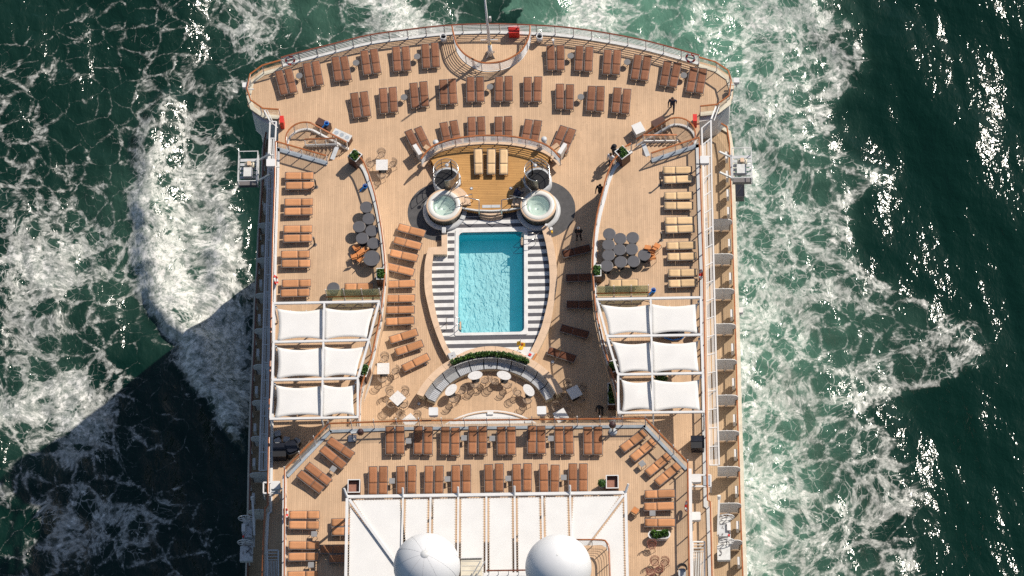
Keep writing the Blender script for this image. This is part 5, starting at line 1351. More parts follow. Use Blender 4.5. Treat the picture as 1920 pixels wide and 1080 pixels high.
# ================================================================== BIG CANVAS ROOF over the forward deck
ZR = ZF + 3.1
tl = P(651, 932, ZR); tr = P(1173, 924, ZR); bl = P(648, 1110, ZR); br = P(1177, 1110, ZR)
roof = empty('canvas_roof', (tl.x, tl.y, ZF), 0, 'large white canvas roof with laced panels and protruding beam tips on the forward deck', 'canopy roof')
def rb(mb, nm, m=WHITE, sm=False): return under(mb, nm, m, roof, sm)
rb(MB().bar(tl, tr, 0.20, 0.18), 'front_beam'); rb(MB().bar(tl - Vector((0, 0.1, 0.004)), bl, 0.18, 0.17), 'side_beam'); rb(MB().bar(tr - Vector((0, 0.1, 0.004)), br, 0.18, 0.17), 'side_beam')
us = [755.7, 807.4, 859.4, 912, 965, 1016.5, 1069]
def front_at(u): return P(u, 932 + (924 - 932) * (u - 651) / (1173 - 651), ZR)
xs_b = []
for i, u in enumerate(us):
    a = front_at(u); b_ = a + (bl - tl) + Vector((0.03 * (i - 3), 0, 0))
    tip = 0.75 if i % 2 == 0 else -0.1
    mbb = MB(); mbb.cyl(a + Vector((0, tip * 0.55, 0.12 + (0.30 if tip > 0 else 0))), a + Vector((0, -0.1, 0.02)), 0.07 if tip > 0 else 0.06, n=10) if tip > 0 else None
    mbb.bar(a - Vector((0, 0.11, 0.02)), b_ - Vector((0, 0, 0.02)), 0.12, 0.14); rb(mbb, 'rib')
    xs_b.append((a, b_))
for p, sx in ((tl, -1), (tr, 1)):
    rb(MB().cyl(p + Vector((0, 0, 0.05)), p + Vector((sx * 0.18, 0.42, 0.45)), 0.09, 0.07, 10), 'beam_tip')
dl = P(741, 1056, ZR); dr = P(1098, 1022, ZR)
rb(MB().bar(tl + Vector((0.15, -0.2, 0.02)), dl + (dl - tl) * 0.5 + Vector((0, 0, 0.02)), 0.17, 0.16), 'diagonal_beam'); rb(MB().bar(tr + Vector((-0.15, -0.2, 0.02)), dr + (dr - tr) * 0.5 + Vector((0, 0, 0.02)), 0.17, 0.16), 'diagonal_beam')
lace = MB()
def panel(q):
    """canvas panel inset inside a bay, laced to its beams with rope"""
    n = len(q); c = sum((Vector(p) for p in q), Vector()) / n; ins = []
    for i in range(n):
        p, a, b_ = Vector(q[i]), Vector(q[i - 1]), Vector(q[(i + 1) % n])
        d1 = (a - p).normalized(); d2 = (b_ - p).normalized(); s_ = math.sqrt(max(0.05, (1 - d1.dot(d2)) / 2))
        bis = (d1 + d2).normalized(); ins.append(p + bis * 0.185 / s_)
    ar_ = sum(ins[i].x * ins[(i + 1) % n].y - ins[(i + 1) % n].x * ins[i].y for i in range(n))
    pts = ins if ar_ > 0 else ins[::-1]
    zc = ZR - 0.05
    rb(MB().prism(pts, zc - 0.012, zc), 'canvas_panel', FABRIC)
    for i in range(n):
        a, b_ = ins[i], ins[(i + 1) % n]; A, B_ = Vector(q[i]), Vector(q[(i + 1) % n])
        L_ = (b_ - a).length; m_ = max(1, int(L_ / 0.17)); d = (b_ - a).normalized(); nn = Vector((-d.y, d.x, 0))
        if nn.dot(c - a) > 0: nn = -nn
        for k in range(m_):
            p = a + d * (L_ * (k + 0.5) / m_); p.z = zc + 0.004
            if p.y < tl.y - 7.5: continue
            lace.bar(p - nn * 0.05, p + nn * 0.11 + d * 0.03, 0.028, 0.014)
B0 = [(tl, bl)] + xs_b + [(tr, br)]
for i in range(1, 7): panel([B0[i][0], B0[i + 1][0], B0[i + 1][1], B0[i][1]])
# corner bays are cut by the diagonals
i1 = dl + (dl - tl) * 0.5; i2 = dr + (dr - tr) * 0.5
panel([tl, B0[1][0], B0[1][1] , i1]); panel([tl, i1, Vector((i1.x, bl.y, ZR)), bl])
panel([B0[7][0], tr, i2, Vector((B0[7][1].x, i2.y, ZR))]); panel([tr, br, Vector((i2.x, br.y, ZR)), i2])
o = rb(lace, 'lacing', mat('lacing_rope', (0.42, 0.34, 0.26), 0.8)); o['kind'] = 'stuff'
for p in (tl, tr, bl, br, xs_b[1][0], xs_b[5][0]):
    rb(MB().cyl((p.x, p.y - 0.15, ZF), (p.x, p.y - 0.05, ZR - 0.09), 0.09, n=12), 'post', WHITE, True)
# radar domes
for (u, v, r_px), nm in (((800.5, 1062, 62.6), 'seamed'), ((1047, 1064, 62.3), 'smooth')):
    zc = 12.2; c = P(u, v, zc); dep = (c - CAM).dot(FWD); r_ = r_px * dep / FPX
    e = empty('radar_dome', (c.x, c.y, ZF + 3.2), 0, 'large white %s radar dome at the front of the canvas roof' % ('left-hand seamed' if nm == 'seamed' else 'right-hand smooth'), 'radar dome')
    under(MB().ball(c, r_, nu=48, nv=32), 'shell', DOMEW, e, True)
    under(MB().cyl((c.x, c.y, ZF + 3.2), (c.x, c.y, zc - r_ * 0.7), r_ * 0.55, n=24), 'pedestal', WHITE, e)
    if nm == 'seamed':
        for k in range(10):
            t = 2 * math.pi * k / 10 + 0.2
            under(MB().tube([(c.x + (r_ + .001) * math.sin(R(f)) * math.cos(t), c.y + (r_ + .001) * math.sin(R(f)) * math.sin(t), zc + (r_ + .001) * math.cos(R(f))) for f in range(7, 118, 6)], 0.008, 4), 'seam', SEAMM, e)
    under(MB().lathe([(0.0, 0.004), (0.27, -0.010), (0.28, -0.03)] if nm == 'seamed' else [(0, 0.02), (0.06, 0.0)], (c.x, c.y, zc + r_), 24), 'cap', WHITE2, e, True)
# upper lookout deck beside the smooth dome
e = empty('lookout_platform', P(1115, 1060, 9.3), 0, 'small wooden lookout with curved orange handrail beside the smooth radar dome', 'platform')
ld = PX([(1062, 1100), (1062, 1024), (1128, 1022), (1136, 1026), (1140, 1034), (1142, 1100)], 9.3)
under(MB().prism([p.xy for p in ld], 9.22, 9.3), 'floor', TEAK, e)
hp = smooth_path(PX([(1080, 1012), (1128, 1012.5), (1137, 1017), (1141.5, 1027), (1142.5, 1050), (1144.5, 1100)], 10.4), 3)
under(MB().tube(hp, 0.06, 8), 'handrail', WOOD, e, True)
for k in range(4): under(MB().tube([p - Vector((0, 0, 0.25 + 0.2 * k)) for p in hp], 0.014, 5), 'bar', LGREY, e)
for p, d in resample(hp, 1.0): under(MB().cyl((p.x, p.y, 9.3), (p.x, p.y, 10.36), 0.03, n=8), 'post', WHITE, e)
e = empty('roof_hatch', P(880, 1070, 9.1), 0, 'pale hatch with diagonal steps between the two radar domes', 'hatch')
hp = PX([(864, 1044), (903, 1044), (905, 1100), (864, 1100)], 9.12)
under(MB().prism([p.xy for p in hp][::-1], 9.0, 9.12), 'cover', CREAM, e)
for k in range(4): 
    a = P(866, 1052 + 9 * k, 9.13); b_ = P(902, 1052 + 9 * k, 9.13); under(MB().bar(a, b_, 0.02), 'joint', LGREY, e)
a = P(880, 1088, 9.2); b_ = P(901, 1052, 9.9); under(MB().bar(a, b_, 0.05), 'handrail', LGREY, e); under(MB().bar(a + Vector((.3, 0, 0)), b_ + Vector((.3, 0, 0)), 0.05), 'handrail', LGREY, e)
under(MB().bar(P(864, 1046, 9.2), P(905, 1045, 9.2), 0.10), 'frame', WHITE, e)
e = empty('roof_rail', P(950, 1070, 9.1), 0, 'low red brown rail between the radar domes', 'rail')
under(MB().bar(P(912, 1070, 9.8), P(990, 1069, 9.8), 0.09, 0.06), 'handrail', WOODD, e)
for u in (916, 934, 953, 972): q = P(u, 1070, 9.8); under(MB().cyl((q.x, q.y, 9.0), (q.x, q.y, 9.77), 0.025, n=8), 'post', WHITE, e)
under(MB().bar(P(907, 1078, 9.1), P(990, 1077, 9.1), 0.25, 0.12), 'kerb', WHITE, e)
# ================================================================== SIDE RACKS, DIVIDERS, DAVITS
def rack(name, label, in_px, out_px, v_end, z=ZW - 0.35):
    a = [p for p in PX(in_px, z)]; b = [p for p in PX(out_px, z)]
    e = empty(name, (a[0].x, a[0].y, z), 0, label, 'rack')
    for l in (a, b): under(MB().sweep(l, [(-.05, -.05), (.05, -.05), (.05, .05), (-.05, .05)]), 'side_rail', WHITE, e)
    ra = [p for p, d in resample(a, 1.33)]; n = len(ra)
    L_ = [0]
    for p, q in zip(b, b[1:]): L_.append(L_[-1] + (q - p).length)
    rb_ = []
    for k in range(n):
        t = L_[-1] * k / (n - 1); i = 0
        while i < len(b) - 2 and L_[i + 1] < t: i += 1
        rb_.append(b[i].lerp(b[i + 1], (t - L_[i]) / (L_[i + 1] - L_[i])))
    for p, q in zip(ra, rb_): under(MB().bar(p, q, 0.07, 0.05), 'rung', WHITE, e)
    for f in (0.12, 0.24, 0.36, 0.62, 0.74, 0.86):
        under(MB().sweep([p.lerp(q, f) - Vector((0, 0, 0.03)) for p, q in zip(ra[1:], rb_[1:])], [(-.02, -.02), (.02, -.02), (.02, .02), (-.02, .02)]), 'lath', WHITE, e)
    # brackets down to the ship's side
    for p, q in list(zip(ra, rb_))[::3]:
        under(MB().bar(q, p + Vector((0, 0, -0.9)), 0.06), 'bracket', WHITE, e)
    return e
rack('side_rack', 'long white ladder-like rack outside the starboard wing deck', [(1316, 240), (1318, 330), (1322, 500), (1325.5, 700), (1329.5, 872)], [(1333, 226), (1334.5, 330), (1338.5, 500), (1343.5, 700), (1348.5, 872)], 872)
rack('side_rack', 'long white ladder-like rack outside the port wing deck', [(518, 228), (513, 330), (508.5, 500), (504.5, 700), (500.5, 882)], [(506.5, 228), (502, 330), (497, 500), (491.5, 700), (486, 882)], 882, ZW - 1.2)
# slanted white links up to the stern deck corners
for pts, nm in ((((495, 206), (507, 228)), 'port'), (((1343, 199), (1333.5, 224)), 'starboard')):
    a = P(*pts[0], 1.0); b_ = P(*pts[1], ZW - 0.3)
    e = empty('rack_stay', b_, 0, 'slanted white stay joining the %s rack to the stern deck corner' % nm, 'stay')
    under(MB().bar(a, b_, 0.10), 'bar', WHITE, e); under(MB().bar(a + Vector((0.2, 0, 0)), b_ + Vector((0.2, -0.1, 0)), 0.05), 'bar', WHITE, e)
    under(MB().bar(a - Vector((0, 0.02, 0)), Vector((a.x, a.y, 0.02)), 0.08), 'post', WHITE, e)
# balcony dividers on the promenade
def divider(u0, u1, vb, side, label):
    a = P(u0, vb, ZP); b_ = P(u1, vb, ZP); 
    e = empty('balcony_divider', (a.x, a.y, ZP), 0, label, 'divider', 'white dividers along the %s promenade' % side)
    w_ = (b_.x - a.x); s = 1 if w_ > 0 else -1; w_ = abs(w_)
    y = 0.0
    def pn(x0, x1, rnd, nm):
        pts = [(x0, 0.22), (x1, 0.22)]
        if rnd:
            pts += [(x1, 0.95), (x1 + 0.16, 1.05), (x1 + 0.16, 1.45)] + [(x1 + 0.16 - 0.45 * (1 - math.cos(t)), 1.45 + 0.40 * math.sin(t)) for t in np.linspace(0.3, math.pi / 2, 5)]
        else: pts += [(x1, 1.85)]
        pts += [(x0, 1.85)]
        mbb = MB(); n = len(pts)
        vs = [(s * x, 0.02, z) for x, z in pts] + [(s * x, -0.02, z) for x, z in pts]
        fs = [tuple(range(n)), tuple(range(n, 2 * n))[::-1]] + [(i, (i + 1) % n, n + (i + 1) % n, n + i) for i in range(n)]
        mbb.add(vs, fs); mbb.build(nm, LGREY2, e)
    pn(0.0, w_ * 0.44, False, 'panel'); pn(w_ * 0.50, w_ * 0.93, True, 'panel')
    MB().box(s * (w_ * 0.47) - 0.035, s * (w_ * 0.47) + 0.035, -0.04, 0.04, 0.0, 1.88).build('post', WHITE, e)
    MB().box(min(s * w_ * 0.90, s * w_ * 0.96), max(s * w_ * 0.90, s * w_ * 0.96), -0.05, 0.03, 0.2, 1.0).build('edge_strip', MGREY, e)
    MB().box(min(0, s * w_ * 0.95), max(0, s * w_ * 0.95), -0.03, 0.03, 0.08, 0.16).build('foot_rail', BENCHW, e)
LGREY2 = mat('divider_grey', (0.66, 0.65, 0.63), 0.5, var=0.05)
for i, (v, u0, u1) in enumerate(((434, 1335, 1371), (498.5, 1336, 1373), (563.5, 1337.5, 1375), (629, 1339, 1377.5), (695.5, 1340.5, 1379.5), (762, 1342, 1382), (828.5, 1343.5, 1384), (895.5, 1345, 1386), (963.5, 1346.5, 1388), (1032.5, 1348, 1390), (1102, 1349, 1392))):
    divider(u0, u1, v, 'starboard', '%s white balcony divider from the stern on the starboard promenade' % ordn(i))
for i, v in enumerate((440, 505, 571, 637, 704, 771, 838, 906, 975)):
    k = (v - 440) / 535
    divider(524 - 17 * k, 489 - 17 * k, v, 'port', '%s white balcony divider from the stern on the port promenade' % ordn(i))
# boxes on the promenade rail posts
lb = MB().box(-0.09, 0.09, -0.28, 0.28, 0.25, 0.95).mesh('housing', WHITE)
for i, v in enumerate((295, 331, 366, 399, 459, 522, 591, 655, 720, 788, 853, 922, 988, 1055)):
    u = np.interp(v, [268, 326, 384, 527, 567, 680, 746, 859, 917, 1067], [1365, 1367, 1369, 1373.5, 1375, 1378, 1379.5, 1383, 1384.5, 1389.5])
    q = P(u - 1.5, v, ZP + 0.6); e = empty('rail_box', (q.x - 0.08, q.y, ZP), 0, '%s small white box from the stern on the starboard promenade rail' % ordn(i), 'box', 'white boxes on the starboard rail')
    link('housing', lb, e); MB().box(-0.04, 0.04, -0.1, 0.1, 0.0, 0.25).build('bracket', LGREY, e)
for i, v in enumerate((297, 345, 392, 470, 535, 600, 665, 735, 805, 870, 935)):
    u = np.interp(v, [268, 365, 497, 640, 830, 960, 1050], [497, 492.5, 485.8, 479.5, 472, 469.5, 467])
    q = P(u + 3, v, ZP + 0.6); e = empty('rail_box', (q.x + 0.1, q.y, ZP), 0, '%s small white box from the stern on the port promenade rail' % ordn(i), 'box', 'white boxes on the port rail')
    link('housing', lb, e); MB().box(-0.04, 0.04, -0.1, 0.1, 0.0, 0.25).build('bracket', LGREY, e)
# outboard work platforms
def cage(u, v, sx, label):
    z = 1.1; c = P(u, v, z)
    e = empty('work_platform', c, 0, label, 'platform')
    W_, L_ = 0.66, 1.15
    for k in range(7): y = -L_ + (k + 0.5) * 2 * L_ / 7; MB().box(-W_, W_, y - 0.11, y + 0.11, -0.05, 0.0).build('grating', LGREY, e)
    for x in (-W_, W_):
        for z_ in (0.5, 1.0): MB().bar((x, -L_, z_), (x, L_, z_), 0.045).build('guard_rail', WHITE2, e)
        for y in (-L_, 0, L_): MB().bar((x, y, 0), (x, y, 1.03), 0.05).build('post', WHITE2, e)
    for y in (-L_, L_): MB().bar((-W_, y, 1.0), (W_, y, 1.0), 0.045).build('guard_rail', WHITE2, e)
    MB().box(-0.35, 0.25, -0.5, 0.2, 0.0, 0.45).build('winch', WHITE2, e); MB().cyl((-0.3, 0.45, 0.25), (0.35, 0.45, 0.25), 0.2, n=14).build('drum', CREAM, e, True)
    MB().box(-0.1, 0.15, 0.3, 0.6, 0.4, 0.6).build('motor', MATS['bench_wood'], e)
    MB().box(-W_ + 0.05, W_ - 0.05, -L_ - 0.02, -L_ + 0.35, 0.05, 0.4).build('locker', MGREY, e)
    MB().bar((-sx * W_, -0.8, 0.3), (-sx * (W_ + 0.9), -0.8, 1.2), 0.12).build('arm', WHITE2, e); MB().bar((-sx * W_, 0.8, 0.3), (-sx * (W_ + 0.9), 0.8, 1.2), 0.12).build('arm', WHITE2, e)
    MB().box(-sx * W_ - 0.12, -sx * W_ + 0.05, -0.9, 0.9, 0.1, 0.5).build('side_beam', LGREY, e)
cage(467.5, 324, -1, 'white railed work platform hanging outside the port rail near the stern')
cage(1391, 318, 1, 'white railed work platform hanging outside the starboard rail near the stern')
e = empty('black_crate', P(1386, 366, -4.6), 0, 'black framed crate hanging below the starboard work platform', 'crate')
MB().box(-0.32, 0.32, -0.5, 0.5, 0, 0.75).build('body', DARKN, e)
for x in (-0.33, 0.33): MB().bar((x, -0.52, 0.76), (x, 0.52, 0.76), 0.06).build('frame', BLACK, e)
for y in (-0.52, 0.52): MB().bar((-0.33, y, 0.765), (0.33, y, 0.765), 0.06).build('frame', BLACK, e)
MB().bar((-0.3, -0.5, 0.78), (0.3, 0.5, 0.78), 0.05).build('frame', BLACK, e)
def davit(u, v, sx, z, label):
    c = P(u, v, z); e = empty('winch_platform', c, 0, label, 'davit')
    MB().box(-0.42, 0.42, -1.0, 1.0, -0.06, 0.0).build('deck_plate', WHITE2, e)
    for y in (0.86, -0.86):
        rim = MB().tube([(sx * 0.15 + 0.52 * math.cos(t), y, 0.5 + 0.52 * math.sin(t)) for t in np.linspace(0, 6.283, 24, endpoint=False)], 0.035, 6, True)
        wh = rim.build('wheel', WHITE, e, True)
        sp_ = MB()
        for k in range(4):
            t = k * math.pi / 4; sp_.bar((sx * 0.15 + 0.5 * math.cos(t), y, 0.5 + 0.5 * math.sin(t)), (sx * 0.15 - 0.5 * math.cos(t), y, 0.5 - 0.5 * math.sin(t)), 0.045)
        s_ = sp_.build('spokes', WHITE, wh)
    MB().box(-0.35, 0.25, -0.45, 0.35, 0.0, 0.42).build('motor_housing', LGREY, e); MB().box(sx * 0.3 - 0.12, sx * 0.3 + 0.12, -0.1, 0.45, 0.0, 0.6).build('control_box', WHITE, e)
    MB().cyl((sx * 0.3, -0.4, 0.3), (sx * 0.3, -0.4, 0.5), 0.07, n=10).build('red_valve', RED, e)
    MB().bar((-sx * 0.3, 2.0, 1.1), (-sx * 0.42, -0.3, 0.35), 0.14).build('arm', WHITE, e)
    MB().cyl((-sx * 0.3, 1.95, 1.05), (-sx * 0.3, 2.1, 1.25), 0.12, n=12).build('sheave', WHITE, e)
    MB().box(-0.5, 0.35, -2.1, -1.05, 0.05, 0.35).build('lower_locker', WHITE2, e)
    mb_ = MB(); rnd = random.Random(int(u))
    for k in range(16): 
        x, y = rnd.uniform(-0.4, 0.3), rnd.uniform(-2.0, 0.7); mb_.bar((x, y, 0.36), (x + rnd.uniform(-.3, .3), y + rnd.uniform(-.3, .3), 0.45), 0.04)
    o = mb_.build('hose_lengths', MGREY, e); o['kind'] = 'stuff'
davit(466.5, 1000, -1, -0.6, 'white winch platform with two spoked wheels outside the port promenade')
davit(1358, 998, 1, -0.6, 'white winch platform with two spoked wheels over the starboard promenade')

# ================================================================== PLANTERS
def planter(u, v, z, rz, w_, d_, h_, label, plant=True, lining=False, seed=0):
    c = P(u, v, z + h_); c.z = z
    e = empty('planter', c, R(rz), label, 'planter')
    bx_ = MB()
    t = 0.04
    for x0, x1, y0, y1 in ((-w_, w_, -d_, -d_ + t), (-w_, w_, d_ - t, d_), (-w_, -w_ + t, -d_ + t, d_ - t), (w_ - t, w_, -d_ + t, d_ - t)): bx_.box(x0, x1, y0, y1, 0.0, h_ - 0.04)
    bx_.build('box', BROWN, e)
    r_ = MB(); q = 0.05
    for x0, x1, y0, y1 in ((-w_ - .01, w_ + .01, -d_ - .01, -d_ + q), (-w_ - .01, w_ + .01, d_ - q, d_ + .01), (-w_ - .01, -w_ + q, -d_ + q, d_ - q), (w_ - q, w_ + .01, -d_ + q, d_ - q)): r_.box(x0, x1, y0, y1, h_ - 0.039, h_)
    r_.build('rim', WHITE, e)
    MB().box(-w_ + t, w_ - t, -d_ + t, d_ - t, h_ - (0.30 if lining else 0.12), h_ - (0.28 if lining else 0.08)).build('filling', BROWNI if lining else SOIL, e)
    if plant:
        mb_ = MB(); rnd = random.Random(seed)
        for k in range(10):
            leafball(mb_, (rnd.uniform(-w_ + .15, w_ - .15), rnd.uniform(-d_ + .15, d_ - .15), h_ - 0.04), 0.17, 70, 0.11, 0.22, seed * 31 + k)
        mb_.build('foliage', [LEAF, LEAF2], e)
planter(665.5, 291, ZW, -38, 0.36, 0.36, 1.15, 'tall brown planter of green foliage at the top of the port stair', seed=1)
planter(1167, 285.6, ZW, 38, 0.36, 0.40, 1.15, 'tall brown planter of green foliage at the top of the starboard stair', seed=2)
planter(714, 513, ZW, 0, 0.29, 0.42, 1.1, 'tall brown planter beside the grey tables on the port wing rail', seed=3)
planter(1119, 507, ZW, 0, 0.29, 0.42, 1.1, 'tall brown planter beside the grey tables on the starboard wing rail', seed=4)
planter(682.5, 694, ZW, -18, 0.29, 0.42, 1.1, 'tall brown planter beside the port wing canopy', seed=5)
planter(1150.5, 686, ZW, 18, 0.29, 0.42, 1.1, 'tall brown planter beside the starboard wing canopy', seed=6)
planter(1148, 738, 0, 0, 0.30, 0.8, 0.9, 'dark planter in the shade at the foot of the starboard wing', seed=7)
planter(663.5, 911, ZF, 0, 0.40, 0.46, 0.55, 'empty square planter with pale rim at the port end of the canvas roof', False, True)
planter(1148, 903, ZF, 0, 0.40, 0.46, 0.55, 'empty square planter with pale rim at the starboard end of the canvas roof', False, True)
c = P(1128.7, 908, ZF + 0.35); c.z = ZF
e = empty('potted_bush', c, 0, 'small round bush in a pale pot beside the empty planter', 'plant')
MB().lathe([(0.0, 0.0), (0.16, 0.0), (0.22, 0.30), (0.18, 0.30), (0.17, 0.26), (0, 0.26)], (0, 0, 0), 16).build('pot', LGREY, e, True)
mb_ = MB(); leafball(mb_, (0, 0, 0.52), 0.27, 420, 0.07, 0.27, 9); mb_.ball((0, 0, 0.5), 0.22); mb_.build('crown', [LEAF, LEAF2], e)
c = P(1240, 712, ZW + 0.4); c.z = ZW
e = empty('potted_bush', c, 0, 'leafy bush in a dark pot between the starboard canopy sheets', 'plant')
MB().lathe([(0.0, 0.0), (0.24, 0.0), (0.30, 0.42), (0.26, 0.42), (0.25, 0.36), (0, 0.36)], (0, 0, 0), 16).build('pot', BROWN, e, True)
mb_ = MB(); leafball(mb_, (0, 0, 0.75), 0.42, 420, 0.13, 0.42, 10); mb_.ball((0, 0, 0.7), 0.3); mb_.build('crown', [LEAF, LEAF2], e)
# oval white trough
c = P(1236, 1002, ZF + 0.5); c.z = ZF
e = empty('oval_planter', c, 0, 'oval white trough of bright green plants on the forward deck', 'planter')
ov = lambda s: [(s * (0.42 * (1 if math.cos(t) > 0 else -1) + 0.30 * math.cos(t)), s * 0.30 * math.sin(t)) for t in np.linspace(0, 6.283, 28, endpoint=False)]
o_ = ov(1.0); i_ = ov(0.88); lo = ov(0.85)
mb_ = MB(); n = len(o_)
vs = [(x, y, 0.0) for x, y in lo] + [(x, y, 0.5) for x, y in o_] + [(x, y, 0.5) for x, y in i_] + [(x, y, 0.36) for x, y in i_]
fs = [(k + j * n, (k + 1) % n + j * n, (k + 1) % n + (j + 1) * n, k + (j + 1) * n) for j in range(3) for k in range(n)] + [tuple(range(3 * n, 4 * n))]
mb_.add(vs, fs); mb_.build('trough', WHITE, e, False)
mb_ = MB()
for k in range(12): rnd = random.Random(k); leafball(mb_, (rnd.uniform(-.5, .5), rnd.uniform(-.15, .15), 0.45), 0.2, 90, 0.12, 0.30, 50 + k)
mb_.build('foliage', [LEAF2, LEAF], e)

# ================================================================== STERN FURNITURE
def bin_(u, v, label):
    c = P(u, v, 0.02); c.z = 0
    e = empty('litter_bin', c, 0, label, 'bin', 'white round bins at the stern')
    MB().lathe([(0.0, 0.0), (0.20, 0.0), (0.23, 0.74), (0.19, 0.74), (0.18, 0.50)], (0, 0, 0), 22).build('drum', WHITE, e, True); MB().lathe([(0, 0.55), (0.185, 0.55)], (0, 0, 0), 18).build('liner', BLACK, e)
bin_(832, 77.5, 'white round bin left of the flagstaff railing'); bin_(1012, 77, 'white round bin right of the flagstaff railing')
c = P(920, 104, 0)
e = empty('flagstaff', c, 0, 'tall white flagstaff standing at the stern railing', 'flagpole')
MB().cyl((0, 0, 0.25), (-0.06, 0.42, 8.0), 0.13, 0.055, 14).build('pole', WHITE, e, True)
MB().cyl((0, 0, 0.0), (0, 0, 1.4), 0.17, 0.14, 14).build('socket', WHITE, e, True)
for a in (40, 140, 220, 320): 
    q = R(a); MB().add([(0.12 * math.cos(q), 0.12 * math.sin(q), 0.0), (0.42 * math.cos(q), 0.42 * math.sin(q), 0.0), (0.13 * math.cos(q), 0.13 * math.sin(q), 0.6), (0.12 * math.cos(q) - .02, 0.12 * math.sin(q) + .02, 0.0), (0.42 * math.cos(q) - .02, 0.42 * math.sin(q) + .02, 0.0), (0.13 * math.cos(q) - .02, 0.13 * math.sin(q) + .02, 0.6)], [(0, 1, 2), (5, 4, 3), (0, 3, 4, 1), (1, 4, 5, 2), (2, 5, 3, 0)]).build('fin', WHITE, e)
MB().bar((-0.6, 0.06, 2.1), (0.6, 0.06, 2.1), 0.06).build('spreader', LGREY, e)
MB().box(-0.10, 0.10, -0.02, 0.22, 1.45, 1.75).build('lamp', YELLOW, e); MB().box(0.12, 0.26, 0.2, 0.34, 4.4, 4.9).build('cleat_box', WHITE2, e)
c = P(964.5, 71, 0); e = empty('red_locker', c, 0, 'bright red locker beside the flagstaff', 'locker')
MB().box(-0.37, 0.37, 0, 0.5, 0.0, 0.72).build('body', RED, e); MB().box(-0.39, 0.39, -0.02, 0.52, 0.72, 0.77).build('lid', RED, e)
c = P(1038, 88, 0); e = empty('bollard', c, 0, 'slim white post near the seventh lounger pair', 'post')
MB().cyl((0, 0, 0), (0, 0, 0.95), 0.05, n=10).build('shaft', WHITE, e, True); MB().cyl((0, 0, 0.95), (0, 0, 1.02), 0.09, n=10).build('cap', WHITE, e)
for (u, v), nm in (((530.5, 236), 'port'), ((1303, 233), 'starboard')):
    c = P(u, v, 0); e = empty('red_box', c, 0, 'narrow red fire box beside the %s stair' % nm, 'box')
    MB().box(-0.13, 0.13, -0.25, 0.25, 0, 0.95).build('body', RED, e); MB().box(-0.145, 0.145, -0.27, 0.27, 0.95, 0.99).build('lid', RED, e)
def ring_buoy(q, nrm, label, z0):
    e = empty('life_ring', q, 0, label, 'life ring')
    n_ = Vector(nrm).normalized(); a = n_.cross(Vector((0, 0, 1))).normalized(); b_ = a.cross(n_)
    for k in range(8):
        t0 = k * math.pi / 4; t1 = t0 + math.pi / 4
        MB().tube([(a * math.cos(t) + b_ * math.sin(t)) * 0.30 for t in np.linspace(t0, t1, 5)], 0.07, 8).build('segment', RED if k % 2 == 0 else WHITE, e, True)
    MB().bar(-n_ * 0.02 - a * 0.36, -n_ * 0.02 + a * 0.36, 0.03).build('bracket', LGREY, e)
ring_buoy(P(544, 113, 0.75), (0.25, -0.8, 0.55), 'red and white life ring on the stern railing nearest the first lounger pair', 0)
ring_buoy(P(1294.5, 109, 0.75), (-0.25, -0.8, 0.55), 'red and white life ring on the stern railing nearest the last lounger pair', 0)
ring_buoy(P(517, 525, ZW + 0.65), (1, 0, 0.25), 'life ring on the outer rail of the port wing deck', 0)
ring_buoy(P(1314, 515, ZW + 0.65), (-1, 0, 0.25), 'life ring on the outer rail of the starboard wing deck', 0)
ring_buoy(P(535.5, 961, ZF + 0.65), (1, 0, 0.25), 'life ring on the port side rail of the forward deck', 0)
ring_buoy(P(1287.5, 949, ZF + 0.65), (-1, 0, 0.25), 'life ring on the starboard side rail of the forward deck', 0)
# counters beside the stairs
def counter(u, v, rz, w_, d_, h_, bm, tm, label, dots=0):
    c = P(u, v, h_); c.z = 0; e = empty('service_counter', c, R(rz), label, 'counter')
    MB().box(-w_, w_, -d_, d_, 0.0, h_ - 0.03).build('body', bm, e); MB().box(-w_ - .02, w_ + .02, -d_ - .02, d_ + .02, h_ - 0.03, h_).build('top', tm, e)
    for k in range(dots): x = (k - (dots - 1) / 2) * 0.42; MB().cyl((x, 0, h_), (x, 0, h_ + 0.012), 0.15, n=18).build('lid', BLUEG, e)
counter(606, 231, -30, 0.50, 0.24, 0.75, BROWN, BROWN, 'dark brown counter behind the port stair railing')
counter(641, 253, -28, 0.66, 0.26, 0.75, BROWN, WHITE2, 'white topped counter with three round lids beside the port stair', 3)
counter(1234.5, 228, 30, 0.44, 0.26, 0.75, BROWN, BROWN, 'dark brown counter behind the starboard stair railing')
counter(1197, 240, 25, 0.34, 0.38, 0.75, WHITE2, WHITE, 'square white cabinet beside the starboard stair')
def blue_bucket(u, v, z, label):
    c = P(u, v, z); e = empty('blue_bucket', c, 0, label, 'bucket')
    MB().lathe([(0, 0), (0.13, 0.0), (0.17, 0.3), (0.14, 0.3), (0.12, 0.05)], (0, 0, 0), 14).build('tub', BLUE, e, True)
    MB().bar((-0.1, -0.1, 0.28), (-0.35, -0.3, 0.06), 0.07).build('spout', BLUE, e); MB().tube([(0.15 * math.cos(t), 0, 0.3 + 0.15 * math.sin(t)) for t in np.linspace(0, math.pi, 8)], 0.012, 5).build('handle', LGREY, e)
blue_bucket(613, 234, 0.76, 'blue bucket standing on the dark counter behind the port stair')
blue_bucket(685, 352, ZW, 'blue bucket on the port wing deck by the curved rail')
blue_bucket(1225.5, 547, ZW, 'blue bucket on the starboard wing deck by the glass windbreak')
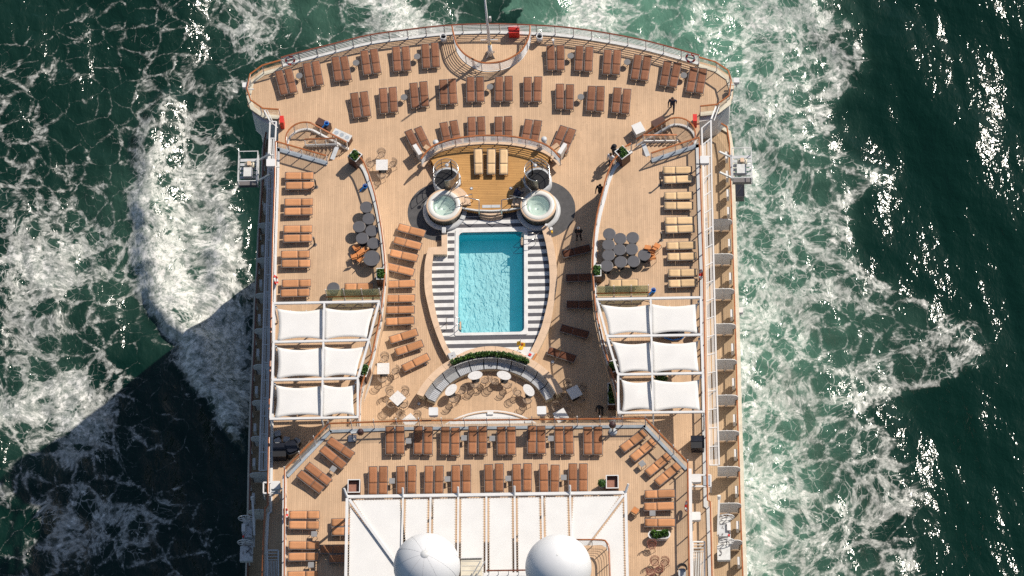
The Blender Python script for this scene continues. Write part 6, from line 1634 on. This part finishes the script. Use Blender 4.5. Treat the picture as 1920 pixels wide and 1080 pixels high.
for (u, v), nm in (((593, 351), 'first lounger pair on the port wing'), ((590.5, 459), 'third lounger pair on the port wing'), ((1238, 347), 'first lounger pair on the starboard wing'), ((1240, 450), 'third lounger pair on the starboard wing')):
    c = P(u, v, ZW); e = empty('shower_post', c, 0, 'slim black post near the %s' % nm, 'post')
    MB().cyl((0, 0, 0), (0, 0, 0.85), 0.05, n=10).build('shaft', BLACK, e, True); MB().cyl((-0.0, 0.02, 0.85), (-0.02, 0.1, 0.98), 0.07, 0.05, 10).build('head', MGREY, e, True); MB().cyl((0, 0, 0), (0, 0, 0.02), 0.14, n=12).build('base', MGREY, e)
# glass windbreaks
def windbreak(u0, u1, vb, label, n=3, rail=True, hgt=1.55):
    a = P(u0, vb, ZW); b_ = P(u1, vb, ZW); b_.y = a.y - (0 if abs(u0) else 0)
    e = empty('windbreak', a, 0, label, 'windbreak'); w_ = b_.x - a.x; dy = b_.y - a.y
    for k in range(n):
        x0 = w_ * k / n + 0.04; x1 = w_ * (k + 1) / n - 0.04
        MB().obox(((x0 + x1) / 2, 0, hgt / 2 + 0.06), ((x1 - x0) / 2, 0, 0), (0, 0.008, 0), (0, 0, hgt / 2 - 0.02)).build('glass_panel', GLASSG, e)
    for k in range(n + 1): MB().bar((w_ * k / n, 0.0, 0), (w_ * k / n, 0.0, hgt + 0.12), 0.05, 0.07).build('post', WHITE, e)
    for k in range(n + 1): MB().bar((w_ * k / n, 0.0, 0.5), (w_ * k / n, -0.45, 0.0), 0.04).build('stay', WHITE, e)
    if rail: MB().bar((-0.05, -0.10, 0.72), (w_ + 0.05, -0.10, 0.72), 0.08, 0.06).build('handrail', WOOD, e)
windbreak(614, 714, 563, 'green glass windbreak with wooden rail aft of the port wing canopy')
windbreak(1119.5, 1216.5, 556.5, 'green glass windbreak with wooden rail aft of the starboard wing canopy')
windbreak(548, 606, 596, 'low green glass windbreak under the edge of the port wing canopy', 2, False, 1.0)
windbreak(1222, 1290, 588, 'low green glass windbreak under the edge of the starboard wing canopy', 2, False, 1.0)

# ================================================================== FLOODLIGHTS
def flood(u, v, z, sx, label, post=0.8, size=0.27):
    c = P(u, v, z); e = empty('floodlight', (c.x, c.y, z - post), 0, label, 'floodlight')
    MB().rbox(-size, size, -size * 0.95, size * 0.95, post - 0.08, post + 0.16, 0.07, 3).build('housing', WHITE, e)
    MB().box(-size * 0.8, size * 0.8, -size * 0.98, -size * 0.6, post - 0.14, post - 0.081).build('lamp_face', LGREY, e)
    MB().bar((0, 0, 0), (0, 0, post - 0.08), 0.07).build('stem', WHITE2, e); MB().bar((0, 0, 0.3), (-sx * 0.55, 0, 0.3), 0.08).build('arm', WHITE2, e)
for a in ((460, 161, 0.9, -1, 'white floodlight jutting out at the port stern corner'), (1381, 152, 0.9, 1, 'white floodlight jutting out at the starboard stern corner'),
          (508, 306.5, ZW + 1.3, -1, 'white floodlight on the outer rail beside the port wing loungers'), (1321, 301, ZW + 1.3, 1, 'white floodlight on the outer rail beside the starboard wing loungers'),
          (812.8, 773, ZF + 1.9, 0, 'white floodlight above the left part of the windscreen'), (1015.6, 771, ZF + 1.9, 0, 'white floodlight above the right part of the windscreen'),
          (517, 911, ZW + 1.9, -1, 'white floodlight over the port side walkway'), (1306, 898, ZW + 1.9, 1, 'white floodlight over the starboard side walkway'),
          (1305, 969, ZW + 0.7, 0, 'small white lamp box standing low on the starboard walkway'), (1388, 583, -3.2, 1, 'small white box fixed outside the starboard hull')):
    flood(*a, size=0.30 if a[2] > 1 else 0.20)
for (u0, u1, v0, v1), nm in (((494, 524, 905, 925), 'port'), ((1297, 1333, 891, 912), 'starboard')):
    z = ZW + 1.0; q = PX([(u0, v0), (u1, v0), (u1, v1), (u0, v1)], z); e = empty('gantry_frame', (q[0].x, q[0].y, ZW), 0, 'white square frame spanning the %s walkway' % nm, 'frame')
    for i in range(4): under(MB().bar(q[i], q[(i + 1) % 4], 0.10 if i % 2 == 0 else 0.08), 'bar', WHITE, e)
    for p in q: under(MB().bar((p.x, p.y, ZW), (p.x, p.y, z - 0.05), 0.08), 'post', WHITE, e)
    under(MB().box(q[1].x - 0.5, q[1].x - 0.05, q[2].y + 0.05, q[1].y - 0.1, z - 0.05, z + 0.1), 'panel', BLUEG, e)
for (u0, u1, v0, v1), nm in (((501.5, 522, 1032, 1110), 'port'), ((1299, 1321.5, 1016, 1110), 'starboard')):
    z = ZW + 0.5; q = PX([(u0, v0), (u1, v0), (u1, v1), (u0, v1)], z); e = empty('slatted_ramp', (q[0].x, q[0].y, ZW), 0, 'white slatted ramp on the %s walkway at the picture edge' % nm, 'ramp')
    for i in range(4): under(MB().bar(q[i], q[(i + 1) % 4], 0.09), 'frame_bar', WHITE, e)
    w_ = q[1].x - q[0].x
    for k in range(6): x = q[0].x + w_ * (k + 1) / 7; under(MB().bar((x, q[0].y - 0.75, z), (x, q[3].y, z), 0.05), 'slat', WHITE2, e)
    for k in range(3): y = q[0].y - 0.22 * (k + 1); under(MB().bar((q[0].x, y, z), (q[1].x, y, z), 0.05), 'cross_bar', WHITE2, e)
    for p in q[:2]: under(MB().bar((p.x, p.y, ZW), (p.x, p.y, z - 0.045), 0.07), 'leg', WHITE, e)

# ================================================================== ODDMENTS
def deck_box(u, v, w_, d_, h_, label, z=ZW):
    c = P(u, v, z + h_); c.z = z; e = empty('storage_box', c, 0, label, 'box')
    MB().box(-w_, w_, -d_, d_, 0.0, h_ - 0.06).build('body', DARKN, e); MB().box(-w_ - .02, w_ + .02, 0.02, d_ + .02, h_ - 0.06, h_).build('lid', DARKN, e); MB().box(-w_ - .02, w_ + .02, -d_ - .02, 0.0, h_ - 0.09, h_ - 0.03).build('lid', BLACK, e)
deck_box(1308, 828, 0.42, 0.42, 0.85, 'black storage box on the starboard walkway'); deck_box(524, 843, 0.42, 0.46, 0.85, 'black storage box on the shaded port walkway')
STOOL = [('seat', MB().rbox(-0.21, 0.21, -0.19, 0.19, 0.55, 0.72, 0.08, 3).mesh('seat', CUSH)), ('body', MB().rbox(-0.20, 0.20, -0.18, 0.18, 0.05, 0.549, 0.08, 3).mesh('body', BLACK))]
for i, ((u, v), rz) in enumerate((((520.5, 812), 10), ((520.5, 826), 25), ((537, 823.5), -10), ((556.5, 826), -35))):
    place('pouffe', STOOL, P(u, v, ZW + 0.72) - Vector((0, 0, 0.72)), R(rz), '%s grey topped pouffe from the left on the shaded port walkway' % ordn((0, 1, 2, 3)[i]), 'pouffe', 'grey pouffes on the port walkway')
c = P(548, 843, ZW + 0.4); c.z = ZW; e = empty('covered_chairs', c, R(20), 'black covered stack beside the storage box on the port walkway', 'cover')
MB().rbox(-0.45, 0.45, -0.5, 0.5, 0.0, 0.8, 0.2, 4).build('cover', BLACK, e); MB().rbox(-0.35, 0.35, -0.4, 0.4, 0.801, 0.95, 0.2, 4).build('hood', DARKN, e)
# heaters
c = P(1149, 810, ZF); e = empty('patio_heater', c, 0, 'stubby heater with dark hood on a round steel base by the windscreen', 'heater')
MB().lathe([(0, 0.0), (0.30, 0.0), (0.27, 0.08), (0.06, 0.14)], (0, 0, 0), 24).build('base', LGREY, e, True); MB().cyl((0, 0, 0.1), (0, 0, 1.1), 0.06, n=12).build('column', STEEL, e, True)
MB().lathe([(0.0, 1.42), (0.14, 1.40), (0.22, 1.28), (0.24, 1.10), (0.0, 1.08)], (0, 0, 0), 10).build('hood', mat('heater_hood', (0.05, 0.022, 0.022), 0.4), e)
c = P(661, 823, ZF); e = empty('patio_heater', c, 0, 'slanted heater with dark hood on a square steel base at the port corner', 'heater')
MB().box(-0.27, 0.27, -0.24, 0.24, 0, 0.12).build('base', STEEL, e); MB().bar((0, 0.05, 0.12), (0.05, 0.1, 0.75), 0.10).build('column', STEEL, e); MB().bar((-0.05, 0.1, 0.72), (0.55, 0.12, 0.80), 0.12).build('arm', LGREY, e)
MB().lathe([(0.0, 0.34), (0.13, 0.32), (0.21, 0.20), (0.23, 0.02), (0.0, 0.0)], (0.58, 0.12, 0.72), 10).build('hood', MATS['heater_hood'], e)
c = P(1191, 957, ZF + 0.45); c.z = ZF; e = empty('stool', c, R(-35), 'square stool with orange slatted seat beside the canvas roof', 'stool')
for k in range(5): MB().box(-0.20 + 0.083 * k, -0.125 + 0.083 * k, -0.2, 0.2, 0.43, 0.46).build('seat_slat', ORANGE, e)
MB().box(-0.22, 0.22, -0.22, 0.22, 0.36, 0.429).build('frame', MGREY, e)
for sx in (-1, 1):
    for sy in (-1, 1): MB().bar((sx * .2, sy * .2, 0.36), (sx * .21, sy * .21, 0), 0.04).build('leg', BLACK, e)
c = P(1279, 1078, ZF); e = empty('hooped_seat', c, 0, 'grey shell seat with black hoop at the picture edge', 'seat')
MB().rbox(-0.24, 0.24, -0.3, 0.28, 0.3, 0.42, 0.15, 4).build('seat', LGREY, e); MB().tube([(0.30 * math.cos(t), 0.15 + 0.32 * math.sin(t), 0.75) for t in np.linspace(-0.3, math.pi + 0.3, 18)], 0.05, 8).build('hoop', BLACK, e, True)
MB().lathe([(0.29, 0.42), (0.31, 0.74)], (0, 0.15, 0), 14, 0, math.pi).build('backrest', MGREY, e, True)
for sx in (-1, 1):
    MB().bar((sx * .18, -.2, 0.3), (sx * .2, -.25, 0), 0.04).build('leg', BLACK, e); MB().bar((sx * .18, .2, 0.3), (sx * .2, .25, 0), 0.04).build('leg', BLACK, e)
# yellow caution sign and oddments on the ledge by the pool
c = P(977, 652, 0.02); e = empty('caution_sign', c, 0, 'yellow caution sign on a thin pole at the end of the pool', 'sign')
MB().cyl((0, 0, 0), (0, 0, 1.4), 0.02, n=8).build('pole', LGREY, e); MB().cyl((0, 0, 0), (0, 0, 0.03), 0.16, n=14).build('base', YELLOW, e)
MB().obox((-0.14, 0.05, 0.62), (0.12, 0, 0.06), (0, 0.10, 0.1), (0, -0.01, 0.01)).build('board', YELLOW, e); MB().obox((0.16, 0.0, 0.5), (0.14, 0, -0.05), (0, 0.10, 0.1), (0, -0.01, 0.01)).build('board', YELLOW, e)
MB().obox((0.10, -0.02, 0.56), (0.05, 0, 0), (0, 0.05, 0.05), (0, -0.008, 0.008)).build('symbol', RED, e)
c = P(994, 668, 0.52); e = empty('supply_box', c, R(-30), 'open white box with red and orange packets at the end of the wooden ledge', 'box')
MB().box(-0.2, 0.2, -0.26, 0.26, 0.0, 0.2).build('body', WHITE2, e); MB().box(-0.1, 0.08, -0.08, 0.1, 0.201, 0.25).build('packet', RED, e); MB().box(0.25, 0.36, -0.2, 0.35, 0.0, 0.1).build('packet', ORANGE, e)
c = P(848, 667, 0.52); e = empty('hatch_lid', c, R(20), 'grey square lid at the port end of the wooden ledge', 'lid')
MB().box(-0.24, 0.24, -0.24, 0.24, 0.0, 0.04).build('plate', LGREY, e); MB().box(-0.05, 0.05, -0.02, 0.02, 0.04, 0.07).build('grip', MGREY, e)
for (u, v), nm in (((832.5, 433), 'port'),):
    c = P(u, v, 0.46); e = empty('bench_lamp', c, 0, 'small white lamp box on the bench end by the port hot tub', 'lamp'); MB().box(-0.13, 0.13, -0.2, 0.2, 0, 0.15).build('housing', WHITE, e); MB().box(-0.09, 0.09, -0.15, 0.15, 0.15, 0.165).build('lens', LGREY, e)
c = P(1027, 424, 0.46); e = empty('pump_valve', c, R(20), 'pair of small white valves on the bench end by the starboard hot tub', 'valve')
MB().cyl((-0.1, 0, 0), (-0.1, 0, 0.3), 0.09, n=10).build('body', WHITE, e); MB().cyl((0.12, -0.4, 0), (0.12, -0.4, 0.3), 0.11, n=10).build('body', WHITE, e); MB().box(0.05, 0.15, -0.65, -0.5, 0, 0.2).build('cap', YELLOW, e)
for (u, v), nm in (((786, 757), 'port end of the slatted sofa'), ((1036, 679), 'last shaded lounger'), ((797.5, 683), 'last orange lounger by the pool'), ((884, 353.5), 'port side of the platform'), ((958, 353), 'starboard side of the platform')):
    z = ZB if v < 400 else 0; c = P(u, v, z); e = empty('deck_light', c, 0, 'small round floor light near the %s' % nm, 'light')
    MB().cyl((0, 0, 0.002), (0, 0, 0.03), 0.11, n=16).build('bezel', STEEL, e); MB().cyl((0, 0, 0.031), (0, 0, 0.036), 0.075, n=16).build('lens', WHITE, e)
c = P(1303, 620, ZW + 0.5); c.z = ZW; e = empty('towel_bin', c, 0, 'dark red barrel beside the starboard wing canopy', 'barrel')
MB().lathe([(0, 0), (0.24, 0.0), (0.28, 0.35), (0.24, 0.7), (0, 0.7)], (0, 0, 0), 18).build('drum', mat('barrel_red', (0.12, 0.012, 0.015), 0.4), e, True); MB().cyl((0, 0, 0.7), (0, 0, 0.74), 0.25, n=18).build('lid', BLACK, e)
c = P(1258, 622, ZW + 0.3); c.z = ZW; e = empty('cleaning_cart', c, 0, 'dark cleaning cart with blue hose between the starboard canopy sheets', 'cart')
MB().box(-0.9, 0.9, -0.25, 0.25, 0.1, 0.55).build('body', DARKN, e); MB().tube([(-1.0, 0.3, 0.5), (-0.8, 0.1, 0.6), (-0.4, -0.35, 0.1), (0.1, -0.5, 0.06), (0.7, -0.4, 0.06), (0.9, -0.2, 0.1)], 0.05, 8).build('hose', BLUE, e, True)
for x in (-0.7, 0.7): MB().cyl((x, -0.27, 0.1), (x, 0.27, 0.1), 0.1, n=12).build('wheel', BLACK, e)

# ================================================================== PEOPLE
def person(u, v, z, rz, label, pose, top, trousers, hair, hat=None, look=0.0):
    """one skinned body in the pose given by its joints; hair (and cap) are children"""
    J = dict(hip=(0, 0, .95), waist=(0, 0, 1.10), chest=(0, 0, 1.32), neck=(0, 0, 1.50), head=(0, .02, 1.58), crown=(0, .02, 1.72),
             sl=(-.19, 0, 1.42), sr=(.19, 0, 1.42), el=(-.25, -.02, 1.14), er=(.25, -.02, 1.14), wl=(-.25, .05, .90), wr=(.25, .05, .90), hl=(-.24, .08, .81), hr=(.24, .08, .81),
             pl=(-.10, 0, .92), pr=(.10, 0, .92), kl=(-.11, .03, .50), kr=(.11, .03, .50), al=(-.11, 0, .09), ar=(.11, 0, .09), tl=(-.12, .17, .035), tr=(.12, .17, .035))
    J.update(pose)
    Rr = dict(hip=.155, waist=.145, chest=.165, neck=.062, head=.085, crown=.085, sl=.085, sr=.085, el=.055, er=.055, wl=.04, wr=.04, hl=.042, hr=.042, pl=.105, pr=.105, kl=.072, kr=.072, al=.052, ar=.052, tl=.045, tr=.045)
    E_ = [('hip', 'waist', 0), ('waist', 'chest', 0), ('chest', 'neck', 0), ('neck', 'head', 2), ('head', 'crown', 2), ('chest', 'sl', 0), ('chest', 'sr', 0), ('sl', 'el', 0), ('sr', 'er', 0), ('el', 'wl', 0), ('er', 'wr', 0), ('wl', 'hl', 2), ('wr', 'hr', 2),
          ('hip', 'pl', 1), ('hip', 'pr', 1), ('pl', 'kl', 1), ('pr', 'kr', 1), ('kl', 'al', 1), ('kr', 'ar', 1), ('al', 'tl', 3), ('ar', 'tr', 3)]
    ks = list(J); ix = {k: i for i, k in enumerate(ks)}
    me = bpy.data.meshes.new('body'); me.from_pydata([J[k] for k in ks], [(ix[a], ix[b]) for a, b, _ in E_], [])
    tmp = bpy.data.objects.new('tmp_body', me); C.objects.link(tmp)
    bm = bmesh.new(); bm.from_mesh(me); sk = bm.verts.layers.skin.verify(); bm.verts.ensure_lookup_table()
    for i, k in enumerate(ks):
        bm.verts[i][sk].radius = (Rr[k] * (1.15 if k in ('hip', 'chest', 'waist') else 1), Rr[k] * (0.85 if k in ('hip', 'chest', 'waist') else 1))
        bm.verts[i][sk].use_root = (k == 'hip')
    bm.to_mesh(me); bm.free()
    m1 = tmp.modifiers.new('skin', 'SKIN'); m1.use_smooth_shade = True
    m2 = tmp.modifiers.new('sub', 'SUBSURF'); m2.levels = 1; m2.render_levels = 1
    dg = bpy.context.evaluated_depsgraph_get(); dg.update()
    bme = bpy.data.meshes.new_from_object(tmp.evaluated_get(dg)); bpy.data.objects.remove(tmp)
    bme.materials.clear()
    for m_ in (top, trousers, SKIN, BLACK): bme.materials.append(m_)
    segs = [(Vector(J[a]), Vector(J[b]), r) for a, b, r in E_]
    for p in bme.polygons:
        best = (9, 0)
        for a, b, r in segs:
            ab = b - a; t = max(0, min(1, (p.center - a).dot(ab) / max(1e-9, ab.length_squared))); d = (p.center - a - ab * t).length
            if d < best[0]: best = (d, r)
        p.material_index = best[1]; p.use_smooth = True
    zmin = min(vv.co.z for vv in bme.vertices)
    c = P(u, v, z)
    e = empty('person', Vector((c.x, c.y, z)), R(rz), label, 'person')
    o = link('body', bme, e, (0, 0, -zmin))
    h_ = Vector(J['crown']) * 0.45 + Vector(J['head']) * 0.55; f = Vector((0, 1, 0))
    hm = MB(); hm.ball(h_ + Vector((0, -0.015, 0.035)), .098, .112, .105, 12, 8)
    hm.v = [(x, y, z_) if not (y > h_.y + 0.06 and z_ < h_.z + 0.06) else (x, h_.y + 0.05, z_) for x, y, z_ in hm.v]
    hh = hm.build('hair', hair, e, True); hh.location = (0, 0, -zmin)
    fm = MB(); fm.cyl(h_ + Vector((0, .09, .0)), h_ + Vector((0, .12, -.02)), .016, .010, 6); fm.ball(h_ + Vector((-.10, 0, -.01)), .014, .022, .03, 6, 4); fm.ball(h_ + Vector((.10, 0, -.01)), .014, .022, .03, 6, 4)
    ff = fm.build('face', SKIN, e, True); ff.location = (0, 0, -zmin)
    em = MB()
    for s in (-1, 1): em.ball(h_ + Vector((s * .035, .092, .02)), .011, .008, .009, 6, 4)
    ee = em.build('eyes', BLACK, e); ee.location = (0, 0, -zmin)
    if hat:
        a = MB().lathe([(0, .11), (.09, .09), (.115, .03), (.12, .0), (.19, -.005)], h_ + Vector((0, 0, .05)), 14).build('hat', hat, e, True); a.location = (0, 0, -zmin)
    # fingers
    for s, k in ((-1, 'l'), (1, 'r')):
        fi = MB(); w0 = Vector(J['w' + k]); h0_ = Vector(J['h' + k]); d = (h0_ - w0).normalized(); sd = d.cross(Vector((0, 0, 1)))
        sd = sd.normalized() if sd.length > 0.1 else Vector((0, 1, 0))
        for j in range(4): 
            b0 = h0_ + sd * (0.014 * (j - 1.5) * 1.2); L_ = (0.055, 0.066, 0.062, 0.048)[j]; mid = b0 + d * L_ * 0.6; fi.cyl(b0, mid, .009, .008, 5); fi.cyl(mid, mid + (d + Vector((0, .4, -.1))).normalized() * L_ * 0.5, .008, .006, 5)
        fi.cyl(h0_ - d * 0.02 + sd * 0.03, h0_ + d * 0.03 + sd * 0.06, .010, .008, 5)
        q = fi.build('fingers', SKIN, e, True); q.location = (0, 0, -zmin)
    return e
WALK = dict(kl=(-.11, .16, .52), al=(-.11, .20, .12), tl=(-.11, .37, .06), kr=(.11, -.04, .48), ar=(.11, -.28, .14), tr=(.11, -.16, .035), el=(-.27, -.12, 1.16), wl=(-.26, -.14, .92), hl=(-.25, -.12, .83), er=(.27, .08, 1.16), wr=(.27, .22, .98), hr=(.26, .30, .93))
person(1261, 206, 0, 172, 'person in dark blue walking across the stern deck', WALK, CLOTHN, CLOTHN, HAIRD)
person(1085.5, 448, 0, 184, 'grey-haired person in black standing beside the starboard wing wall', dict(wl=(-.12, .12, 1.02), hl=(-.03, .14, 1.02), wr=(.12, .12, 1.04), hr=(.03, .15, 1.04), tl=(-.16, .17, .035), tr=(.16, .17, .035), al=(-.14, 0, .09), ar=(.14, 0, .09)), CLOTHK, CLOTHK, HAIRG)
person(1126, 368, 0, 165, 'person in black walking along the foot of the starboard wing', WALK, CLOTHK, CLOTHK, HAIRD)
person(1152, 296, 0, -40, 'person in a black hat leaning by the starboard stair planter', dict(wr=(.2, .28, 1.05), hr=(.18, .36, 1.06), er=(.27, .1, 1.15)), CLOTHK, CLOTHN, HAIRD, CLOTHK)
person(1146, 310, 0, 150, 'person in a pale shirt standing below the starboard stair planter', dict(wl=(-.2, .25, 1.0), hl=(-.17, .33, 1.0)), CLOTHW, CLOTHN, HAIRD)
CROUCH = dict(hip=(0, -.12, .34), waist=(0, -.05, .50), chest=(0, .12, .68), neck=(0, .26, .82), head=(0, .33, .88), crown=(0, .40, 1.0), sl=(-.19, .20, .76), sr=(.19, .20, .76), el=(-.26, .36, .56), er=(.26, .36, .56), wl=(-.16, .52, .42), wr=(.16, .52, .42), hl=(-.12, .58, .36), hr=(.12, .58, .36),
              pl=(-.11, -.10, .33), pr=(.11, -.10, .33), kl=(-.17, .30, .46), kr=(.17, .30, .46), al=(-.14, .02, .09), ar=(.14, .02, .09), tl=(-.16, .19, .035), tr=(.16, .19, .035))
person(968, 370, ZB, -50, 'person in dark blue crouching beside the starboard hot tub', CROUCH, CLOTHN, CLOTHN, HAIRD)
person(1127, 775, 0, 160, 'dark silhouetted person stooping in the shade near the windscreen', dict(chest=(0, .14, 1.26), neck=(0, .26, 1.40), head=(0, .34, 1.44), crown=(0, .42, 1.55), sl=(-.19, .17, 1.34), sr=(.19, .17, 1.34), el=(-.24, .26, 1.08), er=(.24, .26, 1.08), wl=(-.18, .42, .95), wr=(.18, .42, .95), hl=(-.15, .5, .92), hr=(.15, .5, .92)), CLOTHK, CLOTHK, HAIRD)
